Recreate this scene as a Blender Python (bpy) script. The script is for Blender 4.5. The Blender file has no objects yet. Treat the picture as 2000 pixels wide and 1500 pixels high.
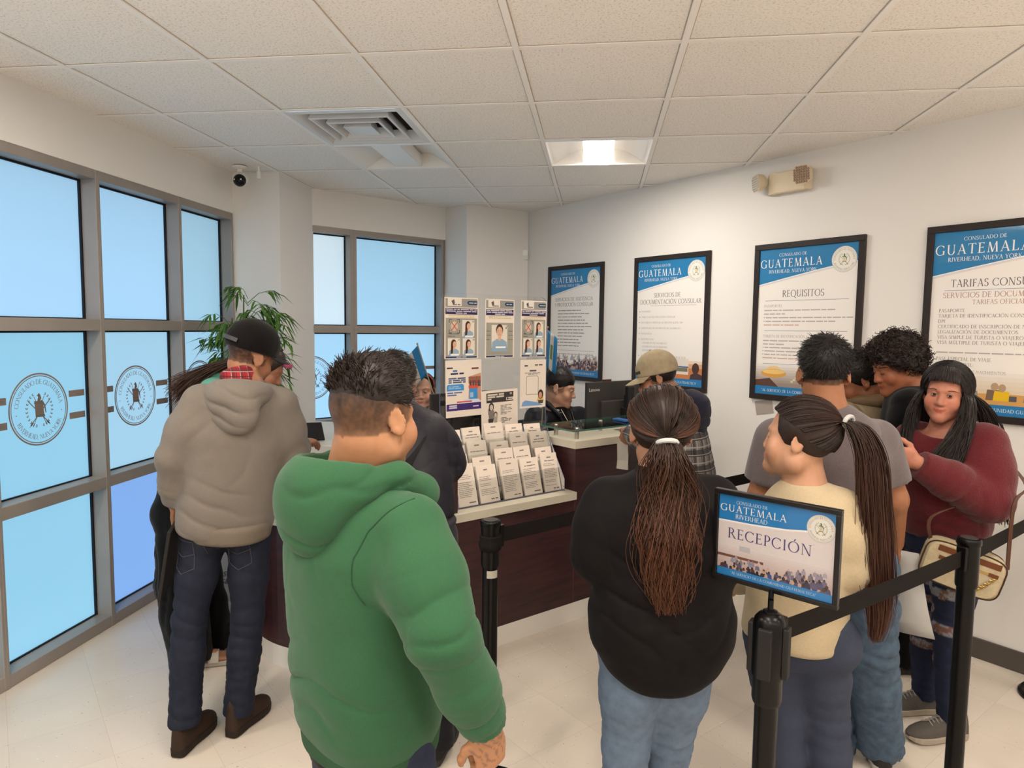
import bpy, bmesh, math, random
import numpy as np
from mathutils import Vector, Matrix

# ------------------------------------------------------------------ camera, world, exposure
SC = bpy.context.scene
COL = SC.collection
cam_d = bpy.data.cameras.new('camera')
cam_d.sensor_fit = 'HORIZONTAL'
cam_d.sensor_width = 36.0
cam_d.lens = 36.0 * 1320.0 / 2000.0
cam_d.clip_start = 0.05
cam_d.clip_end = 200
cam = bpy.data.objects.new('camera', cam_d)
COL.objects.link(cam)
_R = ((0.991996, 0.021315, -0.124456), (0.125773, -0.079666, 0.988855), (0.011162, -0.996594, -0.081709))
cam.matrix_world = Matrix(((_R[0][0], -_R[0][1], -_R[0][2], 0.0),
                           (_R[1][0], -_R[1][1], -_R[1][2], 0.0),
                           (_R[2][0], -_R[2][1], -_R[2][2], 1.575),
                           (0, 0, 0, 1)))
SC.camera = cam
SC.view_settings.view_transform = 'Standard'
SC.view_settings.look = 'None'
SC.view_settings.gamma = 1.0
SC.view_settings.use_curve_mapping = False
SC.view_settings.exposure = 0.44

W = bpy.data.worlds.new('sky')
SC.world = W
W.use_nodes = True
_nt = W.node_tree
_nt.nodes.clear()
_o = _nt.nodes.new('ShaderNodeOutputWorld')
_b = _nt.nodes.new('ShaderNodeBackground')
_tc = _nt.nodes.new('ShaderNodeTexCoord')
_sx = _nt.nodes.new('ShaderNodeSeparateXYZ')
_cr = _nt.nodes.new('ShaderNodeValToRGB')
_cr.color_ramp.elements[0].position = 0.0
_cr.color_ramp.elements[0].color = (0.24, 0.33, 0.42, 1)
_cr.color_ramp.elements[1].position = 1.0
_cr.color_ramp.elements[1].color = (0.44, 0.62, 0.84, 1)
_e = _cr.color_ramp.elements.new(0.5)
_e.color = (0.68, 0.76, 0.84, 1)
_mr = _nt.nodes.new('ShaderNodeMapRange')
_mr.inputs['From Min'].default_value = -1
_mr.inputs['From Max'].default_value = 1
_nt.links.new(_tc.outputs['Generated'], _sx.inputs[0])
_nt.links.new(_sx.outputs['Z'], _mr.inputs['Value'])
_nt.links.new(_mr.outputs[0], _cr.inputs[0])
_nt.links.new(_cr.outputs[0], _b.inputs[0])
_b.inputs[1].default_value = 1.36
_nt.links.new(_b.outputs[0], _o.inputs[0])
PANE_EMIT = 0.12       # glow put into the frosted panes to stand for daylight
LAMP_EMIT = 56.0
LAMP_COLOR = (1.0, 0.89, 0.77)
# ------------------------------------------------------------------ colour and materials
def s2l(c):
    return c / 12.92 if c <= 0.04045 else ((c + 0.055) / 1.055) ** 2.4
def rgb(r, g, b):
    return (s2l(r / 255.0), s2l(g / 255.0), s2l(b / 255.0))
MATS = {}
def new_mat(name):
    m = bpy.data.materials.new(name)
    m.use_nodes = True
    nt = m.node_tree
    return m, nt, nt.nodes['Principled BSDF']
def mat(name, color, rough=0.6, metal=0.0, noise=0.0, nscale=40.0, bump=0.0, bscale=200.0, bdist=0.002,
        coat=0.0, trans=0.0, ior=1.45, spec=0.3, attr=False, sheen=0.0, stretch=None, sss=0.0, coords='Object'):
    """principled material; colour varied by a noise, optional bump"""
    if name in MATS:
        return MATS[name]
    m, nt, p = new_mat(name)
    N, L = nt.nodes, nt.links
    p.inputs['Roughness'].default_value = rough
    p.inputs['Metallic'].default_value = metal
    p.inputs['IOR'].default_value = ior
    p.inputs['Specular IOR Level'].default_value = spec
    p.inputs['Coat Weight'].default_value = coat
    p.inputs['Coat Roughness'].default_value = 0.06
    p.inputs['Transmission Weight'].default_value = trans
    if sheen:
        p.inputs['Sheen Weight'].default_value = sheen
        p.inputs['Sheen Roughness'].default_value = 0.5
    if sss:
        p.inputs['Subsurface Weight'].default_value = sss
        p.inputs['Subsurface Radius'].default_value = (0.012, 0.005, 0.003)
        p.inputs['Subsurface Scale'].default_value = 0.4
    tc = N.new('ShaderNodeTexCoord')
    src = tc.outputs[coords]
    if stretch:
        mp = N.new('ShaderNodeMapping')
        mp.inputs['Scale'].default_value = stretch
        L.new(src, mp.inputs[0])
        src = mp.outputs[0]
    base = None
    if attr:
        at = N.new('ShaderNodeAttribute')
        at.attribute_name = 'Col'
        base = at.outputs['Color']
    p.inputs['Base Color'].default_value = (*color, 1)
    if noise:
        nz = N.new('ShaderNodeTexNoise')
        nz.inputs['Scale'].default_value = nscale
        nz.inputs['Detail'].default_value = 4
        L.new(src, nz.inputs['Vector'])
        mr = N.new('ShaderNodeMapRange')
        mr.inputs['From Min'].default_value = 0.3
        mr.inputs['From Max'].default_value = 0.7
        mr.inputs['To Min'].default_value = 1 - noise
        mr.inputs['To Max'].default_value = 1 + noise
        L.new(nz.outputs['Fac'], mr.inputs['Value'])
        mx = N.new('ShaderNodeMix')
        mx.data_type = 'RGBA'
        mx.blend_type = 'MULTIPLY'
        mx.inputs[0].default_value = 1
        if base is not None:
            L.new(base, mx.inputs[6])
        else:
            mx.inputs[6].default_value = (*color, 1)
        L.new(mr.outputs[0], mx.inputs[7])
        L.new(mx.outputs[2], p.inputs['Base Color'])
    elif base is not None:
        L.new(base, p.inputs['Base Color'])
    if bump:
        nb = N.new('ShaderNodeTexNoise')
        nb.inputs['Scale'].default_value = bscale
        nb.inputs['Detail'].default_value = 3
        L.new(src, nb.inputs['Vector'])
        bp = N.new('ShaderNodeBump')
        bp.inputs['Strength'].default_value = bump
        bp.inputs['Distance'].default_value = bdist
        L.new(nb.outputs['Fac'], bp.inputs['Height'])
        L.new(bp.outputs[0], p.inputs['Normal'])
    MATS[name] = m
    return m

# ------------------------------------------------------------------ objects
def link(o, parent=None):
    COL.objects.link(o)
    if parent is not None:
        o.parent = parent
        o.matrix_parent_inverse = parent.matrix_world.inverted() if False else Matrix.Identity(4)
    return o
def tag(o, label=None, cat=None, group=None, kind=None):
    if label: o['label'] = label
    if cat: o['category'] = cat
    if group: o['group'] = group
    if kind: o['kind'] = kind
    return o
def empty(name, loc, label=None, cat=None, group=None, kind=None, rz=0.0):
    o = bpy.data.objects.new(name, None)
    o.empty_display_size = 0.1
    o.location = loc
    o.rotation_euler = (0, 0, rz)
    COL.objects.link(o)
    return tag(o, label, cat, group, kind)

class MB:
    """collects shapes and links them as one mesh object"""
    def __init__(self):
        self.v = []; self.f = []; self.m = []; self.c = []
    def add(self, verts, faces, mi=0, col=None):
        n = len(self.v)
        self.v += [tuple(map(float, q)) for q in verts]
        self.f += [tuple(i + n for i in f) for f in faces]
        self.m += [mi] * len(faces)
        self.c += [col] * len(faces)
        return self
    def box(self, c, s, rz=0.0, mi=0, M=None, col=None):
        x, y, z = s[0] / 2, s[1] / 2, s[2] / 2
        P = [(-x, -y, -z), (x, -y, -z), (x, y, -z), (-x, y, -z), (-x, -y, z), (x, -y, z), (x, y, z), (-x, y, z)]
        if M is None:
            M = Matrix.Rotation(rz, 3, 'Z')
        P = [tuple(M @ Vector(q) + Vector(c)) for q in P]
        F = [(0, 3, 2, 1), (4, 5, 6, 7), (0, 1, 5, 4), (1, 2, 6, 5), (2, 3, 7, 6), (3, 0, 4, 7)]
        return self.add(P, F, mi, col)
    def box2(self, lo, hi, mi=0, col=None):
        return self.box([(a + b) / 2 for a, b in zip(lo, hi)], [abs(b - a) for a, b in zip(lo, hi)], 0, mi, None, col)
    def prism(self, poly, z0, z1, mi=0):
        n = len(poly)
        P = [(x, y, z0) for x, y in poly] + [(x, y, z1) for x, y in poly]
        F = [tuple(range(n - 1, -1, -1)), tuple(range(n, 2 * n))]
        F += [(i, (i + 1) % n, n + (i + 1) % n, n + i) for i in range(n)]
        return self.add(P, F, mi)
    def strip(self, pa, pb, z0, z1, mi=0):
        """solid wall between two parallel plan polylines pa and pb"""
        n = len(pa)
        P = []
        for z in (z0, z1):
            for q in pa: P.append((q[0], q[1], z))
            for q in pb: P.append((q[0], q[1], z))
        F = []
        for i in range(n - 1):
            a, b, c, d = i, i + 1, n + i + 1, n + i
            F.append((a, d, c, b))
            F.append((2 * n + a, 2 * n + b, 2 * n + c, 2 * n + d))
            F.append((a, b, 2 * n + b, 2 * n + a))
            F.append((d, 2 * n + d, 2 * n + c, c))
        F.append((0, 2 * n, 3 * n, n))
        e = n - 1
        F.append((e, n + e, 3 * n + e, 2 * n + e))
        return self.add(P, F, mi)
    def loft(self, rings, cap=True, mi=0, closed=True):
        n = len(rings[0])
        P = [q for r in rings for q in r]
        F = []
        for i in range(len(rings) - 1):
            for j in range(n if closed else n - 1):
                k = (j + 1) % n
                F.append((i * n + j, i * n + k, (i + 1) * n + k, (i + 1) * n + j))
        if cap and closed:
            F.append(tuple(range(n - 1, -1, -1)))
            F.append(tuple((len(rings) - 1) * n + j for j in range(n)))
        return self.add(P, F, mi)
    def tube(self, path, r, n=8, mi=0, cap=True):
        path = [Vector(q) for q in path]
        rs = r if isinstance(r, (list, tuple)) else [r] * len(path)
        rings = []
        up = None
        for i, q in enumerate(path):
            t = (path[min(i + 1, len(path) - 1)] - path[max(i - 1, 0)])
            if t.length < 1e-9: t = Vector((0, 0, 1))
            t.normalize()
            if up is None:
                up = Vector((0, 0, 1)) if abs(t.z) < 0.9 else Vector((1, 0, 0))
            a = t.cross(up).normalized()
            up = a.cross(t).normalized()
            rings.append([tuple(q + (a * math.cos(2 * math.pi * k / n) + up * math.sin(2 * math.pi * k / n)) * rs[i]) for k in range(n)])
        return self.loft(rings, cap, mi)
    def lathe(self, prof, c=(0, 0, 0), n=24, mi=0, M=None):
        rings = []
        for r, z in prof:
            rings.append([(r * math.cos(2 * math.pi * k / n), r * math.sin(2 * math.pi * k / n), z) for k in range(n)])
        if M is not None:
            rings = [[tuple(M @ Vector(q)) for q in r] for r in rings]
        rings = [[(q[0] + c[0], q[1] + c[1], q[2] + c[2]) for q in r] for r in rings]
        return self.loft(rings, True, mi)
    def ellipsoid(self, c, r, n=16, m=10, M=None, mi=0):
        prof = []
        rings = []
        for i in range(m + 1):
            a = -math.pi / 2 + math.pi * i / m
            rr = max(math.cos(a), 0.02)
            ring = [Vector((r[0] * rr * math.cos(2 * math.pi * k / n), r[1] * rr * math.sin(2 * math.pi * k / n), r[2] * math.sin(a))) for k in range(n)]
            if M is not None:
                ring = [M @ q for q in ring]
            rings.append([tuple(q + Vector(c)) for q in ring])
        return self.loft(rings, True, mi)
    def build(self, name, mats, parent=None, smooth=False, bevel=0.0, origin=None, segs=2):
        me = bpy.data.meshes.new(name)
        V = self.v
        if origin is not None:
            V = [(x - origin[0], y - origin[1], z - origin[2]) for x, y, z in V]
        me.from_pydata(V, [], self.f)
        if not isinstance(mats, (list, tuple)): mats = [mats]
        for mm in mats: me.materials.append(mm)
        if len(mats) > 1:
            me.polygons.foreach_set('material_index', self.m)
        if any(c is not None for c in self.c):
            ca = me.color_attributes.new('Col', 'FLOAT_COLOR', 'CORNER')
            arr = np.ones((len(me.loops), 4), np.float32)
            k = 0
            for f, c in zip(self.f, self.c):
                arr[k:k + len(f), :3] = c if c is not None else (1, 1, 1)
                k += len(f)
            ca.data.foreach_set('color', arr.ravel())
        if smooth:
            me.polygons.foreach_set('use_smooth', [True] * len(me.polygons))
            try:
                me.set_sharp_from_angle(angle=math.radians(40))
            except Exception:
                pass
        me.update()
        o = bpy.data.objects.new(name, me)
        if origin is not None: o.location = origin
        link(o, parent)
        if bevel:
            bv = o.modifiers.new('bevel', 'BEVEL')
            bv.width = bevel; bv.segments = segs; bv.limit_method = 'ANGLE'; bv.angle_limit = math.radians(50)
        return o

def local(parent, name, mb, mats, **kw):
    """a part given in world coordinates, stored relative to its thing (an empty or mesh without rotation)"""
    L = parent.location.copy()
    q = parent.parent
    while q is not None:
        L += q.location; q = q.parent
    mb.v = [(x - L.x, y - L.y, z - L.z) for x, y, z in mb.v]
    return mb.build(name, mats, parent, **kw)

def catmull(P, n=8):
    P = [Vector(p) for p in P]
    out = []
    for i in range(len(P) - 1):
        p0 = P[max(i - 1, 0)]; p1 = P[i]; p2 = P[i + 1]; p3 = P[min(i + 2, len(P) - 1)]
        for k in range(n):
            t = k / n
            out.append(0.5 * ((2 * p1) + (p2 - p0) * t + (2 * p0 - 5 * p1 + 4 * p2 - p3) * t * t + (3 * p1 - p0 - 3 * p2 + p3) * t ** 3))
    out.append(P[-1])
    return out
def offset(poly, d):
    """plan polyline moved by d along its left normals"""
    out = []
    n = len(poly)
    for i in range(n):
        a = Vector(poly[max(i - 1, 0)]).to_2d(); b = Vector(poly[i]).to_2d(); c = Vector(poly[min(i + 1, n - 1)]).to_2d()
        n1 = (b - a); n2 = (c - b)
        if n1.length < 1e-9: n1 = n2
        if n2.length < 1e-9: n2 = n1
        n1 = Vector((-n1.y, n1.x)).normalized(); n2 = Vector((-n2.y, n2.x)).normalized()
        m = (n1 + n2).normalized()
        out.append(tuple(b + m * (d / max(m.dot(n1), 0.4))))
    return out
FWD = Vector((-0.1249, 0.9922, 0)); RGT = Vector((0.9922, 0.1249, 0))
def heading(deg):
    """plan direction; 0 looks into the room, 90 to the right, 180 back to the entrance"""
    a = math.radians(deg)
    return RGT * math.sin(a) + FWD * math.cos(a)
# ------------------------------------------------------------------ room shell
CZ = 2.603
XL = -2.487
def wall_mat():
    m, nt, p = new_mat('wall_paint')
    N, L = nt.nodes, nt.links
    p.inputs['Base Color'].default_value = (0.78, 0.765, 0.745, 1)
    p.inputs['Roughness'].default_value = 0.75
    tc = N.new('ShaderNodeTexCoord'); nz = N.new('ShaderNodeTexNoise'); bp = N.new('ShaderNodeBump')
    nz.inputs['Scale'].default_value = 260; nz.inputs['Detail'].default_value = 2
    bp.inputs['Strength'].default_value = 0.12; bp.inputs['Distance'].default_value = 0.001
    L.new(tc.outputs['Object'], nz.inputs['Vector']); L.new(nz.outputs['Fac'], bp.inputs['Height']); L.new(bp.outputs[0], p.inputs['Normal'])
    return m
def floor_mat():
    m, nt, p = new_mat('vinyl_tile_floor')
    N, L = nt.nodes, nt.links
    tc = N.new('ShaderNodeTexCoord')
    br = N.new('ShaderNodeTexBrick')
    br.offset = 0.0; br.squash = 1.0
    br.inputs['Scale'].default_value = 1.0
    br.inputs['Brick Width'].default_value = 0.305
    br.inputs['Row Height'].default_value = 0.305
    br.inputs['Mortar Size'].default_value = 0.0007
    br.inputs['Mortar Smooth'].default_value = 0.3
    br.inputs['Color1'].default_value = (*rgb(206, 197, 185), 1)
    br.inputs['Color2'].default_value = (*rgb(199, 190, 178), 1)
    br.inputs['Mortar'].default_value = (*rgb(176, 165, 152), 1)
    mp = N.new('ShaderNodeMapping'); mp.inputs['Rotation'].default_value = (0, 0, math.radians(45))
    L.new(tc.outputs['Object'], mp.inputs[0]); L.new(mp.outputs[0], br.inputs['Vector'])
    n1 = N.new('ShaderNodeTexNoise'); n1.inputs['Scale'].default_value = 2.2; n1.inputs['Detail'].default_value = 5
    L.new(tc.outputs['Object'], n1.inputs['Vector'])
    r1 = N.new('ShaderNodeMapRange'); r1.inputs['From Min'].default_value = 0.3; r1.inputs['From Max'].default_value = 0.7
    r1.inputs['To Min'].default_value = 0.93; r1.inputs['To Max'].default_value = 1.05
    L.new(n1.outputs['Fac'], r1.inputs['Value'])
    mx = N.new('ShaderNodeMix'); mx.data_type = 'RGBA'; mx.blend_type = 'MULTIPLY'; mx.inputs[0].default_value = 1
    L.new(br.outputs['Color'], mx.inputs[6]); L.new(r1.outputs[0], mx.inputs[7])
    # chips of lighter and darker vinyl
    cur = mx.outputs[2]
    for sc, th, colr, st in ((38, 0.735, rgb(226, 219, 208), (1, 2.4, 1)), (52, 0.745, rgb(128, 112, 98), (2.2, 1, 1)), (90, 0.72, rgb(150, 135, 120), (1, 1, 1))):
        mq = N.new('ShaderNodeMapping'); mq.inputs['Scale'].default_value = st; mq.inputs['Rotation'].default_value = (0, 0, sc)
        L.new(tc.outputs['Object'], mq.inputs[0])
        nn = N.new('ShaderNodeTexNoise'); nn.inputs['Scale'].default_value = sc; nn.inputs['Detail'].default_value = 1.5
        L.new(mq.outputs[0], nn.inputs['Vector'])
        rr = N.new('ShaderNodeMapRange'); rr.inputs['From Min'].default_value = th; rr.inputs['From Max'].default_value = th + 0.03
        L.new(nn.outputs['Fac'], rr.inputs['Value'])
        mm = N.new('ShaderNodeMix'); mm.data_type = 'RGBA'
        L.new(rr.outputs[0], mm.inputs[0]); L.new(cur, mm.inputs[6]); mm.inputs[7].default_value = (*colr, 1)
        cur = mm.outputs[2]
    L.new(cur, p.inputs['Base Color'])
    p.inputs['Roughness'].default_value = 0.33
    p.inputs['Specular IOR Level'].default_value = 0.45
    bp = N.new('ShaderNodeBump'); bp.inputs['Strength'].default_value = 0.15; bp.inputs['Distance'].default_value = 0.002
    L.new(n1.outputs['Fac'], bp.inputs['Height']); L.new(bp.outputs[0], p.inputs['Normal'])
    return m
def tile_mat():
    m, nt, p = new_mat('acoustic_tile')
    N, L = nt.nodes, nt.links
    tc = N.new('ShaderNodeTexCoord')
    nz = N.new('ShaderNodeTexNoise'); nz.inputs['Scale'].default_value = 120; nz.inputs['Detail'].default_value = 3; nz.inputs['Roughness'].default_value = 0.7
    L.new(tc.outputs['Object'], nz.inputs['Vector'])
    cr = N.new('ShaderNodeValToRGB')
    cr.color_ramp.elements[0].position = 0.30; cr.color_ramp.elements[0].color = (*rgb(204, 196, 186), 1)
    cr.color_ramp.elements[1].position = 0.48; cr.color_ramp.elements[1].color = (*rgb(244, 239, 233), 1)
    L.new(nz.outputs['Fac'], cr.inputs[0]); L.new(cr.outputs[0], p.inputs['Base Color'])
    bp = N.new('ShaderNodeBump'); bp.inputs['Strength'].default_value = 0.5; bp.inputs['Distance'].default_value = 0.003
    L.new(nz.outputs['Fac'], bp.inputs['Height']); L.new(bp.outputs[0], p.inputs['Normal'])
    p.inputs['Roughness'].default_value = 0.95
    return m
def pane_mat(name, tint):
    """frosted film: scatters the daylight, plus a glow put in to stand for it"""
    m = bpy.data.materials.new(name); m.use_nodes = True
    nt = m.node_tree; N, L = nt.nodes, nt.links
    N.clear()
    out = N.new('ShaderNodeOutputMaterial')
    tr = N.new('ShaderNodeBsdfTranslucent'); tr.inputs[0].default_value = (*tint, 1)
    gl = N.new('ShaderNodeBsdfGlossy'); gl.inputs['Roughness'].default_value = 0.25; gl.inputs[0].default_value = (0.9, 0.95, 1, 1)
    mx = N.new('ShaderNodeMixShader'); mx.inputs[0].default_value = 0.05
    em = N.new('ShaderNodeEmission'); em.inputs[0].default_value = (*tint, 1); em.inputs[1].default_value = PANE_EMIT
    ad = N.new('ShaderNodeAddShader')
    L.new(tr.outputs[0], mx.inputs[1]); L.new(gl.outputs[0], mx.inputs[2])
    L.new(mx.outputs[0], ad.inputs[0]); L.new(em.outputs[0], ad.inputs[1])
    L.new(ad.outputs[0], out.inputs[0])
    return m
M_WALL = wall_mat(); M_FLOOR = floor_mat(); M_TILE = tile_mat()
M_GRID = mat('grid_paint', rgb(244, 240, 236), 0.5)
M_SHADOWGAP = mat('tile_edge_shade', rgb(186, 176, 164), 0.9)
M_FRAME = mat('anodised_aluminium', rgb(150, 143, 138), 0.42, 0.25, noise=0.04, nscale=8)
M_GASKET = mat('black_gasket', rgb(22, 24, 34), 0.6)
M_BASE = mat('dark_vinyl_base', rgb(84, 78, 72), 0.6)
M_WHITE = mat('white_enamel', rgb(232, 230, 226), 0.4)
M_BLACKPL = mat('black_plastic', rgb(26, 25, 27), 0.42)

RW_A = Vector((0, 5.4147)); RW_T = Vector((1, -1.0547)).normalized(); RW_N = Vector((-RW_T.y, RW_T.x))   # right wall, normal points out of the room
def rwall(s, z, off=0.0):
    """a point on the right wall: s along it, z up, off metres into the room"""
    q = RW_A + RW_T * s - RW_N * off
    return Vector((q.x, q.y, z))
W2A = Vector((-2.267, 4.808)); W2T = Vector((0.6708, 0.7417)); W2N = Vector((-W2T.y, W2T.x))
def w2(s, z, off=0.0):
    q = W2A + W2T * s - W2N * off
    return Vector((q.x, q.y, z))

b = MB(); b.add([(-2.9, -3.0, 0), (6.2, -3.0, 0), (6.2, 7.2, 0), (-2.9, 7.2, 0)], [(0, 1, 2, 3)])
fl = b.build('floor', M_FLOOR); tag(fl, kind='structure')

# ceiling: tiles with a raised T-bar grid hanging 6 mm below them
GX0, GY0, GS = -2.1517, 2.5668, 0.6096
holes = {(1, 1), (1, 2), (3, 2), (3, -3), (3, -7), (7, -3), (7, -7), (0, -2), (0, -6), (5, -3), (5, -6), (1, -4), (1, -8), (9, -5), (9, -8), (3, -5), (7, 0)}
b = MB()
for i in range(-2, 15):
    for j in range(-10, 9):
        if (i, j) in holes: continue
        x, y = GX0 + i * GS, GY0 + j * GS
        b.add([(x, y, CZ + 0.006), (x, y + GS, CZ + 0.006), (x + GS, y + GS, CZ + 0.006), (x + GS, y, CZ + 0.006)], [(0, 1, 2, 3)])
ceil = b.build('ceiling', M_TILE); tag(ceil, kind='structure')
b = MB()
for i in range(-1, 15):
    x = GX0 + i * GS
    b.box2((x - 0.012, -3.2, CZ), (x + 0.012, 7.2, CZ + 0.02))
for j in range(-9, 9):
    y = GY0 + j * GS
    b.box2((-2.7, y - 0.012, CZ + 0.0012), (6.2, y + 0.012, CZ + 0.02))
b.build('ceiling_grid', M_GRID, ceil)
b = MB()   # dark strips painting the shade between tile and bar
for i in range(-1, 15):
    x = GX0 + i * GS
    for sg in (-1, 1):
        b.box2((x + sg * 0.012, -3.2, CZ + 0.0048), (x + sg * 0.016, 7.2, CZ + 0.0055))
for j in range(-9, 9):
    y = GY0 + j * GS
    for sg in (-1, 1):
        b.box2((-2.7, y + sg * 0.012, CZ + 0.0048), (6.2, y + sg * 0.016, CZ + 0.0055))
b.build('ceiling_reveal_shade', M_SHADOWGAP, ceil)

# walls
def wall_seg(b, a, c, z0, z1, th=0.12):
    a = Vector(a); c = Vector(c); t = (c - a).normalized(); n = Vector((-t.y, t.x))
    P = [a, c, c + n * th, a + n * th]
    b.prism([tuple(q) for q in P], z0, z1)
ZH = 2.335       # underside of the window head
b = MB()
b.box2((XL - 0.25, -3.0, ZH), (XL, 4.41, CZ + 0.02))
b.box2((XL - 0.25, -3.0, 0), (XL, 1.2, ZH))
wl = b.build('wall_left', M_WALL); tag(wl, kind='structure')
b = MB()
b.box2((XL - 0.3, 4.41, 0), (-2.15, 4.95, CZ + 0.02))
o = b.build('wall_pillar', M_WALL); tag(o, kind='structure')
b = MB()
e2 = w2(1.392, 0); s2 = w2(0.0, 0)
wall_seg(b, s2.to_2d(), e2.to_2d(), ZH, CZ + 0.02, 0.2)
wall_seg(b, s2.to_2d(), e2.to_2d(), 0, 0.79, 0.2)
wb = b.build('wall_back', M_WALL); tag(wb, kind='structure')
b = MB()
q1 = w2(1.392, 0).to_2d(); q2 = Vector((-1.11, 5.664)); q3 = Vector((-0.634, 6.067))
b.prism([tuple(q1), tuple(q2), tuple(q3), tuple(q3 + Vector((-0.2, 0.3))), tuple(q1 + Vector((-0.25, 0.25)))], 0, CZ + 0.02)
o = b.build('wall_corner', M_WALL); tag(o, kind='structure')
b = MB()
r0 = rwall(-0.925, 0).to_2d(); r1 = rwall(7.2, 0).to_2d()
wall_seg(b, r0, r1, 0, CZ + 0.02, 0.15)
wr = b.build('wall_right', M_WALL); tag(wr, kind='structure')
b = MB(); b.box2((-2.9, -3.15, 0), (6.2, -3.0, CZ + 0.02))
o = b.build('wall_entrance', M_WALL); tag(o, kind='structure')
b = MB(); b.box2((5.0, -3.0, 0), (5.15, 0.25, CZ + 0.02))
o = b.build('wall_side', M_WALL); tag(o, kind='structure')
b = MB()
for s in range(1):
    a = rwall(-0.9, 0, 0.0); c = rwall(7.15, 0, 0.0)
    P = [rwall(-0.9, 0, 0.012).to_2d(), rwall(7.15, 0, 0.012).to_2d(), rwall(7.15, 0, 0).to_2d(), rwall(-0.9, 0, 0).to_2d()]
    b.prism([tuple(q) for q in P], 0, 0.1)
o = b.build('baseboard_right', M_BASE, bevel=0.003); tag(o, kind='structure')

# glazing of the left wall: bays between mullions, three panes each
PT = [pane_mat('frosted_film_%d' % i, c) for i, c in enumerate([(0.66, 0.84, 0.95), (0.62, 0.79, 0.86), (0.46, 0.63, 0.86), (0.54, 0.77, 0.85), (0.90, 0.98, 1.0), (0.66, 0.87, 0.98)])]
FD = 0.105    # frame depth, glass sits at the outer side
MW = 0.057
ZS = (0.03, 0.765, 1.57)       # rail centres (sill, middle rail, transom)
RH = 0.058
def glazing(k, y0, y1, tints):
    """one bay of the left wall between mullion centres y0 and y1"""
    root = empty('window_%d' % k, (XL, y0, 0), kind='structure')
    b = MB()
    zr = [ZS[0], ZS[1], ZS[2], ZH - 0.02]
    for z in ZS[:3]:
        b.box2((XL - FD, y0, max(z - RH / 2, 0)), (XL, y1, z + RH / 2))
    b.box2((XL - FD, y0, ZH - 0.045), (XL, y1, ZH + 0.003))
    for y in (y0, y1):
        b.box2((XL - FD, y - MW / 4 if y == y1 else y, 0), (XL + 0.0015, y if y == y1 else y + MW / 4, ZH))
    local(root, 'window_frame', b, M_FRAME, bevel=0.002)
    lv = [(ZS[0] + RH / 2, ZS[1] - RH / 2), (ZS[1] + RH / 2, ZS[2] - RH / 2), (ZS[2] + RH / 2, ZH - 0.045)]
    b = MB()
    g = 0.006
    for z0, z1 in lv:
        b.box2((XL - FD + 0.014, y0, z0), (XL - FD + 0.024, y1, z0 + g))
        b.box2((XL - FD + 0.014, y0, z1 - g * 1.6), (XL - FD + 0.024, y1, z1))
        b.box2((XL - FD + 0.014, y0 + MW / 4, z0), (XL - FD + 0.024, y0 + MW / 4 + g, z1))
        b.box2((XL - FD + 0.014, y1 - MW / 4 - g * 1.5, z0), (XL - FD + 0.026, y1 - MW / 4, z1))
    local(root, 'gasket', b, M_GASKET)
    panes = []
    for (z0, z1), t in zip(lv, tints):
        b = MB(); b.box2((XL - FD + 0.004, y0 + MW / 4, z0), (XL - FD + 0.012, y1 - MW / 4, z1))
        panes.append(local(root, 'pane', b, PT[t]))
    return root, panes
MY = [0.55, 1.25, 1.87, 2.50, 3.145, 3.815, 4.40]
WL = []
for k in range(len(MY) - 1):
    tn = (2, 1, 0) if k == 4 else ((2, 1, 1) if k == 5 else (3, 3, 0))
    WL.append(glazing(k + 1, MY[k], MY[k + 1], tn))
# the angled window wall
def w2box(b, s0, s1, z0, z1, o0, o1):
    P = [w2(s0, 0, o0), w2(s1, 0, o0), w2(s1, 0, o1), w2(s0, 0, o1)]
    b.prism([(q.x, q.y) for q in P][::-1], z0, z1)
def glazing2(k, s0, s1, tints):
    root = empty('window_%d' % k, (w2(s0, 0).x, w2(s0, 0).y, 0), kind='structure')
    b = MB()
    for z in (0.82, 1.555):
        w2box(b, s0, s1, z - RH / 2, z + RH / 2, -FD, 0.0)
    w2box(b, s0, s1, ZH - 0.045, ZH + 0.003, -FD, 0.0)
    w2box(b, s0, s0 + MW / 2, 0.79, ZH, -FD, 0.0015); w2box(b, s1 - MW / 2, s1, 0.79, ZH, -FD, 0.0015)
    local(root, 'window_frame', b, M_FRAME, bevel=0.002)
    lv = [(0.82 + RH / 2, 1.555 - RH / 2), (1.555 + RH / 2, ZH - 0.045)]
    b = MB()
    for z0, z1 in lv:
        w2box(b, s1 - MW / 2 - 0.008, s1 - MW / 2, z0, z1, -FD + 0.014, -FD + 0.024)
        w2box(b, s0 + MW / 2, s1 - MW / 2, z1 - 0.009, z1, -FD + 0.014, -FD + 0.024)
        w2box(b, s0 + MW / 2, s1 - MW / 2, z0, z0 + 0.007, -FD + 0.014, -FD + 0.024)
    local(root, 'gasket', b, M_GASKET)
    panes = []
    for (z0, z1), t in zip(lv, tints):
        b = MB(); w2box(b, s0 + MW / 2, s1 - MW / 2, z0, z1, -FD + 0.004, -FD + 0.012)
        panes.append(local(root, 'pane', b, PT[t]))
    return root, panes
WB = [glazing2(7, -0.12, 0.512, (5, 4)), glazing2(8, 0.512, 1.375, (5, 5))]
# ground outside, grey asphalt
b = MB(); b.add([(-40, -30, -0.15), (-2.75, -30, -0.15), (-2.75, 5.0, -0.15), (6, 14, -0.15), (6, 40, -0.15), (-40, 40, -0.15)], [(0, 1, 2, 3, 4, 5)])
o = b.build('ground_outside', mat('asphalt', rgb(120, 122, 124), 0.9)); tag(o, kind='structure')

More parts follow.
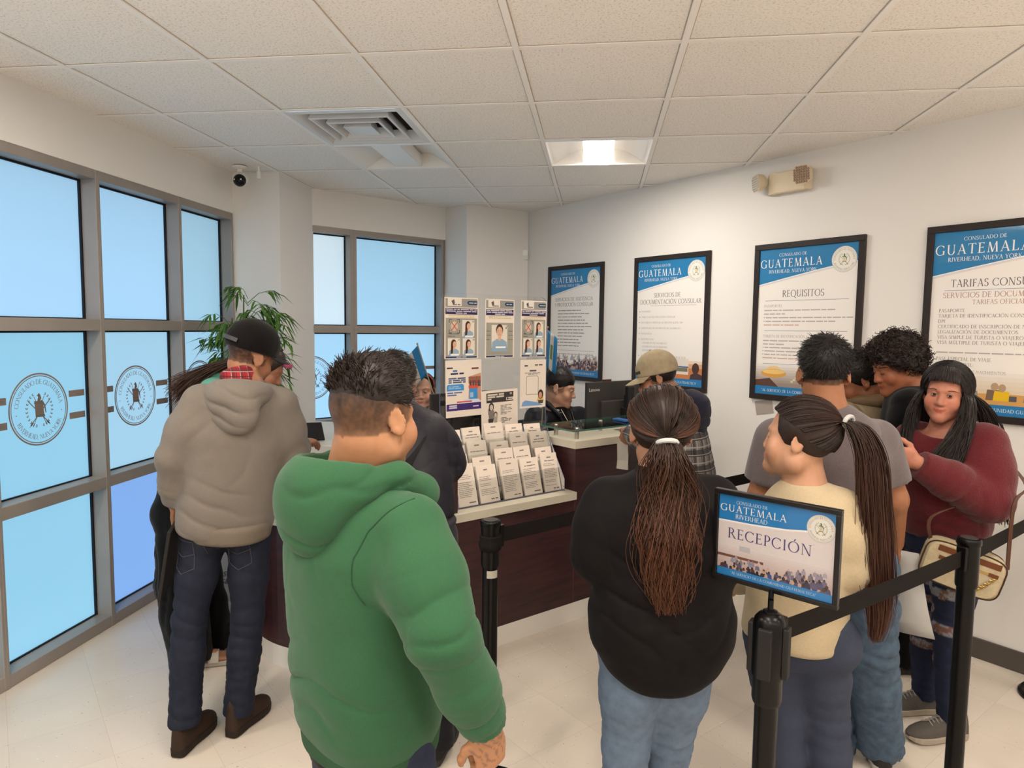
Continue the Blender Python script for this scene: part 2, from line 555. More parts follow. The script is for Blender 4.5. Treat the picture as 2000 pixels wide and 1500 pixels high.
# ------------------------------------------------------------------ ceiling fixtures
def lamp_mat():
    m = bpy.data.materials.new('lamp_lens'); m.use_nodes = True
    p = m.node_tree.nodes['Principled BSDF']
    p.inputs['Base Color'].default_value = (0.9, 0.9, 0.88, 1)
    p.inputs['Emission Color'].default_value = (*LAMP_COLOR, 1)
    p.inputs['Emission Strength'].default_value = LAMP_EMIT
    return m
M_LAMP = lamp_mat()
M_LAMPSIDE = bpy.data.materials.new('lamp_side'); M_LAMPSIDE.use_nodes = True
_p = M_LAMPSIDE.node_tree.nodes['Principled BSDF']; _p.inputs['Emission Color'].default_value = (*LAMP_COLOR, 1); _p.inputs['Emission Strength'].default_value = 0.75
M_TROFFER = mat('lamp_enamel', rgb(240, 238, 234), 0.35)
def troffer(i, j, lit, label):
    cx, cy = GX0 + (i + 0.5) * GS, GY0 + (j + 0.5) * GS
    root = empty('ceiling_light', (cx, cy, CZ), label, 'ceiling light', 'recessed square ceiling lights')
    h = GS / 2 - 0.012
    b = MB()
    prof = []
    n = 10
    for k in range(n + 1):
        t = k / n
        x = -h + 0.02 + (h - 0.02 - 0.085) * t
        z = 0.012 + 0.085 * math.sin(t * math.pi / 2)
        prof.append((x, z))
    prof = [(-h, 0.0)] + prof
    full = prof + [(-x, z) for x, z in prof[::-1]]
    rings = [[(x, y, z) for x, z in full] for y in (-h + 0.02, h - 0.02)]
    P = rings[0] + rings[1]; m = len(full)
    b.add(P, [(q, q + 1, m + q + 1, m + q) for q in range(m - 1)])
    for sg in (-1, 1):
        b.add([(-h, sg * h, 0), (h, sg * h, 0), (h, sg * (h - 0.02), 0), (-h, sg * (h - 0.02), 0)], [(0, 1, 2, 3)])
        b.add([(-h, sg * (h - 0.02), 0), (h, sg * (h - 0.02), 0), (h, sg * (h - 0.02), 0.1), (-h, sg * (h - 0.02), 0.1)], [(0, 1, 2, 3)])
    b.build('housing', M_TROFFER, root, smooth=True)
    b = MB()
    q = h - 0.022
    b.add([(-0.085, -q, 0.012), (0.085, -q, 0.012), (0.085, q, 0.012), (-0.085, q, 0.012)], [(0, 3, 2, 1)])
    b.build('lamp_lens', M_LAMP if lit else M_TROFFER, root)
    b = MB()
    for sg in (-1, 1):
        b.box2((sg * 0.086 - 0.001, -q, 0.013), (sg * 0.086 + 0.001, q, 0.085))
    b.box2((-0.085, -q, 0.083), (0.085, q, 0.085))
    b.build('lamp_tray', M_LAMPSIDE if lit else M_TROFFER, root)
    return root
troffer(3, 2, True, 'glowing square recessed ceiling light near the right wall')
troffer(1, 2, False, 'unlit square recessed ceiling light behind the air vent')
for (i, j), t in (((3, -3), 'lit square ceiling light above the middle of the waiting area'), ((3, -7), 'lit square ceiling light nearest the entrance wall, mid room'),
                  ((7, -3), 'lit square ceiling light at the right of the waiting area'), ((7, -7), 'lit square ceiling light in the entrance corner at right'),
                  ((0, -2), 'added unseen ceiling light along the window wall'), ((0, -6), 'lit square ceiling light near the entrance end of the window wall'), ((5, -3), 'added unseen ceiling light over the end of the queue'), ((5, -6), 'added unseen ceiling light over the rear of the queue'), ((1, -4), 'added unseen ceiling light between the window wall and the queue'), ((1, -8), 'added unseen ceiling light by the entrance wall, window side'), ((9, -5), 'added unseen ceiling light by the side wall'), ((9, -8), 'added unseen ceiling light in the rear corner by the side wall'), ((3, -5), 'added unseen ceiling light in the middle of the room'), ((7, 0), 'lit square ceiling light close beside the right wall')):
    troffer(i, j, True, t)  # unseen lamps, several of them added only to raise the ambient light
# square air diffuser
cx, cy = GX0 + 1.5 * GS, GY0 + 1.5 * GS
root = empty('ceiling_vent', (cx, cy, CZ), 'square white air diffuser with nested louvre cones in the ceiling', 'air vent')
M_VENT = mat('vent_enamel', rgb(214, 216, 218), 0.3)
M_DARKMETAL = mat('vent_throat', rgb(62, 48, 44), 0.5)
def sqring(b, r0, z0, r1, z1):
    P = [(sx * r0, sy * r0, z0) for sx, sy in ((-1, -1), (1, -1), (1, 1), (-1, 1))] + [(sx * r1, sy * r1, z1) for sx, sy in ((-1, -1), (1, -1), (1, 1), (-1, 1))]
    b.add(P, [(k, (k + 1) % 4, 4 + (k + 1) % 4, 4 + k) for k in range(4)])
h = GS / 2 - 0.012
b = MB(); sqring(b, h, 0, h - 0.03, -0.004); sqring(b, h - 0.03, -0.004, h - 0.075, 0.05); b.build('vent_frame', M_VENT, root)
b = MB(); sqring(b, h - 0.075, 0.05, h - 0.11, 0.13); sqring(b, h - 0.11, 0.13, 0.002, 0.135); b.build('vent_throat', M_DARKMETAL, root)
for r, z in ((0.205, -0.006), (0.14, -0.010), (0.075, -0.013)):
    b = MB(); sqring(b, r, z, r - 0.012, z - 0.002); sqring(b, r - 0.012, z - 0.002, r - 0.030, z + 0.045)
    sqring(b, r, z, r - 0.018, z + 0.05)
    if r < 0.08: b.add([(-r, -r, z), (r, -r, z), (r, r, z), (-r, r, z)], [(0, 3, 2, 1)])
    b.build('vent_louvre', M_VENT, root)
# dome camera on the ceiling beside the pillar
root = empty('security_camera', (-2.325, 4.22, CZ), 'white ceiling camera with black ball eye by the pillar', 'security camera')
b = MB(); b.lathe([(0.045, 0.0), (0.045, -0.008), (0.03, -0.016), (0.016, -0.02), (0.014, -0.05)]); b.build('mount', M_WHITE, root, smooth=True)
b = MB(); b.ellipsoid((0.01, -0.012, -0.085), (0.047, 0.047, 0.045)); b.build('housing', M_WHITE, root, smooth=True)
b = MB(); b.ellipsoid((0.02, -0.040, -0.098), (0.041, 0.036, 0.040)); eye = b.build('camera_eye', mat('black_gloss', rgb(14, 12, 14), 0.12), root, smooth=True)
for dx in (-0.018, 0.026):
    b = MB(); b.ellipsoid((0.02 + dx, -0.0725, -0.098), (0.005, 0.004, 0.005), 8, 6); b.build('lens_spot', M_WHITE, eye)
b = MB(); b.lathe([(0.006, 0.0), (0.006, -0.03), (0.013, -0.032), (0.013, -0.072), (0.011, -0.075)], (-2.203, 4.235, CZ)); o = b.build('ceiling_sensor', M_WHITE, smooth=True)
tag(o, 'small white cylinder hanging from the ceiling beside the camera', 'sensor')
# motion sensor in the corner
root = empty('wall_sensor', tuple(rwall(-0.915, 2.235, 0.04)), 'small white plastic sensor box in the corner of the walls', 'sensor')
Mz = Matrix.Rotation(math.atan2(RW_T.y, RW_T.x) + math.radians(45), 3, 'Z')
b = MB(); b.box((0, 0, 0), (0.055, 0.035, 0.10), M=Mz); b.build('housing', M_WHITE, root, bevel=0.006)
b = MB(); b.box(Mz @ Vector((0.0, -0.018, 0.01)), (0.04, 0.006, 0.05), M=Mz); b.build('lens', mat('sensor_lens', rgb(244, 244, 240), 0.25), root, bevel=0.002)
# emergency light
ec = rwall(1.615, 2.455, 0.0)
root = empty('emergency_light', tuple(ec), 'beige twin-head emergency light high on the right wall', 'emergency light')
Mr = Matrix((( RW_T.x, RW_N.x, 0), (RW_T.y, RW_N.y, 0), (0, 0, 1)))    # local x along the wall, y out of the room
M_BEIGE = mat('beige_plastic', rgb(218, 204, 178), 0.45)
b = MB(); P = [(-0.12, -0.05), (0.12, -0.05), (0.14, 0.0), (-0.14, 0.0)]
rg = [[tuple(Mr @ Vector((x * s, y * (1 if s == 1 else 0.85), z))) for x, y in P] for z, s in ((-0.065, 1), (0.06, 1))]
b.loft(rg); b.build('housing', M_BEIGE, root, bevel=0.008)
M_LENS = mat('prismatic_lens', rgb(214, 210, 200), 0.18, 0.35)
M_LENS2 = mat('prismatic_lens_shaded', rgb(164, 138, 118), 0.3, 0.2)  # darker copy of the lens, its shade put into the colour
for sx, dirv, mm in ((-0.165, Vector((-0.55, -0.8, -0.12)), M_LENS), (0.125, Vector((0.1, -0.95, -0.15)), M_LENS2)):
    c = Vector((sx, -0.075 if sx < 0 else -0.085, 0.01))
    d = dirv.normalized(); u = Vector((0, 0, 1)); rt = d.cross(u).normalized(); up = rt.cross(d)
    MM = Mr @ Matrix(((rt.x, d.x, up.x), (rt.y, d.y, up.y), (rt.z, d.z, up.z)))
    b = MB(); b.loft([[tuple(MM @ Vector((0.052 * k * math.copysign(abs(math.cos(a)) ** 0.5, math.cos(a)), y, 0.052 * k * math.copysign(abs(math.sin(a)) ** 0.5, math.sin(a)))) + Mr @ c) for a in [2 * math.pi * t / 20 for t in range(20)]] for k, y in ((0.45, -0.045), (0.85, -0.02), (1, 0.02))])
    hd = b.build('lamp_head', M_BEIGE, root, smooth=True)
    b = MB()
    for ix in range(-3, 4):
        for iz in range(-3, 4):
            if abs(ix) + abs(iz) < 6:
                q = MM @ Vector((ix * 0.0135, 0.022, iz * 0.0135)) + Mr @ c
                b.box(tuple(q), (0.0125, 0.008, 0.0125), M=MM @ Matrix.Rotation(0.785, 3, 'Y'))
    b.build('lens', mm, hd, bevel=0.003, segs=1)
# ------------------------------------------------------------------ flat printed graphics: polygons in u, v on thin layers
class Print:
    def __init__(self, O, U, V, N, step=0.00018):
        self.O, self.U, self.V, self.N, self.step = Vector(O), Vector(U), Vector(V), Vector(N), step
        self.mb = MB()
    def poly(self, pts, col, layer=0):
        P = [self.O + self.U * x + self.V * y + self.N * (self.step * (layer + 1)) for x, y in pts]
        a = sum(pts[i][0] * pts[(i + 1) % len(pts)][1] - pts[(i + 1) % len(pts)][0] * pts[i][1] for i in range(len(pts)))
        idx = tuple(range(len(P)))
        self.mb.add(P, [idx if a > 0 else idx[::-1]], 0, rgb(*col))
    def rect(self, x0, y0, x1, y1, col, layer=0):
        self.poly([(x0, y0), (x1, y0), (x1, y1), (x0, y1)], col, layer)
    def ell(self, cx, cy, rx, ry, col, layer=0, n=20, rot=0.0):
        c, s = math.cos(rot), math.sin(rot)
        self.poly([(cx + rx * math.cos(a) * c - ry * math.sin(a) * s, cy + rx * math.cos(a) * s + ry * math.sin(a) * c) for a in [2 * math.pi * k / n for k in range(n)]], col, layer)
    def ring(self, cx, cy, r0, r1, col, layer=0, n=48, sy=1.0):
        for k in range(n):
            a, c = 2 * math.pi * k / n, 2 * math.pi * (k + 1) / n
            self.poly([(cx + r0 * math.cos(a), cy + sy * r0 * math.sin(a)), (cx + r1 * math.cos(a), cy + sy * r1 * math.sin(a)),
                       (cx + r1 * math.cos(c), cy + sy * r1 * math.sin(c)), (cx + r0 * math.cos(c), cy + sy * r0 * math.sin(c))], col, layer)
    def line(self, pts, w, col, layer=0):
        for (x0, y0), (x1, y1) in zip(pts[:-1], pts[1:]):
            d = math.hypot(x1 - x0, y1 - y0) or 1e-9
            nx, ny = -(y1 - y0) / d * w / 2, (x1 - x0) / d * w / 2
            self.poly([(x0 - nx, y0 - ny), (x1 - nx, y1 - ny), (x1 + nx, y1 + ny), (x0 + nx, y0 + ny)], col, layer)
    def bars(self, x0, y, x1, hgt, col, layer=0, rnd=None):
        """a line of print too small to read, as word-long dashes"""
        rnd = rnd or random
        x = x0
        while x < x1 - hgt:
            w = min(rnd.uniform(1.6, 6.5) * hgt, x1 - x)
            self.rect(x, y, x + w, y + hgt * 0.62, col, layer)
            x += w + hgt * 0.55

TT, TN = 0.125, 0.05       # thick and thin strokes of the roman capitals
def _arc(cx, cy, rx, ry, a0, a1, n=12, T=TT, N=TN):
    out = []
    for k in range(n):
        q = []
        for a in (a0 + (a1 - a0) * k / n, a0 + (a1 - a0) * (k + 1) / n):
            a = math.radians(a); w = N + (T - N) * abs(math.cos(a)) ** 1.5
            q.append(((cx + (rx - w / 2) * math.cos(a), cy + (ry - w / 2) * math.sin(a)), (cx + (rx + w / 2) * math.cos(a), cy + (ry + w / 2) * math.sin(a))))
        out.append([q[0][0], q[0][1], q[1][1], q[1][0]])
    return out
def _V(x, y0=0, y1=1, w=TT): return [[(x - w / 2, y0), (x + w / 2, y0), (x + w / 2, y1), (x - w / 2, y1)]]
def _H(y, x0, x1, w=TN): return [[(x0, y - w / 2), (x1, y - w / 2), (x1, y + w / 2), (x0, y + w / 2)]]
def _D(x0, y0, x1, y1, w): return [[(x0 - w / 2, y0), (x0 + w / 2, y0), (x1 + w / 2, y1), (x1 - w / 2, y1)]]
def _S(x, y, l=0.13): return [[(x - l, y if y == 0 else y - 0.04), (x + l, y if y == 0 else y - 0.04), (x + l * 0.8, 0.04 if y == 0 else y), (x - l * 0.8, 0.04 if y == 0 else y)]]
def _ss(x): return _S(x, 0) + _S(x, 1)
GLY = {
    'A': (_D(.10, 0, .40, 1, TN) + _D(.38, 1, .70, 0, TT) + _H(.34, .2, .6) + _S(.10, 0) + _S(.70, 0), .80),
    'B': (_V(.15) + _ss(.12) + _arc(.25, .755, .26, .235, -90, 90) + _arc(.27, .26, .32, .265, -90, 90) + _H(.975, .1, .28) + _H(.51, .12, .28) + _H(.025, .1, .3), .66),
    'C': (_arc(.46, .5, .40, .49, 42, 318, 18) + _V(.76, .74, .95, .05) + _V(.76, .06, .24, .05), .84),
    'D': (_V(.15) + _ss(.12) + _arc(.32, .5, .46, .485, -90, 90, 16) + _H(.975, .1, .34) + _H(.025, .1, .34), .87),
    'E': (_V(.15) + _ss(.12) + _H(.975, .1, .53) + _H(.52, .15, .44) + _H(.025, .1, .56) + _V(.52, .84, 1, .05) + _V(.45, .44, .6, .045) + _V(.555, 0, .18, .05), .63),
    'F': (_V(.15) + _ss(.12) + _H(.975, .1, .52) + _H(.52, .15, .44) + _V(.51, .84, 1, .05) + _V(.44, .44, .6, .045), .58),
    'G': (_arc(.46, .5, .40, .49, 42, 318, 18) + _V(.76, .74, .95, .05) + _V(.76, .05, .42, TT) + _H(.43, .64, .88, .04), .90),
    'H': (_V(.15) + _V(.73) + _ss(.15) + _ss(.73) + _H(.51, .15, .73), .88),
    'I': (_V(.17) + _ss(.17), .34),
    'J': (_V(.2, .0, 1) + _S(.2, 1) + _arc(.08, .0, .12, .16, 200, 360, 6), .38),
    'K': (_V(.15) + _ss(.13) + _D(.22, .42, .62, 1, TN) + _D(.36, .58, .68, 0, TT) + _S(.62, 1, .09) + _S(.70, 0, .1), .76),
    'W': (_D(.10, 1, .34, 0, TT) + _D(.34, 0, .54, 1, TN) + _D(.52, 1, .76, 0, TT) + _D(.76, 0, .96, 1, TN) + _S(.10, 1, .1) + _S(.96, 1, .09), 1.06),
    'L': (_V(.15) + _ss(.12) + _H(.025, .1, .55) + _V(.54, 0, .2, .05), .60),
    'M': (_D(.14, 0, .2, 1, TN) + _D(.22, 1, .5, 0, TT) + _D(.5, 0, .79, 1, TN) + _D(.80, 1, .86, 0, TT) + _S(.14, 0) + _S(.86, 0), 1.0),
    'N': (_V(.14, 0, 1, TN) + _D(.16, 1, .74, 0, TT) + _V(.76, 0, 1, TN) + _S(.14, 0) + _S(.76, 1) + _S(.1, 1, .09), .90),
    'O': (_arc(.49, .5, .42, .49, 0, 360, 24), .98),
    'P': (_V(.15) + _ss(.14) + _arc(.25, .72, .28, .27, -90, 90) + _H(.975, .1, .28) + _H(.455, .15, .28), .60),
    'Q': (_arc(.49, .5, .42, .49, 0, 360, 24) + [[(.5, .05), (.62, .05), (1.06, -.16), (.94, -.2)]], .98),
    'R': (_V(.15) + _ss(.13) + _arc(.25, .74, .27, .25, -90, 90) + _H(.975, .1, .28) + _H(.50, .15, .28) + _D(.36, .5, .70, 0, TT) + _S(.72, 0, .08), .76),
    'S': (_arc(.29, .745, .20, .235, 35, 270, 12) + _arc(.29, .265, .22, .255, 90, -145, 12) + _V(.48, .78, .96, .045) + _V(.07, .05, .24, .045), .58),
    'T': (_V(.37) + _S(.37, 0) + _H(.975, .03, .71) + _V(.05, .82, 1, .05) + _V(.69, .82, 1, .05), .74),
    'U': (_V(.16, .35, 1) + _V(.68, .35, 1, TN) + _arc(.42, .34, .26, .34, 180, 360, 12) + _S(.16, 1) + _S(.68, 1, .1), .84),
    'V': (_D(.10, 1, .42, 0, TT) + _D(.41, 0, .70, 1, TN) + _S(.10, 1) + _S(.70, 1, .1), .80),
    'X': (_D(.14, 1, .66, 0, TT) + _D(.14, 0, .64, 1, TN) + _S(.12, 1) + _S(.66, 0) + _S(.14, 0, .1) + _S(.64, 1, .1), .80),
    'Y': (_D(.10, 1, .38, .45, TT) + _D(.38, .45, .64, 1, TN) + _V(.38, 0, .48) + _S(.38, 0) + _S(.10, 1, .11) + _S(.64, 1, .1), .74),
    'Z': (_D(.1, 0.0, .55, 1, TT) + _H(.975, .08, .6) + _H(.025, .06, .62), .68),
    ',': ([[(.08, .12), (.2, .12), (.14, -.14), (.08, -.12)]], .30), '.': ([[(.08, 0), (.2, 0), (.2, .12), (.08, .12)]], .28),
    '-': (_H(.42, .06, .34, .07), .40), ':': (_V(.15, 0, .12, .12) + _V(.15, .45, .57, .12), .3), '*': (_V(.15, .6, .95, .05) + _H(.78, 0, .3, .05), .32),
    '"': (_V(.08, .68, 1, .06) + _V(.2, .68, 1, .06), .3), '(': (_arc(.3, .5, .2, .6, 120, 240, 6), .3), ')': (_arc(.0, .5, .2, .6, -60, 60, 6), .3),
    ' ': ([], .34),
}
ACC = {'Ó': 'O', 'Á': 'A', 'É': 'E', 'Í': 'I', 'Ú': 'U', 'Ñ': 'N'}
for k, q in ACC.items():
    g, w = GLY[q]
    GLY[k] = (g + ([[(w / 2 - .03, 1.06), (w / 2 + .06, 1.06), (w / 2 + .2, 1.24), (w / 2 + .07, 1.24)]] if k != 'Ñ' else _H(1.12, w / 2 - .2, w / 2 + .2, .08)), w)
def text_w(s, h, track=0.06, sx=1.0):
    return sum(GLY[c][1] * sx + track for c in s) * h
def text(pr, s, x, y, h, col, layer=1, align='l', track=0.06, sx=1.0, fit=None):
    if fit is not None:
        w = text_w(s, h, track, sx)
        sx = sx * fit / w; track = track * fit / w
    w = text_w(s, h, track, sx)
    if align == 'c': x -= w / 2
    if align == 'r': x -= w
    for c in s:
        g, a = GLY[c]
        for p in g:
            pr.poly([(x + px * h * sx, y + py * h) for px, py in p], col, layer)
        x += (a * sx + track) * h
def text_circle(pr, s, cx, cy, r, h, col, layer, a_mid, span, top=True, sy=1.0):
    tot = sum(GLY[c][1] + .12 for c in s)
    t = 0
    for c in s:
        g, a = GLY[c]
        f = (t + a / 2) / tot - 0.5
        ang = math.radians(a_mid - span * f if top else a_mid + span * f)
        ca, sa = math.cos(ang), math.sin(ang)
        for p in g:
            out = []
            for px, py in p:
                lx = (px - a / 2) * h; ly = (py - .5) * h
                if top: X = r * ca + lx * sa + ly * ca; Y = r * sa - lx * ca + ly * sa
                else: X = r * ca - lx * sa - ly * ca; Y = r * sa + lx * ca - ly * sa
                out.append((cx + X, cy + sy * Y))
            pr.poly(out, col, layer)
        t += a + .12
def emblem(pr, cx, cy, r, line, leaf, bird, scroll, layer=2, sy=1.0, lw=1.0):
    """wreath of two laurel sprigs, crossed rifles, a parchment scroll with a long-tailed bird on it"""
    E = lambda x, y: (cx + x * r, cy + y * r * sy)
    for sg in (-1, 1):
        for k in range(11):
            a = math.radians(-78 + k * 13.5)
            rad = 0.80
            x, y = sg * rad * math.cos(a) * 0.92, rad * math.sin(a)
            for d in (-1, 1):
                ang = a + math.pi / 2 + d * 0.55
                ex, ey = math.cos(ang) * 0.13, math.sin(ang) * 0.13
                p0 = (x, y); p1 = (x + sg * ex, y + ey)
                mx, my = (p0[0] + p1[0]) / 2, (p0[1] + p1[1]) / 2
                nx, ny = -(p1[1] - p0[1]) * 0.24, (p1[0] - p0[0]) * 0.24
                pr.poly([E(*p0), E(mx + nx, my + ny), E(*p1), E(mx - nx, my - ny)], leaf, layer)
    for sg in (-1, 1):
        pr.line([E(sg * -0.55, -0.72), E(sg * 0.62, 0.42)], 0.045 * r * lw, line, layer)
        pr.line([E(sg * -0.40, -0.80), E(sg * 0.30, 0.62)], 0.03 * r * lw, line, layer)
        pr.poly([E(sg * -0.62, -0.82), E(sg * -0.44, -0.70), E(sg * -0.36, -0.58), E(sg * -0.5, -0.66)], line, layer)
    pr.poly([E(-.25, -.28), E(.26, -.30), E(.22, .30), E(-.28, .34)], scroll, layer + 1)
    pr.poly([E(-.31, .28), E(.25, .22), E(.27, .34), E(-.29, .42)], line, layer + 2)
    pr.poly([E(-.26, -.36), E(.3, -.38), E(.28, -.26), E(-.24, -.24)], line, layer + 2)
    for q in (.12, .0, -.12):
        pr.line([E(-.17, q + .02), E(.17, q)], 0.035 * r, line, layer + 2)
    # bird: head and breast above the scroll, long tail falling beside it
    pr.poly([E(-.12, .40), E(.02, .36), E(.12, .52), E(.06, .70), E(-.02, .78), E(-.06, .72), E(-.14, .66), E(-.06, .60)], bird, layer + 3)
    pr.poly([E(.02, .38), E(.14, .44), E(.34, .18), E(.38, -.2), E(.33, -.2), E(.26, .14), E(.08, .34)], bird, layer + 3)

def print_mat(name, rough, coat):
    return mat(name, (1, 1, 1), rough, attr=True, coat=coat)
M_POSTER = print_mat('poster_print', 0.5, 0.35)
M_PAPER = print_mat('paper_print', 0.75, 0.0)
M_VINYL = print_mat('vinyl_print', 0.5, 0.0)
BLUE = (38, 122, 176); INK = (92, 90, 98); NAVY = (48, 46, 84)

def seal_disc(pr, cx, cy, r, layer):
    pr.ell(cx, cy, r, r, (176, 178, 178), layer, 40)
    pr.ell(cx, cy, r * .97, r * .97, (233, 231, 224), layer + 1, 40)
    pr.ring(cx, cy, r * .90, r * .915, (150, 156, 156), layer + 2, 40)
    text_circle(pr, 'CONSULADO DE GUATEMALA', cx, cy, r * .78, r * .14, (120, 124, 120), layer + 2, 90, 190)
    text_circle(pr, 'RIVERHEAD, NUEVA YORK', cx, cy, r * .78, r * .13, (120, 124, 120), layer + 2, 270, 140, False)
    emblem(pr, cx, cy, r * .56, (150, 140, 96), (78, 110, 74), (70, 120, 84), (226, 220, 196), layer + 2)
def header(pr, x0, x1, ytop, yl, yr, small='RIVERHEAD, NUEVA YORK', k=1.0):
    """blue slanted header with the consulate's name and the seal"""
    w = x1 - x0
    n = 10
    top = [(x0, ytop), (x1, ytop)]
    low = [(x1 - w * t, yr + (yl - yr) * (t ** 1.15)) for t in [i / n for i in range(n + 1)]]
    pr.poly([(x, y - 0.012 * k) for x, y in low][::-1] + [(x1, yr), (x0, yl)][:0] + [(x, y) for x, y in low], (214, 214, 216), 1)
    pr.poly(top + [(x, y) for x, y in low], BLUE, 2)
    pr.line(low, 0.004 * k, (240, 240, 240), 3)

random.seed(5)
def crowd(pr, x0, x1, y0, y1, cols, n, rr, layer, fade=(225, 222, 218)):
    """a photograph of people printed along the foot of a poster, as soft small shapes"""
    rows = 7
    for k in range(n):
        t = k / n
        y = y1 - (y1 - y0) * (t ** .8)
        x = random.uniform(x0 + rr, x1 - rr)
        c = random.choice(cols)
        f = max(0.0, 0.75 - 1.5 * t)
        c = tuple(int(a * (1 - f) + b * f) for a, b in zip(c, fade))
        s = rr * (0.55 + 0.7 * t)
        yb = max(y - s * 1.9, y0)
        pr.poly([(max(x - s, x0), yb), (min(x + s, x1), yb), (min(x + s * .8, x1), y - s * .3), (x + s * .3, y), (x - s * .3, y), (max(x - s * .8, x0), y - s * .3)], c, layer + k * 0.02)
        hd = random.choice([(60, 46, 42), (84, 60, 50), (40, 36, 44), (196, 160, 136)])
        hd = tuple(int(a * (1 - f) + b * f) for a, b in zip(hd, fade))
        pr.ell(x, y + s * .25, s * .38, s * .45, hd, layer + k * 0.02 + 0.01, 10)

PW, PH, PF = 0.675, 0.945, 0.034
def poster(kind, s0, label):
    z0 = 1.158
    O = rwall(s0, z0, 0.0)
    root = empty('framed_poster', tuple(O), label, 'poster', 'framed consulate posters on the right wall')
    U = Vector((RW_T.x, RW_T.y, 0)); V = Vector((0, 0, 1)); N = Vector((-RW_N.x, -RW_N.y, 0))
    b = MB()
    def bar(x0, y0, x1, y1, d):
        P = [U * x + V * y + N * o for o in (0.001, d) for x, y in ((x0, y0), (x1, y0), (x1, y1), (x0, y1))]
        b.add(P, [(3, 2, 1, 0), (4, 5, 6, 7), (0, 1, 5, 4), (1, 2, 6, 5), (2, 3, 7, 6), (3, 0, 4, 7)])
    bar(0, 0, PW, PF, .022); bar(0, PH - PF, PW, PH, .022); bar(0, PF, PF, PH - PF, .022); bar(PW - PF, PF, PW, PH - PF, .022)
    b.build('frame', mat('black_frame', rgb(44, 37, 36), 0.45, noise=0.06), root, bevel=0.002)
    pr = Print(N * 0.012, U, V, N)
    x0, x1, y0, y1 = PF - .002, PW - PF + .002, PF - .002, PH - PF + .002
    w = x1 - x0
    pr.rect(x0, y0, x1, y1, (236, 232, 228), 0)
    yl, yr = y1 - .215, y1 - .105
    header(pr, x0, x1, y1, yl, yr)
    text(pr, 'CONSULADO DE', x0 + w * .36, y1 - .048, .017, (236, 238, 240), 4, 'c', sx=1.05)
    text(pr, 'GUATEMALA', x0 + w * .015, y1 - .112, .048, (240, 240, 238), 4, fit=w * .655, track=.14)
    text(pr, 'RIVERHEAD, NUEVA YORK', x0 + w * .36, y1 - .146, .020, (236, 238, 240), 4, 'c', fit=w * .50)
    seal_disc(pr, x1 - .082, y1 - .092, .072, 4)
    foot = .052
    FT = (40, 120, 178)
    R = random.Random(s0)
    GR = (150, 146, 146); GL = (176, 172, 172)
    if kind == 0:
        text(pr, 'SERVICIOS DE ASISTENCIA', x0 + w * .48, y1 - .262, .029, INK, 2, 'c', fit=w * .76)
        text(pr, 'Y PROTECCIÓN CONSULAR', x0 + w * .48, y1 - .307, .029, INK, 2, 'c', fit=w * .78)
        for k in range(12):
            pr.bars(x0 + .10, y1 - .345 - k * .0265, x0 + .10 + R.uniform(.26, .42), .012, GR, 2, R)
        pr.rect(x0 + .1, y1 - .672, x1 - .06, y1 - .670, (120, 116, 112), 2)
        pr.bars(x0 + .06, y1 - .705, x1 - .07, .011, (190, 170, 166), 2, R)
        for k in range(5):
            pr.bars(x0 + .04, y1 - .745 - k * .022, x0 + .04 + R.uniform(.1, .2), .010, GL, 2, R)
            pr.bars(x0 + .34, y1 - .745 - k * .022, x0 + .34 + R.uniform(.1, .22), .010, GL, 2, R)
        crowd(pr, x0, x1, y0 + foot, y0 + foot + .135, [(122, 82, 80), (96, 92, 120), (150, 106, 92), (70, 66, 84), (176, 150, 140), (96, 110, 150)], 150, .021, 2)
    elif kind == 1:
        text(pr, 'SERVICIOS DE', x0 + w * .46, y1 - .262, .030, INK, 2, 'c', fit=w * .40)
        text(pr, 'DOCUMENTACIÓN CONSULAR', x0 + w * .5, y1 - .310, .032, INK, 2, 'c', fit=w * .90)
        pr.rect(x0 + .13, y1 - .322, x1 - .07, y1 - .3205, (110, 104, 104), 2)
        yy = y1 - .368
        for s, dy in (('PASAPORTE', .040), ('TARJETA DE IDENTIFICACIÓN CONSULAR', .040), ('DOCUMENTO PERSONAL DE IDENTIFICACIÓN -DPI-', .040), ('CERTIFICADO DE INSCRIPCIÓN DE NACIMIENTO', .040), ('CONSTANCIA', .040), ('REGISTRO CIVIL:', .027),
                      ('   INSCRIPCIÓN DE NACIMIENTO', .027), ('   INSCRIPCIÓN DE MATRIMONIO', .027), ('   INSCRIPCIÓN DE DEFUNCIÓN', .040), ('AUTORIZACIÓN PARA PASAPORTE DE MENOR DE EDAD', .040), ('AUTORIZACIÓN DE VIAJE PARA MENORES DE EDAD', .040), ('LEGALIZACIÓN DE DOCUMENTOS', .040)):
            if not s.startswith(' '): pr.ell(x0 + .028, yy + .006, .0035, .0035, (90, 90, 96), 2, 8)
            text(pr, s.strip(), x0 + (.06 if s.startswith(' ') else .045), yy, .0125, GR, 2)
            yy -= dy
        crowd(pr, x0, x1, y0 + foot, y0 + foot + .03, [(196, 130, 80), (180, 110, 66)], 20, .05, 2)
        pr.rect(x0 + w * .30, y0 + foot, x1, y0 + foot + .075, (196, 124, 74), 5); pr.rect(x0 + w * .30, y0 + foot + .075, x1, y0 + foot + .105, (214, 166, 128), 5); pr.rect(x0 + w * .30, y0 + foot + .105, x1, y0 + foot + .125, (228, 206, 186), 5)
        pr.rect(x0 + w * .60, y0 + foot + .03, x0 + w * .8, y0 + foot + .14, (222, 214, 206), 6); pr.rect(x0 + w * .60, y0 + foot + .078, x0 + w * .8, y0 + foot + .086, (50, 90, 150), 7); pr.rect(x0 + w * .61, y0 + foot + .05, x0 + w * .79, y0 + foot + .076, (120, 116, 96), 7)
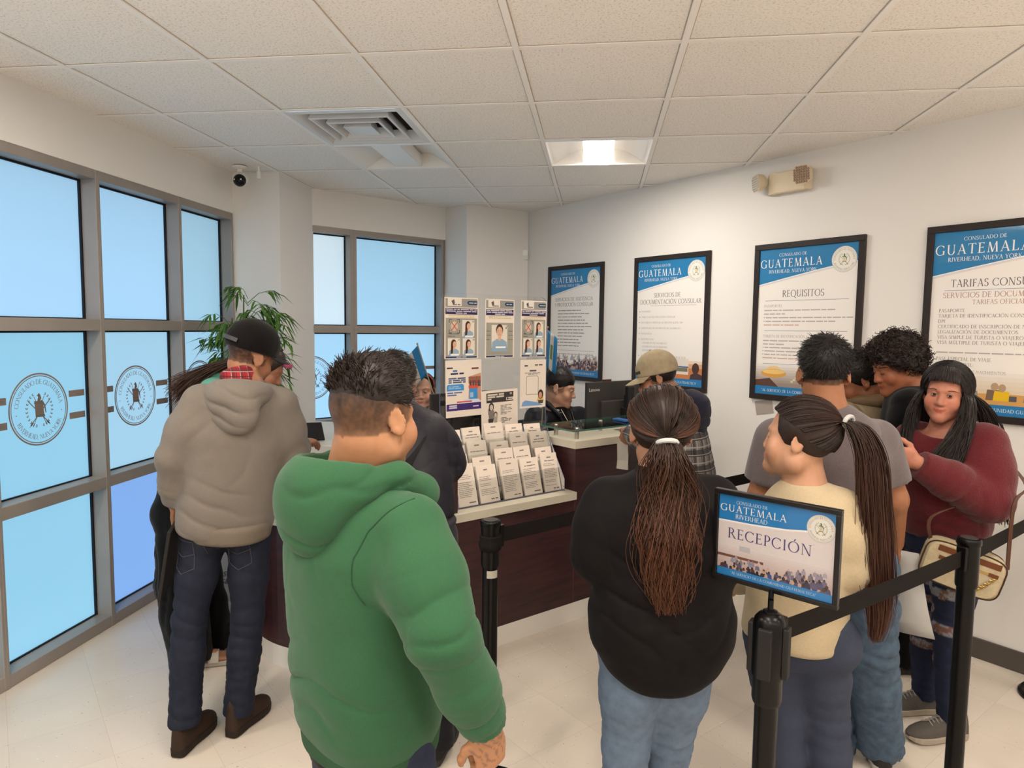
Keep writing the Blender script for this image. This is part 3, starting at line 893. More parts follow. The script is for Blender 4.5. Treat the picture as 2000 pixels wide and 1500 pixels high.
        pr.ell(x0 + w * .9, y0 + foot + .075, .03, .038, (74, 52, 46), 8); pr.poly([(x0 + w * .82, y0 + foot), (x1 - .002, y0 + foot), (x1 - .004, y0 + foot + .03), (x0 + w * .9, y0 + foot + .05), (x0 + w * .83, y0 + foot + .03)], (70, 54, 60), 7.5)
    elif kind == 2:
        text(pr, 'REQUISITOS', x0 + w * .48, y1 - .290, .040, INK, 2, 'c', fit=w * .43)
        def rule(y): pr.rect(x0 + .05, y, x1 - .045, y + .002, (70, 110, 150), 2)
        rule(y1 - .312)
        text(pr, 'PASAPORTES', x0 + .045, y1 - .350, .0155, GR, 2)
        yy = y1 - .372
        for wd, bl in ((.46, 0), (.14, 0), (.55, 1), (.45, 1), (.24, 2)):
            pr.bars(x0 + .045 + (.012 if bl == 1 else 0), yy, x0 + .045 + wd, .011, GL if bl != 2 else (206, 170, 160), 2, R)
            if bl == 1: pr.ell(x0 + .047, yy + .004, .003, .003, (90, 90, 96), 2, 8)
            yy -= .022
        rule(y1 - .492)
        text(pr, 'TARJETA DE IDENTIFICACIÓN CONSULAR -TICG-', x0 + .045, y1 - .532, .0155, GR, 2, fit=w * .74)
        yy = y1 - .555
        for wd, bl in ((.46, 0), (.14, 0), (.55, 1), (.45, 1), (.30, 1), (.24, 2)):
            pr.bars(x0 + .045 + (.012 if bl == 1 else 0), yy, x0 + .045 + wd, .011, GL if bl != 2 else (206, 170, 160), 2, R)
            if bl == 1: pr.ell(x0 + .047, yy + .004, .003, .003, (90, 90, 96), 2, 8)
            yy -= .021
        rule(y1 - .692)
        text(pr, 'DOCUMENTO PERSONAL DE IDENTIFICACIÓN', x0 + .045, y1 - .728, .0155, GR, 2, fit=w * .62)
        for k in range(2): pr.bars(x0 + .05, y1 - .752 - k * .03, x0 + .05 + .42, .011, GL, 2, R)
        # the photograph at the foot: a lamp-like gold dish, grey desk, keyboard
        for k in range(8): pr.rect(x0, y0 + foot, x1, y0 + foot + .135 - k * .016, tuple(int(a + (c - a) * k / 7) for a, c in zip((226, 222, 218), (150, 136, 128))), 2 + k * .1)
        pr.poly([(x0, y0 + foot), (x0 + .16, y0 + foot), (x0 + .10, y0 + foot + .05), (x0, y0 + foot + .035)], (92, 62, 52), 3)
        pr.poly([(x0 + .05, y0 + foot + .085), (x0 + .10, y0 + foot + .125), (x0 + .15, y0 + foot + .125), (x0 + .20, y0 + foot + .085)], (226, 200, 150), 3.1)
        pr.ell(x0 + .125, y0 + foot + .08, .085, .026, (214, 158, 74), 3.2); pr.ell(x0 + .125, y0 + foot + .089, .075, .014, (232, 196, 120), 3.3)
        for k in range(7): pr.rect(x0 + .24 + k * .013, y0 + foot + .03 + k * .012, x0 + .255 + k * .013, y0 + foot + .04 + k * .012, (214, 206, 170), 3.2)
    else:
        text(pr, 'TARIFAS CONSULARES', x0 + w * .5, y1 - .270, .036, INK, 2, 'c', fit=w * .72)
        pr.rect(x0 + .06, y1 - .287, x1 - .06, y1 - .285, (70, 110, 150), 2)
        text(pr, 'SERVICIOS DE DOCUMENTACIÓN', x0 + w * .5, y1 - .322, .026, (176, 132, 122), 2, 'c', fit=w * .82)
        text(pr, 'TARIFAS OFICIALES', x0 + w * .5, y1 - .355, .022, (176, 132, 122), 2, 'c', fit=w * .40)
        yy = y1 - .392
        for s, dy in (('PASAPORTE', .026), ('TARJETA DE IDENTIFICACIÓN CONSULAR', .026), ('DPI', .026), ('CERTIFICADO DE INSCRIPCIÓN DE NACIMIENTO', .026), ('LEGALIZACIÓN DE DOCUMENTOS', .026), ('VISA SIMPLE DE TURISTA O VIAJERO', .026), ('VISA MÚLTIPLE DE TURISTA O VIAJERO', .044), ('', .036),
                      ('PASE ESPECIAL DE VIAJE', .027), ('REGISTRO CIVIL:', .032), (' - INSCRIPCIÓN DE NACIMIENTOS', .030), (' - INSCRIPCIÓN DE MATRIMONIOS', .030), (' - INSCRIPCIÓN DE DEFUNCIONES', .030), ('AUTORIZACIÓN PARA PASAPORTE DE MENOR DE EDAD', .028), ('PERMISO DE VIAJE DE MENORES DE EDAD', .05)):
            if s: text(pr, s.strip(), x0 + (.06 if s.startswith(' ') else .04), yy, .0165 if not s.startswith(' ') else .014, (120, 112, 106), 2)
            else: pr.bars(x0 + .04, yy, x1 - .05, .010, GL, 2, R)
            yy -= dy
        for k in range(6): pr.rect(x0, y0 + foot, x1, y0 + foot + .15 - k * .02, tuple(int(a + (c - a) * k / 5) for a, c in zip((230, 224, 218), (214, 196, 170))), 2 + k * .1)
        pr.ell(x0 + .36, y0 + foot + .025, .24, .028, (206, 156, 92), 3.2)
        for px, py, c in ((.05, .09, (190, 180, 168)), (.08, .05, (60, 54, 58)), (.17, .085, (184, 176, 158)), (.20, .07, (150, 142, 128)), (.30, .08, (120, 100, 84)), (.33, .075, (226, 186, 40)), (.45, .08, (120, 130, 150)), (.52, .07, (90, 84, 90)), (.56, .09, (170, 120, 100))):
            pr.poly([(x0 + px - .035, y0 + foot + .02), (x0 + px + .035, y0 + foot + .02), (x0 + px + .03, y0 + foot + py - .01), (x0 + px - .03, y0 + foot + py - .01)], c, 3.4 + px)
            pr.ell(x0 + px, y0 + foot + py + .005, .016, .019, (176, 150, 120), 4.2 + px * .1, 12)
        pr.rect(x0 + .36, y0 + foot + .02, x0 + .39, y0 + foot + .045, (90, 90, 96), 6)
    pr.rect(x0, y0, x1, y0 + foot, FT, 9)
    text(pr, '"AL SERVICIO DE LA COMUNIDAD GUATEMALTECA"', x0 + w * .5, y0 + foot * .36, .0165, (226, 234, 240), 10, 'c', fit=w * .84)
    pr.mb.build('print', M_POSTER, root)
    return root
poster(0, -0.610, 'black framed SERVICIOS DE ASISTENCIA poster, nearest the room corner')
poster(1, 0.394, 'black framed SERVICIOS DE DOCUMENTACIÓN CONSULAR poster on the right wall')
poster(2, 1.404, 'black framed REQUISITOS poster on the right wall')
poster(3, 2.385, 'black framed TARIFAS CONSULARES poster on the right wall')

# frosted seals and bands stuck on the window panes
VG = (128, 116, 110)
def decal_left(k, yc, y0, y1):
    root, panes = WL[k]
    N = Vector((1, 0, 0)); U = Vector((0, 1, 0)); V = Vector((0, 0, 1))
    O = Vector((XL - FD + 0.0125, yc, 1.175)) - root.location
    pr = Print(O, U, V, N)
    seal_vinyl(pr, .17)
    for sg, e in ((-1, y0 - yc), (1, y1 - yc)):
        for zz in (.055, -.055):
            a, c = sorted((sg * .178, e)); pr.rect(a, zz - .016, c, zz + .016, VG, 0)
    pr.mb.build('decal', M_VINYL, panes[1])
def seal_vinyl(pr, r):
    pr.ring(0, 0, r * .955, r, VG, 0, 64); pr.ring(0, 0, r * .905, r * .93, VG, 0, 64)
    text_circle(pr, 'CONSULADO DE GUATEMALA', 0, 0, r * .76, r * .13, VG, 0, 90, 165)
    text_circle(pr, 'RIVERHEAD, NUEVA YORK', 0, 0, r * .76, r * .13, VG, 0, 270, 130, False)
    pr.ell(-r * .76, 0 - r * .1, r * .018, r * .018, VG, 0, 8); pr.ell(r * .76, -r * .1, r * .018, r * .018, VG, 0, 8)
    emblem(pr, 0, 0, r * .58, (110, 98, 92), VG, (110, 98, 92), (120, 108, 102), 0)
for k, yc in ((3, 2.835), (4, 3.50), (5, 4.12)):
    decal_left(k, yc, MY[k] + .03, MY[k + 1] - .03)
def decal_w2(k, sc, s0, s1, seal=True):
    root, panes = WB[k]
    N = Vector((-W2N.x, -W2N.y, 0)); U = Vector((W2T.x, W2T.y, 0)); V = Vector((0, 0, 1))
    pr = Print(w2(sc, 1.175, -FD + 0.0125) - root.location, U, V, N)
    if seal: seal_vinyl(pr, .17)
    for sg, e in ((-1, s0 - sc), (1, s1 - sc)):
        for zz in (.05, -.05):
            st = sg * .178 if seal else 0
            a, c = sorted((st, e))
            if c - a > 0.01: pr.rect(a, zz - .014, c, zz + .014, VG, 0)
    pr.mb.build('decal', M_VINYL, panes[0])
decal_w2(0, .20, -.08, .475)
decal_w2(1, .93, .55, 1.34)
# ------------------------------------------------------------------ reception desk
def wood_mat():
    m, nt, p = new_mat('dark_mahogany_laminate')
    N, L = nt.nodes, nt.links
    tc = N.new('ShaderNodeTexCoord'); mp = N.new('ShaderNodeMapping'); mp.inputs['Scale'].default_value = (3, 3, 26)
    nz = N.new('ShaderNodeTexNoise'); nz.inputs['Scale'].default_value = 1.6; nz.inputs['Detail'].default_value = 6; nz.inputs['Distortion'].default_value = 0.6
    cr = N.new('ShaderNodeValToRGB')
    cr.color_ramp.elements[0].position = 0.3; cr.color_ramp.elements[0].color = (*rgb(38, 19, 22), 1)
    cr.color_ramp.elements[1].position = 0.72; cr.color_ramp.elements[1].color = (*rgb(64, 32, 34), 1)
    L.new(tc.outputs['Object'], mp.inputs[0]); L.new(mp.outputs[0], nz.inputs['Vector']); L.new(nz.outputs['Fac'], cr.inputs[0]); L.new(cr.outputs[0], p.inputs['Base Color'])
    p.inputs['Roughness'].default_value = 0.38
    return m
M_WOOD = wood_mat()
M_TOP = mat('grey_laminate_top', rgb(190, 184, 168), 0.35, noise=0.03, nscale=150)
M_KICK = mat('pale_kick_plate', rgb(226, 223, 217), 0.32, 0.15)
F0 = Vector((-0.2, 3.47)); TD = Vector((1, 1)).normalized(); ND = Vector((-1, 1)).normalized()
def dk(s, d): 
    q = F0 + TD * s + ND * d
    return (q.x, q.y)
def dk3(s, d, z): 
    q = dk(s, d)
    return Vector((q[0], q[1], z))
curve_pts = [dk(-.61, 0), (-.80, 2.905), (-1.02, 2.82), (-1.28, 2.822), (-1.51, 2.905), (-1.66, 3.07), (-1.72, 3.32), (-1.73, 3.7), (-1.73, 4.0)]
LEFT = [tuple(q.to_2d()) for q in catmull([(x, y, 0) for x, y in curve_pts], 6)]
OUT = [dk(1.1, 0), dk(.8, 0), dk(.5, 0), dk(.135, 0), dk(-.2, 0)] + LEFT
desk = empty('reception_desk', (-.6, 3.4, 0), 'dark mahogany curved reception desk with pale grey counter tops', 'desk')
inn = offset(OUT, -0.02)
def band(b, poly, d0, d1, z0, z1): b.strip(offset(poly, d1), offset(poly, d0), z0, z1)
# offsets run to the left of the drawing direction; OUT runs right to left so the inner side is at negative d
b = MB(); b.strip(OUT, offset(OUT, -.06), .10, .672); b.strip(LEFT, offset(LEFT, -.06), .714, .945); b.strip([dk(1.1, 0), dk(.135, 0)], [dk(1.1, .05), dk(.135, .05)], .672, .945)
b.strip([dk(.135, .345), dk(-.61, .345)], [dk(.135, .40), dk(-.61, .40)], .10, .945)
for s_ in (.155, 1.10): b.strip([dk(s_, .05), dk(s_ - .02, .05)], [dk(s_, .34), dk(s_ - .02, .34)], .0, .945)
b.strip([dk(-.59, .05), dk(-.61, .05)], [dk(-.59, .40), dk(-.61, .40)], .714, .945)
local(desk, 'body', b, M_WOOD)
b = MB(); b.strip(offset(OUT, .001), offset(OUT, -.05), .0, .10); local(desk, 'kick_plate', b, M_KICK)
lp = [dk(.132, 0), dk(-.2, 0)] + LEFT
b = MB(); b.strip(offset(lp, .022), offset(lp, -.40), .672, .714); local(desk, 'ledge', b, M_TOP, bevel=.003)
b = MB(); b.strip(offset(LEFT, .022), offset(LEFT, -.42), .945, .985); b.strip([dk(.135, .31), dk(-.61, .31)], [dk(.135, .44), dk(-.61, .44)], .9452, .9852)
b.strip([dk(1.12, -.02), dk(.115, -.02)], [dk(1.12, .34), dk(.115, .34)], .945, .985)
local(desk, 'counter_top', b, M_TOP, bevel=.003)
for s in (.135, .62):
    b = MB(); b.box(dk3(s, -.0005, .40), (.003, .002, .6), math.radians(45)); local(desk, 'panel_seam', b, mat('seam_brown', rgb(96, 62, 58), .5))
M_GLASS = mat('clear_glass', (0.93, 0.97, 0.95), 0.02, trans=1.0, ior=1.45)
M_GLASSEDGE = mat('green_glass_edge', rgb(70, 110, 100), 0.1)
M_STEEL = mat('brushed_steel', rgb(186, 182, 172), 0.3, 0.9)
def sheet_glass(name):
    m = bpy.data.materials.new(name); m.use_nodes = True
    nt = m.node_tree; N, L = nt.nodes, nt.links; N.clear()
    o = N.new('ShaderNodeOutputMaterial'); t = N.new('ShaderNodeBsdfTransparent'); g = N.new('ShaderNodeBsdfGlossy'); mx = N.new('ShaderNodeMixShader'); fr = N.new('ShaderNodeFresnel')
    t.inputs[0].default_value = (.955, .965, .965, 1); g.inputs['Roughness'].default_value = .02; fr.inputs['IOR'].default_value = 1.35
    L.new(fr.outputs[0], mx.inputs[0]); L.new(t.outputs[0], mx.inputs[1]); L.new(g.outputs[0], mx.inputs[2]); L.new(mx.outputs[0], o.inputs[0])
    return m
M_ACRYL = sheet_glass('clear_acrylic')
M_ACEDGE = mat('acrylic_edge', rgb(120, 130, 170), .15)
# glass shelf on steel standoffs over the right part of the desk
gz = 1.032
b = MB(); P = [dk(.12, .0), dk(.95, .0), dk(.95, .30), dk(.12, .30)]
b.add([(x, y, gz) for x, y in P] + [(x, y, gz + .009) for x, y in P], [(0, 1, 2, 3)[::-1], (4, 5, 6, 7)], 0)
b.add([(x, y, gz) for x, y in P] + [(x, y, gz + .009) for x, y in P], [(0, 1, 5, 4), (1, 2, 6, 5), (2, 3, 7, 6), (3, 0, 4, 7)], 1)
shelf = local(desk, 'glass_shelf', b, [M_ACRYL, M_GLASSEDGE])
for s, d in ((.19, .22), (.52, .2), (.86, .2), (.19, .05), (.86, .05)):
    q = dk(s, d)
    b = MB(); b.lathe([(.012, .985), (.012, gz), (.012, gz + .01), (.010, gz + .014)], (q[0], q[1], 0), 16); local(shelf, 'standoff', b, M_STEEL, smooth=True)

# sneeze guard with notices
GD = .38
def gp(s, z, off=0.0):
    q = dk(s, GD - off)
    return Vector((q[0], q[1], z))
def rounded(s0, s1, z0, z1, r, n=6):
    P = [(s0, z0), (s1, z0)]
    for k in range(n + 1): a = math.pi / 2 * k / n; P.append((s1 - r + r * math.cos(a), z1 - r + r * math.sin(a)))
    for k in range(n + 1): a = math.pi / 2 + math.pi / 2 * k / n; P.append((s0 + r + r * math.cos(a), z1 - r + r * math.sin(a)))
    return P
guard = empty('sneeze_guard', gp(-.1, .985), 'clear acrylic sneeze guard standing on the desk, hung with notices', 'screen')
P = rounded(-.475, .245, .987, 1.755, .05); n = len(P)
b = MB(); b.add([gp(s, z) for s, z in P] + [gp(s, z, .005) for s, z in P], [tuple(range(n)), tuple(range(2 * n - 1, n - 1, -1))], 0)
b.add([gp(s, z) for s, z in P] + [gp(s, z, .005) for s, z in P], [(k, n + k, n + (k + 1) % n, (k + 1) % n) for k in range(n)], 1)
local(guard, 'acrylic_panel', b, [M_ACRYL, M_ACEDGE])
for s in (-.3, .1):
    b = MB(); b.box(gp(s, .991, -.0), (.09, .16, .008), math.radians(45)); b.box(gp(s, 1.005, -.012), (.09, .016, .03), math.radians(45)); local(guard, 'foot', b, M_ACEDGE)
SK1 = (222, 176, 150); HR = (74, 50, 42); SHIRT = (142, 172, 196)
def portrait(pr, cx, cy, s, hair=True, turn=0.0, L=5):
    pr.poly([(cx - .52 * s, cy - .8 * s), (cx + .52 * s, cy - .8 * s), (cx + .46 * s, cy - .3 * s), (cx + .18 * s, cy - .14 * s), (cx - .18 * s, cy - .14 * s), (cx - .46 * s, cy - .3 * s)], SHIRT, L)
    if hair:
        pr.ell(cx - .04 * s, cy + .3 * s, .27 * s, .36 * s, HR, L + 1, 14); pr.poly([(cx - .34 * s, cy - .6 * s), (cx - .12 * s, cy - .5 * s), (cx - .04 * s, cy + .3 * s), (cx - .3 * s, cy + .3 * s)], HR, L + 1)
    else:
        pr.ell(cx, cy + .32 * s, .23 * s, .32 * s, HR, L + 1, 14)
    pr.rect(cx - .09 * s, cy - .22 * s, cx + .09 * s, cy + .08 * s, SK1, L + 2)
    pr.ell(cx + turn * s, cy + .22 * s, .19 * s, .27 * s, SK1, L + 3, 14)
    for e in (-.08, .08): pr.ell(cx + (turn * 1.4 + e) * s, cy + .27 * s, .025 * s, .018 * s, (70, 50, 46), L + 4, 6)
    pr.rect(cx + (turn * 1.4 - .06) * s, cy + .09 * s, cx + (turn * 1.4 + .06) * s, cy + .11 * s, (180, 100, 90), L + 4)
def notice(s0, z0, w, h, label, draw, rot=0.0, off=.0065):
    U = Vector((TD.x, TD.y, 0)); V = Vector((0, 0, 1)); N = Vector((-ND.x, -ND.y, 0))
    O = gp(s0, z0, off)
    Uc = U * math.cos(rot) + V * math.sin(rot); Vc = V * math.cos(rot) - U * math.sin(rot)
    pr = Print(Vector((0, 0, 0)), Uc, Vc, N)
    b = pr.mb
    P = [Uc * x + Vc * y + N * o for o in (-.0003, .0001) for x, y in ((0, 0), (w, 0), (w, h), (0, h))]
    b.add(P, [(3, 2, 1, 0), (0, 1, 5, 4), (1, 2, 6, 5), (2, 3, 7, 6), (3, 0, 4, 7)], 0, rgb(228, 218, 206))
    pr.rect(0, 0, w, h, (230, 219, 207), 0)
    draw(pr, w, h)
    o = b.build('notice', M_PAPER)
    o.location = O
    return tag(o, label, 'notice', 'notices on the acrylic screen')
RN = random.Random(3)
def photo_rules(kind):
    def f(pr, w, h):
        pr.rect(.006, h * .84, w - .006, h - .006, (150, 148, 146), 1); pr.rect(.02, h * .86, w * .5, h - .006, (228, 220, 210), 2)
        pr.poly([(w * .2, h * .94), (w * .28, h * .97), (w * .3, h * .9), (w * .24, h * .89)], (90, 86, 90), 3); pr.bars(w * .24, h * .875, w * .46, .009, (110, 106, 106), 3, RN)
        pr.poly([(w * .66, h * .92), (w * .70, h * .95), (w * .97, h * .95), (w * .97, h * .885), (w * .70, h * .885)], (40, 66, 92), 2); pr.bars(w * .72, h * .91, w * .95, .008, (190, 196, 206), 3, RN)
        pr.rect(.006, h * .725, w - .006, h * .825, (54, 48, 84), 1)
        for k, a in enumerate((.02, .03, .3)): pr.bars(w * a + .006, h * (.797 - k * .03), w * (1 - a) - .006, .009, (200, 196, 210), 2, RN)
        pr.rect(.008, h * .045, w - .008, h * (.665 if kind != 1 else .60), (158, 156, 146), 1)
        pr.rect(.008, h * .01, w - .008, h * .04, (60, 62, 92), 1); pr.bars(w * .35, h * .017, w * .65, .007, (190, 190, 200), 2, RN)
        for k in range(2): pr.bars(w * .12, h * (.70 - k * .025), w * .88, .005, (196, 176, 120), 2, RN)
        if kind == 1:
            pr.rect(w * .22, h * .17, w * .76, h * .56, (226, 218, 206), 2); portrait(pr, w * .49, h * .37, .105, False); pr.rect(w * .36, h * .165, w * .7, h * .195, (240, 236, 230), 9)
            pr.rect(w * .68, h * .49, w * .77, h * .55, (206, 200, 190), 8); pr.line([(w * .69, h * .52), (w * .715, h * .50), (w * .76, h * .55)], .003, (70, 66, 66), 9)
            for yy in (.45, .38, .31): pr.bars(w * .04, h * yy, w * .19, .006, (110, 108, 104), 3, RN); pr.bars(w * .8, h * yy, w * .95, .006, (110, 108, 104), 3, RN)
        else:
            for sx, sy in ((.52, .345), (.10, .045), (.535, .045)):
                pr.rect(w * sx, h * (sy + .02), w * (sx + .36), h * (sy + .29), (226, 218, 206), 2)
                portrait(pr, w * (sx + .18), h * (sy + .145), .062, True, (-.05, .06, .03)[int(sx * 10) % 3]); pr.rect(w * (sx + .08), h * (sy + .005), w * (sx + .32), h * (sy + .035), (240, 236, 230), 10)
                pr.line([(w * (sx + .29), h * (sy + .25)), (w * (sx + .35), h * (sy + .28))], .002, (120, 110, 100), 8); pr.line([(w * (sx + .29), h * (sy + .28)), (w * (sx + .35), h * (sy + .25))], .002, (120, 110, 100), 8)
            cx, cy = w * .29, h * .53
            pr.ell(cx, cy, .022, .026, (200, 190, 176), 2, 12)
            for sg in (-1, 1): pr.line([(cx - .018, cy - sg * .022), (cx + .018, cy + sg * .022)], .005, (206, 96, 70), 4)
            for sx2 in (-1, 1):
                for sy2 in (-1, 1): pr.line([(cx + sx2 * .015, cy + sy2 * .035), (cx + sx2 * .032, cy + sy2 * .035), (cx + sx2 * .032, cy + sy2 * .018)], .003, (60, 56, 56), 4)
            for k in range(2): pr.bars(w * .1, h * (.40 - k * .04), w * (.45 - .15 * k), .007, (110, 104, 100), 3, RN)
    return f
def flyer_blue(pr, w, h):
    pr.rect(.004, h * .115, w - .004, h * .235, (66, 44, 110), 1); pr.bars(w * .09, h * .19, w * .3, .013, (206, 196, 224), 2, RN); pr.bars(w * .09, h * .155, w * .3, .013, (206, 196, 224), 2, RN); pr.bars(w * .75, h * .16, w * .94, .010, (206, 196, 224), 2, RN)
    pr.poly([(w * .62, h * .87), (w * .64, h * .5), (w * .62, h * .30), (w - .004, h * .26), (w - .004, h * .76), (w * .63, h * .70)], (196, 150, 126), 1)
    pr.rect(w * .63, h * .58, w - .006, h * .70, (150, 96, 80), 2)
    for k in range(7): pr.poly([(w * (.66 + k * .045), h * .52), (w * (.70 + k * .045), h * .52), (w * (.69 + k * .045), h * .63), (w * (.67 + k * .045), h * .63)], [(60, 50, 60), (150, 60, 52), (50, 56, 84)][k % 3], 3)
    pr.rect(w * .63, h * .49, w * .9, h * .54, (214, 84, 60), 4); pr.rect(w * .65, h * .30, w * .88, h * .49, (64, 140, 204), 4); pr.rect(w * .67, h * .33, w * .76, h * .42, (150, 190, 226), 5)
    pr.rect(w * .72, h * .83, w * .92, h * .86, (120, 60, 60), 1); pr.bars(w * .04, h * .855, w * .2, .012, (50, 46, 70), 2, RN)
    pr.bars(w * .2, h * .80, w * .32, .014, (60, 110, 170), 2, RN); pr.bars(w * .14, h * .75, w * .5, .015, (40, 60, 96), 2, RN)
    for k in range(3): pr.bars(w * .08, h * (.67 - k * .035), w * .55, .012, (70, 90, 130), 2, RN)
    P = rounded(w * .03, w * .5, h * .465, h * .58, .012, 4); pr.poly(P, (70, 146, 210), 1)
    for k in range(2): pr.bars(w * .08, h * (.53 - k * .03), w * .42, .009, (150, 190, 226), 2, RN)
    pr.bars(w * .04, h * .42, w * .45, .011, (90, 110, 160), 2, RN); pr.bars(w * .04, h * .38, w * .3, .011, (90, 110, 160), 2, RN)
    pr.poly([(w * .3, h * .235), (w * .95, h * .235), (w * .93, h * .29), (w * .6, h * .31)], (206, 214, 230), 3); pr.rect(w * .3, h * .25, w * .72, h * .275, (206, 90, 80), 4)
def flyer_wave(pr, w, h):
    pr.bars(w * .16, h * .86, w * .36, .014, (90, 86, 92), 2, RN); pr.bars(w * .56, h * .875, w * .86, .012, (90, 86, 92), 2, RN); pr.bars(w * .36, h * .755, w * .62, .014, (90, 84, 96), 2, RN)
    pr.bars(w * .18, h * .715, w * .8, .007, (140, 136, 140), 2, RN); pr.bars(w * .3, h * .69, w * .68, .007, (140, 136, 140), 2, RN)
    P = rounded(w * .24, w * .70, h * .28, h * .66, .012, 4); pr.line(P + [P[0]], .0022, (60, 56, 62), 2)
    pr.poly([(w * .06, h * .04), (w * .9, h * .04), (w * .7, h * .10), (w * .4, h * .14), (w * .2, h * .16), (w * .1, h * .12)], (120, 158, 206), 1)
    pr.ell(w * .8, h * .27, .02, .028, (52, 38, 36), 3); pr.ell(w * .79, h * .255, .013, .018, (206, 150, 120), 4); pr.poly([(w * .64, h * .12), (w * .94, h * .12), (w * .9, h * .22), (w * .7, h * .22)], (214, 184, 110), 3); pr.poly([(w * .72, h * .08), (w * .9, h * .08), (w * .9, h * .15), (w * .7, h * .15)], (84, 74, 70), 4)
def flyer_mono(pr, w, h):
    K = (64, 58, 56)
    pr.rect(w * .14, h * .73, w * .88, h * .945, K, 1)
    for k, x in enumerate((.62, .62, .3)): pr.bars(w * .17, h * (.885 - k * .05), w * x, .015, (206, 196, 186), 2, RN)
    pr.rect(w * .68, h * .755, w * .88, h * .82, (224, 214, 202), 3); pr.ell(w * .72, h * .79, .006, .007, K, 4, 10); pr.bars(w * .75, h * .78, w * .86, .007, K, 4, RN); pr.rect(w * .78, h * .88, w * .84, h * .925, (170, 160, 152), 2)
    pr.ell(w * .27, h * .64, .017, .024, K, 2); pr.ell(w * .27, h * .625, .011, .016, (206, 192, 178), 3); pr.poly([(w * .19, h * .60), (w * .25, h * .68), (w * .23, h * .46), (w * .18, h * .48)], K, 2.5)
    pr.poly([(w * .18, h * .56), (w * .34, h * .56), (w * .33, h * .38), (w * .2, h * .38)], (130, 122, 116), 3); pr.poly([(w * .18, h * .38), (w * .33, h * .38), (w * .3, h * .22), (w * .19, h * .22)], K, 3)
    pr.ell(w * .38, h * .465, .013, .016, K, 4); pr.ell(w * .38, h * .455, .009, .012, (206, 192, 178), 5); pr.poly([(w * .33, h * .42), (w * .43, h * .42), (w * .42, h * .3), (w * .33, h * .3)], (170, 160, 150), 4); pr.poly([(w * .33, h * .3), (w * .42, h * .3), (w * .42, h * .2), (w * .33, h * .2)], (110, 102, 98), 4)
    for k in range(7): pr.bars(w * .52, h * (.64 - k * .032), w * (.62 + .28 * RN.random()), .008, (150, 142, 136), 2, RN)
    for k in range(4): pr.bars(w * .54, h * (.36 - k * .032), w * (.64 + .22 * RN.random()), .008, (120, 112, 108), 2, RN); pr.ell(w * .52, h * (.363 - k * .032), .002, .002, K, 2, 6)
    pr.rect(w * .6, h * .09, w * .86, h * .18, K, 2); pr.bars(w * .62, h * .14, w * .84, .010, (190, 180, 172), 3, RN); pr.bars(w * .62, h * .11, w * .84, .010, (190, 180, 172), 3, RN)
    pr.bars(w * .22, h * .1, w * .4, .016, (110, 102, 98), 2, RN)
notice(-.452, 1.415, .212, .318, 'photo rules notice with a red cross and three women, beside the window', photo_rules(0))
notice(-.195, 1.415, .198, .318, 'photo rules notice with a single large portrait, middle of the top row', photo_rules(1))
notice(.050, 1.415, .188, .318, 'photo rules notice with three women, at the right end of the top row', photo_rules(2))
notice(-.440, 1.105, .228, .300, 'blue and purple flyer with a photograph, lower left of the screen', flyer_blue, .02)
notice(.050, 1.125, .190, .275, 'white flyer with blue wave and empty square, right of the screen', flyer_wave)
notice(-.213, .985, .250, .250, 'black and white flyer with a mother and child, lowest on the screen', flyer_mono, .03, .009)

# ------------------------------------------------------------------ brochure rack and its leaflets
rk = empty('brochure_rack', dk3(-.22, .15, .714), 'clear acrylic tiered brochure rack on the desk ledge', 'rack')
U3 = Vector((TD.x, TD.y, 0)); N3 = Vector((ND.x, ND.y, 0)); Z3 = Vector((0, 0, 1))
tilt = math.radians(16)
VT = Z3 * math.cos(tilt) + N3 * math.sin(tilt); NT = N3 * math.cos(tilt) - Z3 * math.sin(tilt)     # leaning plane
RS0, RS1 = -.585, .085
b = MB()
def slab(b, O, U, V, w, h, N, th, mi=(0, 1)):
    P = [O + U * x + V * y + N * o for o in (0, th) for x, y in ((0, 0), (w, 0), (w, h), (0, h))]
    b.add(P, [(3, 2, 1, 0), (4, 5, 6, 7)], mi[0]); b.add(P, [(0, 1, 5, 4), (1, 2, 6, 5), (2, 3, 7, 6), (3, 0, 4, 7)], mi[1])
rows = []
for r in range(4):
    z = .720 + r * .062; d = .045 + r * .045
    slab(b, dk3(RS0, d, z), U3, VT, RS1 - RS0, .10 if r else .12, NT, .002)
    slab(b, dk3(RS0, d, z), U3, N3, RS1 - RS0, .032, Z3, .002)
    rows.append((d, z))
slab(b, dk3(RS0, .078, .716), U3, VT, RS1 - RS0, .34, NT, .003)
local(rk, 'tiers', b, [M_ACRYL, M_ACEDGE])
for s in (RS0 - .004, RS1 + .001):
    b = MB(); P = [dk3(s, .03, .715), dk3(s, .27, .715), dk3(s, .27, 1.02), dk3(s, .18, 1.02), dk3(s, .03, .78)]
    Q = [p + U3 * .003 for p in P]
    b.add(P + Q, [(0, 1, 2, 3, 4), (9, 8, 7, 6, 5)], 0); b.add(P + Q, [(k, 5 + k, 5 + (k + 1) % 5, (k + 1) % 5) for k in range(5)], 1); local(rk, 'side_panel', b, [M_ACRYL, M_ACEDGE])
RL = random.Random(11)
ORD = ('leftmost', 'second from the left', 'middle', 'second from the right', 'rightmost'); ROW = ('front row', 'second row', 'third row', 'back row')
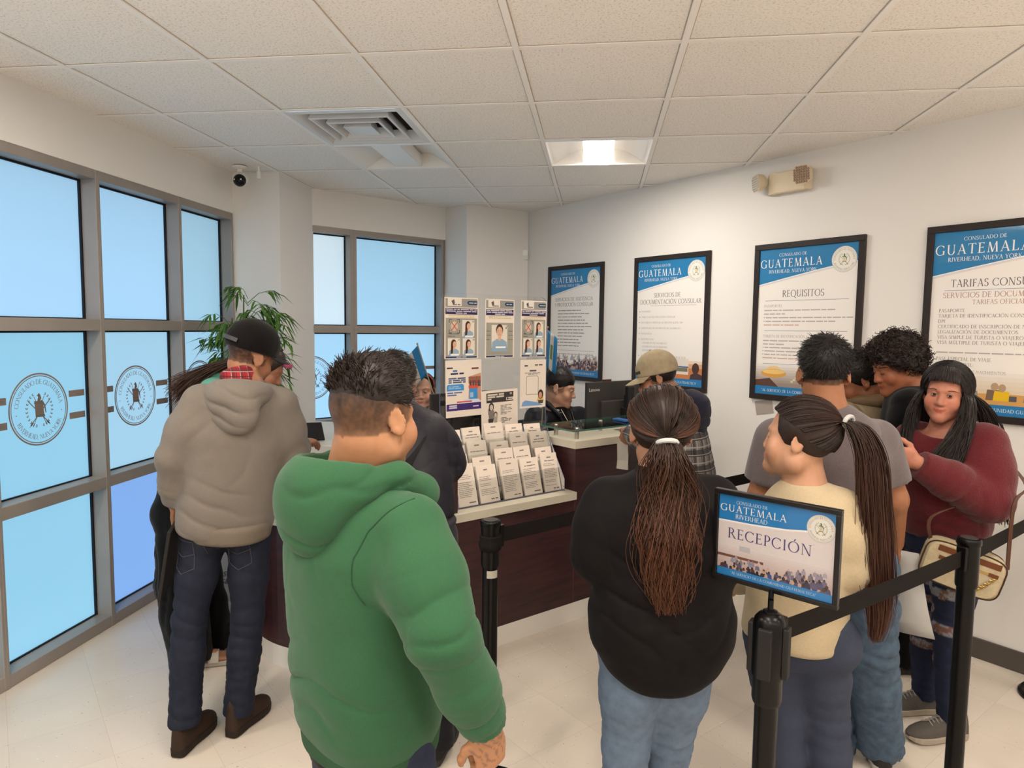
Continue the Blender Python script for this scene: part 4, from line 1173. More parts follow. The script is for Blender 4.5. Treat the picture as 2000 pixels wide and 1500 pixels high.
for r, (d, z) in enumerate(rows):
    for c in range(5):
        w = .112 + RL.uniform(-.006, .006); s = RS0 + .010 + c * (RS1 - RS0) / 5 + RL.uniform(0, .012)
        h = .19 + RL.uniform(-.012, .016) if r == 0 else .17 + RL.uniform(-.02, .02)
        th = RL.uniform(.006, .014)
        tl = RL.uniform(-.03, .03)
        Ux = U3 * math.cos(tl) + VT * math.sin(tl); Vx = VT * math.cos(tl) - U3 * math.sin(tl)
        O = dk3(s, d, z) + NT * (.004) + VT * .003
        pr = Print(Vector((0, 0, 0)), Ux, Vx, -NT)
        bb = pr.mb
        P = [Ux * x + Vx * y + NT * o for o in (0, th) for x, y in ((0, 0), (w, 0), (w, h), (0, h))]
        sh = RL.randint(-5, 4)
        bb.add(P, [(3, 2, 1, 0)[::-1], (4, 5, 6, 7), (0, 1, 5, 4), (1, 2, 6, 5), (2, 3, 7, 6), (3, 0, 4, 7)], 0, rgb(230 + sh, 218 + sh, 206 + sh))
        K = (120, 112, 110)
        pr.bars(w * .36, h - .026, w * .62, .011, (140, 132, 128), 1, RL)
        if RL.random() < .6: pr.bars(w * .2, h - .042, w * .8, .007, K, 1, RL)
        yy = h - .058
        while yy > .03 and r == 0:
            pr.bars(w * .1, yy, w * (.6 + .3 * RL.random()), .0045, (150, 142, 138), 1, RL); yy -= .0085 if RL.random() < .85 else .018
        if r == 0: pr.bars(w * .55, .012, w * .9, .009, K, 1, RL)
        if r: pr.bars(w * .12, h - .055, w * .88, .006, K, 1, RL)
        o = bb.build('leaflet_stack', M_PAPER); o.location = O
        tag(o, 'white printed leaflets in the %s of the acrylic rack, %s' % (ROW[r], ORD[c]), 'leaflets', 'leaflets in the brochure rack')

# ------------------------------------------------------------------ things behind the desk
def font_mesh(name, s, size, M, loc, m, parent, align='CENTER', shear=0.0, extrude=0.0006):
    cu = bpy.data.curves.new(name + '_curve', 'FONT'); cu.body = s; cu.size = size; cu.align_x = align; cu.shear = shear; cu.extrude = extrude; cu.resolution_u = 3
    tmp = bpy.data.objects.new(name + '_tmp', cu); COL.objects.link(tmp)
    dg = bpy.context.evaluated_depsgraph_get(); me = bpy.data.meshes.new_from_object(tmp.evaluated_get(dg))
    bpy.data.objects.remove(tmp); bpy.data.curves.remove(cu)
    me.transform(M.to_4x4()); me.transform(Matrix.Translation(loc)); me.materials.clear(); me.materials.append(m); me.name = name
    return link(bpy.data.objects.new(name, me), parent)
def monitor(loc, rz, w, h, label, brand=None, zs=0.0):
    """screen faces local +y, back towards local -y"""
    root = empty('monitor', loc, label, 'monitor', rz=rz)
    b = MB(); b.box((0, 0, h / 2 + .17), (w, .022, h)); b.build('screen_back', mat('monitor_shell', rgb(52, 49, 48), .5, noise=.05, nscale=300), root, bevel=.004)
    b = MB(); b.box((0, .0122, h / 2 + .17), (w - .014, .002, h - .02)); b.build('display', mat('display_black', rgb(12, 13, 16), .1), root)
    b = MB(); b.box((0, -.022, h * .36 + .17), (w * .56, .026, h * .56)); b.build('electronics_hump', MATS['monitor_shell'], root, bevel=.006)
    b = MB(); b.box((w * .12, -.075, .25), (.06, .035, .34)); b.lathe([(.032, .0), (.032, .30), (.028, .31)], (w * .12, -.085, .17), 20); b.box((w * .12, -.05, .30), (.07, .06, .07)); b.build('stand', M_BLACKPL, root, bevel=.004)
    b = MB(); b.box((w * .12, -.03, .005), (.22, .15, .012)); b.build('foot', M_BLACKPL, root, bevel=.003)
    if brand:
        font_mesh('lettering', brand, .032, Matrix.Rotation(math.radians(90), 3, 'X'), Vector((-w * .5 + .062, -.0118, h + .17 - .058)), mat('brand_grey', rgb(206, 200, 190), .3, .3), root, extrude=.0004)
        b = MB(); b.box((-.01 - w * .12, -.001, h + .176), (.075, .016, .014)); b.build('webcam', mat('webcam_brown', rgb(70, 40, 36), .4), root, bevel=.003)
    return root
b = MB(); IN1 = [dk(1.05, .60), dk(-.3, .60), dk(-.85, .62)]
work = empty('work_table', (-.6, 4.2, 0), 'pale work surface on panels behind the reception desk', 'table')
b = MB(); b.strip([dk(.30, .45), dk(-.70, .45)], [dk(.30, .85), dk(-.70, .85)], .70, .74); b.strip([dk(1.08, .32), dk(.30, .32)], [dk(1.08, .52), dk(.30, .52)], .70, .74); local(work, 'table_top', b, M_TOP, bevel=.003)
for s_, d0, d1 in ((1.07, .33, .51), (.31, .34, .52), (-.68, .46, .84)):
    b = MB(); b.strip([dk(s_, d0), dk(s_ - .025, d0)], [dk(s_, d1), dk(s_ - .025, d1)], 0, .70); local(work, 'panel_leg', b, M_WOOD)
monitor(dk3(.87, .43, .741), math.radians(45), .50, .335, 'black flat monitor seen from behind, beside the glass shelf', 'Lenovo')
monitor(dk3(-.15, .60, .741), math.radians(45), .50, .30, 'black flat monitor seen from behind through the acrylic screen')

def office_chair(loc, rz, label):
    root = empty('office_chair', loc, label, 'chair', 'black office chairs behind the desk', rz=rz)
    M_CH = mat('black_mesh_fabric', rgb(38, 38, 44), .8, bump=.3, bscale=400)
    rg = []
    for z, w, y in ((.50, .17, -.20), (.58, .215, -.235), (.72, .225, -.25), (.86, .215, -.262), (.93, .17, -.272), (.95, .10, -.276)):
        rg.append([(w * math.copysign(abs(math.cos(a)) ** .6, math.cos(a)), y + .025 * math.sin(a) - .03 * math.cos(a) ** 2 * -1, z) for a in [2 * math.pi * k / 20 for k in range(20)]])
    b = MB(); b.loft(rg); b.build('backrest', M_CH, root, smooth=True)
    rg = []
    for z, k in ((.41, .8), (.43, 1), (.46, 1), (.475, .92)):
        rg.append([(.23 * k * math.copysign(abs(math.cos(a)) ** .6, math.cos(a)), .22 * k * math.copysign(abs(math.sin(a)) ** .6, math.sin(a)), z) for a in [2 * math.pi * q / 24 for q in range(24)]])
    b = MB(); b.loft(rg); b.build('seat', M_CH, root, smooth=True)
    b = MB(); b.lathe([(.03, .09), (.03, .25), (.018, .26), (.018, .42)], n=14); b.build('gas_column', M_BLACKPL, root, smooth=True)
    b = MB(); b.box((0, -.235, .42), (.06, .03, .22)); b.build('back_bar', M_BLACKPL, root)
    for sx in (-1, 1):
        b = MB(); b.tube([(sx * .20, -.02, .44), (sx * .265, -.02, .46), (sx * .265, -.02, .64)], .014); b.box((sx * .265, .02, .65), (.06, .24, .025)); b.build('armrest', M_BLACKPL, root, bevel=.006)
    for k in range(5):
        a = 2 * math.pi * k / 5 + .3
        b = MB(); b.tube([(0, 0, .10), (.27 * math.cos(a), .27 * math.sin(a), .065)], [.022, .014]); lg = b.build('leg', M_BLACKPL, root)
        b = MB(); b.ellipsoid((.27 * math.cos(a), .27 * math.sin(a), .027), (.027, .027, .027), 10, 8); b.build('caster', M_BLACKPL, lg, smooth=True)
    return root

# little flags on sticks
def flag(p0, p1, hang, label, fold, bands):
    root = empty('desk_flag', tuple(p0), label, 'flag', 'small blue and white desk flags')
    p0 = Vector(p0); p1 = Vector(p1); d = p1 - p0
    b = MB(); b.tube([(0, 0, 0), tuple(d)], .0035, 8); b.ellipsoid(tuple(d), (.006, .006, .008), 8, 6); b.build('pole', mat('flag_stick', rgb(196, 180, 160), .5), root, smooth=True)
    b = MB(); n = 18; m = 10
    hang = Vector(hang); a = d * .62; e = d * .985
    side = hang.cross(d).normalized()
    P = []
    for i in range(n + 1):
        t = i / n
        for j in range(m + 1):
            q = a + (e - a) * (j / m) + hang * t + side * fold * math.sin(t * 7 + j * .25) * t
            P.append(tuple(q))
    F = []; C = []
    for i in range(n):
        for j in range(m):
            F.append((i * (m + 1) + j, (i + 1) * (m + 1) + j, (i + 1) * (m + 1) + j + 1, i * (m + 1) + j + 1))
    for k, f in enumerate(F):
        t = (k // m + .5) / n
        c = (46, 142, 206) if (t < 1 / 3 or t > 2 / 3) else (232, 230, 222)
        if abs(t - .5) < .10 and abs((k % m + .5) / m - .5) < .16: c = (120, 150, 96)
        b.add([P[i] for i in f], [(0, 1, 2, 3)], 0, rgb(*c))
    fo = b.build('cloth', mat('flag_cloth', (1, 1, 1), .7, attr=True), root, smooth=True)
    bm = bmesh.new(); bm.from_mesh(fo.data); bmesh.ops.remove_doubles(bm, verts=bm.verts, dist=1e-5); bm.to_mesh(fo.data); bm.free()
    so = fo.modifiers.new('thick', 'SOLIDIFY'); so.thickness = .0012
    return root
# ------------------------------------------------------------------ smooth solids: distance fields turned into meshes
def v3(*a): return np.array(a[0] if len(a) == 1 else a, dtype=np.float64)
def nrm(v): 
    v = np.asarray(v, float); return v / (np.linalg.norm(v) + 1e-12)
_rng = np.random.RandomState(7)
_PERM = np.concatenate([_rng.permutation(256)] * 3)
_GR = _rng.normal(size=(256, 3)); _GR /= np.linalg.norm(_GR, axis=1)[:, None]
def gnoise(P):
    """gradient noise, about -0.6 .. 0.6"""
    I = np.floor(P).astype(np.int64); f = P - I; I &= 255
    u = f * f * f * (f * (f * 6 - 15) + 10)
    r = 0
    for dx in (0, 1):
        wx = u[:, 0] if dx else 1 - u[:, 0]
        for dy in (0, 1):
            wy = u[:, 1] if dy else 1 - u[:, 1]
            for dz in (0, 1):
                wz = u[:, 2] if dz else 1 - u[:, 2]
                h = _PERM[_PERM[_PERM[(I[:, 0] + dx) & 255] + ((I[:, 1] + dy) & 255)] + ((I[:, 2] + dz) & 255)]
                r = r + wx * wy * wz * ((f - (dx, dy, dz)) * _GR[h]).sum(1)
    return r
class Sdf:
    def __init__(self): self.ops = []
    def cap(self, a, b, ra, rb, k=0.02, sub=False, flat=None):
        """tapered limb; flat = (direction, factor) squashes it along a direction"""
        a, b = v3(a), v3(b); R = max(ra, rb)
        if flat is not None: R = R / min(1, flat[1])
        def f(X):
            ab = b - a; Y = X - a
            t = np.clip((Y @ ab) / (ab @ ab + 1e-12), 0, 1)
            Q = Y - t[:, None] * ab
            if flat is not None:
                d = nrm(flat[0]); Q = Q + np.outer((Q @ d) * (1 / flat[1] - 1), d)
            return np.sqrt((Q * Q).sum(1)) - (ra + (rb - ra) * t)
        self.ops.append((f, np.minimum(a, b) - R, np.maximum(a, b) + R, k, sub)); return self
    def chain(self, pts, rs, k=0.02, flat=None):
        for i in range(len(pts) - 1): self.cap(pts[i], pts[i + 1], rs[i], rs[i + 1], k, False, flat)
        return self
    def ell(self, c, r, R=None, k=0.02, sub=False):
        c = v3(c); r = v3(r); M = np.eye(3) if R is None else np.asarray(R)     # columns of R are the axes
        def f(X):
            Y = (X - c) @ M
            q = Y / r; k0 = np.sqrt((q * q).sum(1)); q2 = q / r; k1 = np.sqrt((q2 * q2).sum(1)) + 1e-9
            return k0 * (k0 - 1) / k1
        m = r.max(); self.ops.append((f, c - m, c + m, k, sub)); return self
    def loft(self, p0, p1, right, st, k=0.02, ex=2.3):
        """body of elliptical sections along p0 -> p1; st rows: t, half width, half depth, shift right, shift forward"""
        p0, p1 = v3(p0), v3(p1); ax = nrm(p1 - p0); L = np.linalg.norm(p1 - p0)
        rt = nrm(v3(right) - ax * (v3(right) @ ax)); fw = np.cross(ax, rt)
        S = np.array(st, float); tt = np.linspace(S[0, 0], S[-1, 0], 90)
        C = [np.interp(tt, S[:, 0], S[:, j]) for j in range(1, 5)]
        ker = np.hanning(13); ker /= ker.sum()
        C = [np.convolve(np.pad(c, 6, mode='edge'), ker, 'valid') for c in C]
        def f(X):
            Y = X - p0; t = (Y @ ax) / L
            a, b, sx, sy = [np.interp(t, tt, c) for c in C]
            x = Y @ rt - sx; y = Y @ fw - sy
            q = (np.abs(x / a) ** ex + np.abs(y / b) ** ex) ** (1 / ex) + 1e-6
            r = np.sqrt(x * x + y * y)
            d = np.where(r > 1e-4, r - r / q, -np.minimum(a, b))
            e = np.maximum((S[0, 0] - t) * L, (t - S[-1, 0]) * L)
            d = np.maximum(d, -0.25)
            return np.where((d > -.02) & (e > -.02), np.sqrt(np.maximum(d + .02, 0) ** 2 + np.maximum(e + .02, 0) ** 2) - .02, np.maximum(d, e))
        cs = []
        for row in S:
            c = p0 + ax * L * row[0] + rt * row[3] + fw * row[4]; m = max(row[1], row[2]); cs += [c - m, c + m]
        self.ops.append((f, np.min(cs, 0), np.max(cs, 0), k, False)); return self
    def cut(self, p, n):
        """keep the side the normal n points away from"""
        p, n = v3(p), nrm(n); self.ops.append((lambda X: (X - p) @ n, None, None, 0, 'cut')); return self
    def cut_local(self, p, n, c, r):
        """a cut that only acts within radius r of c"""
        p, n, c = v3(p), nrm(n), v3(c)
        def f(X):
            d = (X - p) @ n; q = np.sqrt(((X - c) ** 2).sum(1)) - r
            return np.where(q < 0, d, -1.0)
        self.ops.append((f, c - r, c + r, 0, 'cutl')); return self
    def mesh(self, h=0.008, refine=()):
        lo = np.min([o[1] for o in self.ops if o[1] is not None and o[4] is False], 0) - 3 * h
        hi = np.max([o[2] for o in self.ops if o[1] is not None and o[4] is False], 0) + 3 * h
        ax = []
        for i in range(3):
            q = lo[i]; L = []
            while q < hi[i] + h:
                L.append(q); s = h
                for c, r, hh in refine:
                    if c[i] - r - h < q < c[i] + r: s = min(s, hh)
                q += s
            ax.append(np.array(L))
        D = np.full((len(ax[0]), len(ax[1]), len(ax[2])), 0.2, np.float32)
        for f, a, b, k, mode in self.ops:
            if a is None: sl = [(0, len(x)) for x in ax]
            else:
                m = k + 3 * h + .012
                sl = [(max(np.searchsorted(ax[i], a[i] - m) - 1, 0), min(np.searchsorted(ax[i], b[i] + m) + 1, len(ax[i]))) for i in range(3)]
            if any(q[1] - q[0] < 1 for q in sl): continue
            g = np.meshgrid(*[ax[i][sl[i][0]:sl[i][1]] for i in range(3)], indexing='ij')
            X = np.stack([q.ravel() for q in g], 1)
            d = f(X).reshape(g[0].shape).astype(np.float32)
            S = tuple(slice(*q) for q in sl); o = D[S]
            if mode in ('cut', 'cutl'): D[S] = np.maximum(o, d)
            elif mode is True:
                kk = max(k, 1e-4); hh = np.maximum(kk - np.abs(o + d), 0) / kk; D[S] = np.maximum(o, -d) + hh * hh * kk * .25
            else:
                kk = max(k, 1e-4); hh = np.maximum(kk - np.abs(o - d), 0) / kk; D[S] = np.minimum(o, d) - hh * hh * kk * .25
        return surface_nets(D, ax)
def surface_nets(D, ax):
    nx, ny, nz = D.shape
    ins = D < 0
    cnt = np.zeros((nx - 1, ny - 1, nz - 1), np.int8)
    for dx in (0, 1):
        for dy in (0, 1):
            for dz in (0, 1): cnt += ins[dx:nx - 1 + dx, dy:ny - 1 + dy, dz:nz - 1 + dz]
    act = (cnt > 0) & (cnt < 8)
    idx = np.argwhere(act); n = len(idx)
    ids = np.full(act.shape, -1, np.int64); ids[act] = np.arange(n)
    acc = np.zeros((n, 3)); w = np.zeros(n)
    cor = [(a, b, c) for a in (0, 1) for b in (0, 1) for c in (0, 1)]
    X = [ax[i] for i in range(3)]
    for p in cor:
        for i in range(3):
            if p[i]: continue
            q = list(p); q[i] = 1
            A = D[idx[:, 0] + p[0], idx[:, 1] + p[1], idx[:, 2] + p[2]].astype(float); B = D[idx[:, 0] + q[0], idx[:, 1] + q[1], idx[:, 2] + q[2]].astype(float)
            m = (A < 0) != (B < 0)
            t = np.where(m, A / np.where(m, A - B, 1), 0)
            P = np.stack([X[j][idx[:, j] + p[j]] for j in range(3)], 1); Q = np.stack([X[j][idx[:, j] + q[j]] for j in range(3)], 1)
            acc += np.where(m[:, None], P + (Q - P) * t[:, None], 0); w += m
    V = acc / np.maximum(w, 1)[:, None]
    F = []
    for i in range(3):
        j, k = (i + 1) % 3, (i + 2) % 3
        s0 = [slice(None)] * 3; s1 = [slice(None)] * 3; s0[i] = slice(0, -1); s1[i] = slice(1, None)
        a = ins[tuple(s0)]; b = ins[tuple(s1)]
        E = np.argwhere(a != b)
        ok = (E[:, j] > 0) & (E[:, k] > 0) & (E[:, j] < D.shape[j] - 1) & (E[:, k] < D.shape[k] - 1)
        E = E[ok]; up = a[E[:, 0], E[:, 1], E[:, 2]]
        def cell(dj, dk):
            Q = E.copy(); Q[:, j] -= dj; Q[:, k] -= dk; return ids[Q[:, 0], Q[:, 1], Q[:, 2]]
        q = np.stack([cell(1, 1), cell(0, 1), cell(0, 0), cell(1, 0)], 1)
        q[~up] = q[~up][:, ::-1]
        F.append(q)
    return V, np.concatenate(F)
def vnormals(V, F):
    n = np.cross(V[F[:, 2]] - V[F[:, 0]], V[F[:, 3]] - V[F[:, 1]])
    N = np.zeros_like(V)
    for c in range(4): np.add.at(N, F[:, c], n)
    return N / (np.linalg.norm(N, axis=1)[:, None] + 1e-12)
def relax(V, F, it=2, lam=.5):
    for _ in range(it):
        A = np.zeros_like(V); c = np.zeros(len(V))
        for a, b in ((0, 1), (1, 2), (2, 3), (3, 0)):
            np.add.at(A, F[:, a], V[F[:, b]]); np.add.at(A, F[:, b], V[F[:, a]]); np.add.at(c, F[:, a], 1); np.add.at(c, F[:, b], 1)
        V = V + lam * (A / np.maximum(c, 1)[:, None] - V)
    return V
def mesh_obj(name, V, F, m, parent=None, col=None, origin=None, midx=None):
    me = bpy.data.meshes.new(name)
    V = np.asarray(V, float)
    if origin is not None: V = V - v3(origin)
    nf, k = F.shape
    me.vertices.add(len(V)); me.vertices.foreach_set('co', V.astype(np.float32).ravel())
    me.loops.add(nf * k); me.loops.foreach_set('vertex_index', F.astype(np.int32).ravel())
    me.polygons.add(nf); me.polygons.foreach_set('loop_start', np.arange(0, nf * k, k, dtype=np.int32))
    try: me.polygons.foreach_set('loop_total', np.full(nf, k, np.int32))
    except Exception: pass
    me.update(calc_edges=True)
    for q in (m if isinstance(m, (list, tuple)) else [m]): me.materials.append(q)
    if midx is not None: me.polygons.foreach_set('material_index', midx.astype(np.int32))
    me.polygons.foreach_set('use_smooth', np.ones(nf, bool))
    if col is not None:
        ca = me.color_attributes.new('Col', 'FLOAT_COLOR', 'POINT')
        c4 = np.ones((len(V), 4), np.float32); c4[:, :3] = col
        ca.data.foreach_set('color', c4.ravel())
    me.validate()
    o = bpy.data.objects.new(name, me)
    return link(o, parent)
def folds(V, N, zones, base=0.0, bfreq=9.0, seed=0.0):
    """cloth relief: zones of roughly parallel creases, each (centre, reach, axis across the creases, wavelength, depth)"""
    d = np.zeros(len(V))
    nz = gnoise(V * 7 + seed + 3.3); nz2 = gnoise(V * 15 + seed + 11.7)
    if base: d += base * (gnoise(V * bfreq + seed) + .5 * nz2)
    big = gnoise(V * 3.1 + seed * 1.3); am = np.clip(.55 + 1.1 * gnoise(V * 5 + seed + 40), 0, 1.3)
    for c, r, axv, lam, amp in zones:
        Y = V - v3(c); w = np.exp(-(Y * Y).sum(1) / (r * r))
        ph = (Y @ nrm(axv)) / (lam * 1.05) * 2 * math.pi + 9.0 * big + 4.0 * nz + 1.0 * nz2
        s = .22 * np.cos(ph) - .85 * np.exp(-(np.cos(ph / 2) / .26) ** 2) + .15
        d += amp * 1.5 * w * am * s
    return V + N * d[:, None]
def strands(polys, r0, r1, cols, sides=3):
    """hair locks as thin tapered tubes; cols gives (root, tip) colours per lock"""
    VV = []; FF = []; CC = []; n0 = 0
    for P, (ca, cb) in zip(polys, cols):
        P = np.asarray(P, float); n = len(P)
        T = np.gradient(P, axis=0); T /= np.linalg.norm(T, axis=1)[:, None] + 1e-9
        ref = np.array([.31, .22, .93]); A = np.cross(T, ref); A /= np.linalg.norm(A, axis=1)[:, None] + 1e-9; B = np.cross(T, A)
        t = np.linspace(0, 1, n); r = r0 + (r1 - r0) * t ** 1.5
        ring = []
        for s in range(sides):
            a = 2 * math.pi * s / sides
            ring.append(P + (A * math.cos(a) + B * math.sin(a)) * r[:, None])
        V = np.stack(ring, 1).reshape(-1, 3)
        i = np.arange(n - 1)[:, None]; s = np.arange(sides)[None, :]
        a = n0 + i * sides + s; b = n0 + i * sides + (s + 1) % sides
        FF.append(np.stack([a, b, b + sides, a + sides], -1).reshape(-1, 4)); VV.append(V)
        cc = np.outer(1 - t, ca) + np.outer(t, cb); CC.append(np.repeat(cc, sides, 0)); n0 += len(V)
    return np.concatenate(VV), np.concatenate(FF), np.concatenate(CC)
def joinm(*parts):
    VV = []; FF = []; CC = []; n = 0
    for V, F, C in parts:
        VV.append(V); FF.append(F + n); CC.append(C if np.ndim(C) == 2 else np.tile(np.asarray(C), (len(V), 1))); n += len(V)
    return np.concatenate(VV), np.concatenate(FF), np.concatenate(CC)
# joints of every person, metres in the room
SK = {
    'green': {"yaw": 40, "head_rot": [32, 4, 0], "hs": 0.96, "j": {"head": [-0.463, 1.353, 1.386], "neck": [-0.497, 1.359, 1.254], "shR": [-0.359, 1.265, 1.178], "shL": [-0.624, 1.464, 1.166], "elR": [-0.274, 1.175, 1.018], "wrR": [-0.199, 1.255, 0.793], "elL": [-0.668, 1.649, 0.835], "wrL": [-0.597, 1.789, 0.676], "pel": [-0.479, 1.371, 0.786]}},
    'grey': {"yaw": 18, "head_rot": [35, 22, 10], "hs": 0.93, "j": {"head": [-1.299, 2.406, 1.461], "neck": [-1.289, 2.357, 1.349], "shR": [-1.189, 2.42, 1.278], "shL": [-1.431, 2.289, 1.296], "elR": [-1.168, 2.473, 1.082], "wrR": [-1.247, 2.705, 1.079], "elL": [-1.519, 2.248, 1.093], "wrL": [-1.565, 2.323, 0.901], "pel": [-1.391, 2.365, 0.838], "hipL": [-1.46, 2.336, 0.794], "hipR": [-1.31, 2.395, 0.783], "knL": [-1.501, 2.29, 0.467], "knR": [-1.325, 2.393, 0.442], "anL": [-1.489, 2.231, 0.154], "anR": [-1.353, 2.37, 0.127]}},
    'sandal': {"yaw": 75, "head_rot": [80, 30, 0], "hs": 0.9, "j": {"head": [-1.53, 2.952, 1.382], "neck": [-1.707, 2.93, 1.34], "shR": [-1.699, 2.81, 1.28], "shL": [-1.844, 3.094, 1.25], "elR": [-1.733, 2.755, 1.068], "wrR": [-1.579, 2.825, 1.085], "elL": [-1.862, 3.092, 1.035], "wrL": [-1.662, 3.117, 1.037], "pel": [-1.907, 2.904, 0.734], "hipR": [-1.877, 2.818, 0.723], "hipL": [-1.933, 2.982, 0.675], "knR": [-1.872, 2.788, 0.397], "knL": [-1.897, 2.986, 0.345], "anR": [-1.83, 2.793, 0.07], "anL": [-1.837, 2.984, 0.041]}},
    'navy': {"yaw": 12, "head_rot": [12, 5, 0], "hs": 0.95, "j": {"head": [-0.772, 2.523, 1.353], "neck": [-0.771, 2.473, 1.253], "shR": [-0.617, 2.442, 1.184], "shL": [-0.897, 2.457, 1.183], "elR": [-0.564, 2.499, 1.059], "wrR": [-0.636, 2.722, 1.092], "elL": [-0.935, 2.503, 0.994], "wrL": [-0.911, 2.707, 1.005], "pel": [-0.653, 2.337, 0.853]}},
    'deskwoman': {"yaw": 185, "head_rot": [182, 0, 0], "hs": 0.92, "j": {"head": [-1.063, 4.049, 1.184], "neck": [-1.101, 4.094, 1.025], "shR": [-1.176, 4.035, 0.973], "shL": [-0.987, 4.058, 0.975], "elR": [-1.193, 3.982, 0.821], "wrR": [-1.075, 3.846, 0.834], "elL": [-0.938, 4.014, 0.824], "wrL": [-0.969, 3.859, 0.836], "pel": [-1.121, 4.193, 0.518]}},
    'deskman': {"yaw": 130, "head_rot": [104, 14, 0], "hs": 1.0, "j": {"head": [-0.235, 4.304, 1.203], "neck": [-0.263, 4.321, 1.072], "shR": [-0.374, 4.166, 1.023], "shL": [-0.115, 4.44, 1.001], "elR": [-0.38, 4.044, 0.894], "wrR": [-0.264, 3.948, 0.871], "elL": [-0.043, 4.349, 0.855], "wrL": [-0.072, 4.143, 0.85], "pel": [-0.267, 4.421, 0.705]}},
    'camo': {"yaw": 300, "head_rot": [282, 20, 0], "hs": 0.95, "j": {"head": [0.304, 3.485, 1.334], "neck": [0.393, 3.476, 1.233], "shL": [0.385, 3.344, 1.161], "shR": [0.504, 3.641, 1.137], "elL": [0.269, 3.309, 1.001], "wrL": [0.169, 3.508, 1.054], "elR": [0.436, 3.734, 0.921], "wrR": [0.361, 3.825, 0.937], "pel": [0.492, 3.448, 0.699]}},
    'black': {"yaw": 0, "head_rot": [0, 0, 0], "hs": 0.9, "j": {"head": [0.167, 1.765, 1.314], "neck": [0.17, 1.755, 1.2], "shL": [0.036, 1.738, 1.133], "shR": [0.306, 1.772, 1.137], "elL": [0.006, 1.714, 0.995], "wrL": [0.062, 1.953, 0.917], "elR": [0.332, 1.755, 0.998], "wrR": [0.329, 1.987, 0.92], "pel": [0.177, 1.756, 0.81], "hipL": [0.111, 1.747, 0.775], "hipR": [0.245, 1.764, 0.776], "knL": [0.097, 1.746, 0.47], "knR": [0.217, 1.821, 0.433], "anL": [0.094, 1.725, 0.13], "anR": [0.196, 1.859, 0.045]}},
    'girl': {"yaw": 325, "head_rot": [304, -4, 0], "hs": 0.95, "j": {"head": [0.59, 2.04, 1.263], "neck": [0.608, 2.032, 1.134], "shL": [0.56, 2.106, 1.024], "shR": [0.693, 1.982, 1.082], "elL": [0.492, 2.138, 0.844], "wrL": [0.462, 2.235, 0.748], "elR": [0.72, 1.965, 0.911], "wrR": [0.686, 2.152, 0.777], "pel": [0.595, 2.02, 0.701], "hipL": [0.538, 2.043, 0.668], "hipR": [0.654, 1.997, 0.7], "knL": [0.569, 2.027, 0.431], "knR": [0.694, 2.022, 0.437], "anL": [0.591, 2.01, 0.138], "anR": [0.721, 2.006, 0.163]}},
    'tshirt': {"yaw": 8, "head_rot": [14, 6, 0], "hs": 0.96, "j": {"head": [0.765, 2.414, 1.433], "neck": [0.775, 2.385, 1.314], "shL": [0.61, 2.375, 1.209], "shR": [0.958, 2.439, 1.206], "elL": [0.571, 2.39, 1.005], "wrL": [0.65, 2.581, 0.785], "elR": [1.02, 2.426, 1.006], "wrR": [1.068, 2.513, 0.828], "pel": [0.849, 2.405, 0.806], "hipL": [0.774, 2.395, 0.76], "hipR": [0.934, 2.395, 0.778], "knL": [0.842, 2.545, 0.359], "knR": [0.972, 2.42, 0.472], "anL": [0.898, 2.552, 0.06], "anR": [1.054, 2.511, 0.1]}},
    'boy': {"yaw": 305, "head_rot": [292, 25, 0], "hs": 1.02, "j": {"head": [1.221, 3.318, 1.35], "neck": [1.25, 3.322, 1.252], "shL": [1.121, 3.215, 1.197], "shR": [1.381, 3.439, 1.193], "elL": [1.089, 3.161, 1.023], "wrL": [1.048, 3.307, 0.994], "elR": [1.435, 3.476, 0.976], "wrR": [1.345, 3.546, 0.934], "pel": [1.274, 3.335, 0.788]}},
    'curly': {"yaw": 285, "head_rot": [266, 20, 0], "hs": 0.95, "j": {"head": [1.264, 3.062, 1.434], "neck": [1.339, 3.071, 1.341], "shL": [1.272, 2.942, 1.283], "shR": [1.449, 3.226, 1.267], "elL": [1.249, 2.899, 1.119], "wrL": [1.168, 2.929, 1.09], "elR": [1.485, 3.281, 1.062], "wrR": [1.358, 3.265, 1.036], "pel": [1.383, 3.097, 0.898], "hipL": [1.289, 3.045, 0.839], "hipR": [1.439, 3.185, 0.809], "knL": [1.241, 3.079, 0.495], "knR": [1.444, 3.236, 0.448], "anL": [1.209, 3.176, 0.123], "anR": [1.459, 3.238, 0.069]}},
    'maroon': {"yaw": 238, "head_rot": [222, 2, -5], "hs": 0.84, "j": {"head": [1.276, 2.66, 1.354], "neck": [1.303, 2.684, 1.226], "shR": [1.21, 2.732, 1.162], "shL": [1.383, 2.593, 1.18], "elR": [1.221, 2.794, 0.973], "wrR": [1.153, 2.766, 1.068], "elL": [1.368, 2.51, 0.995], "wrL": [1.114, 2.499, 1.125], "pel": [1.317, 2.685, 0.826], "hipR": [1.314, 2.766, 0.76], "hipL": [1.337, 2.627, 0.802], "knR": [1.335, 2.809, 0.423], "knL": [1.342, 2.648, 0.48], "anR": [1.38, 2.895, 0.102], "anL": [1.393, 2.715, 0.097]}},
}
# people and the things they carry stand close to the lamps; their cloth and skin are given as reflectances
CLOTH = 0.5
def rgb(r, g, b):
    return (s2l(r / 255.0) * CLOTH, s2l(g / 255.0) * CLOTH, s2l(b / 255.0) * CLOTH)
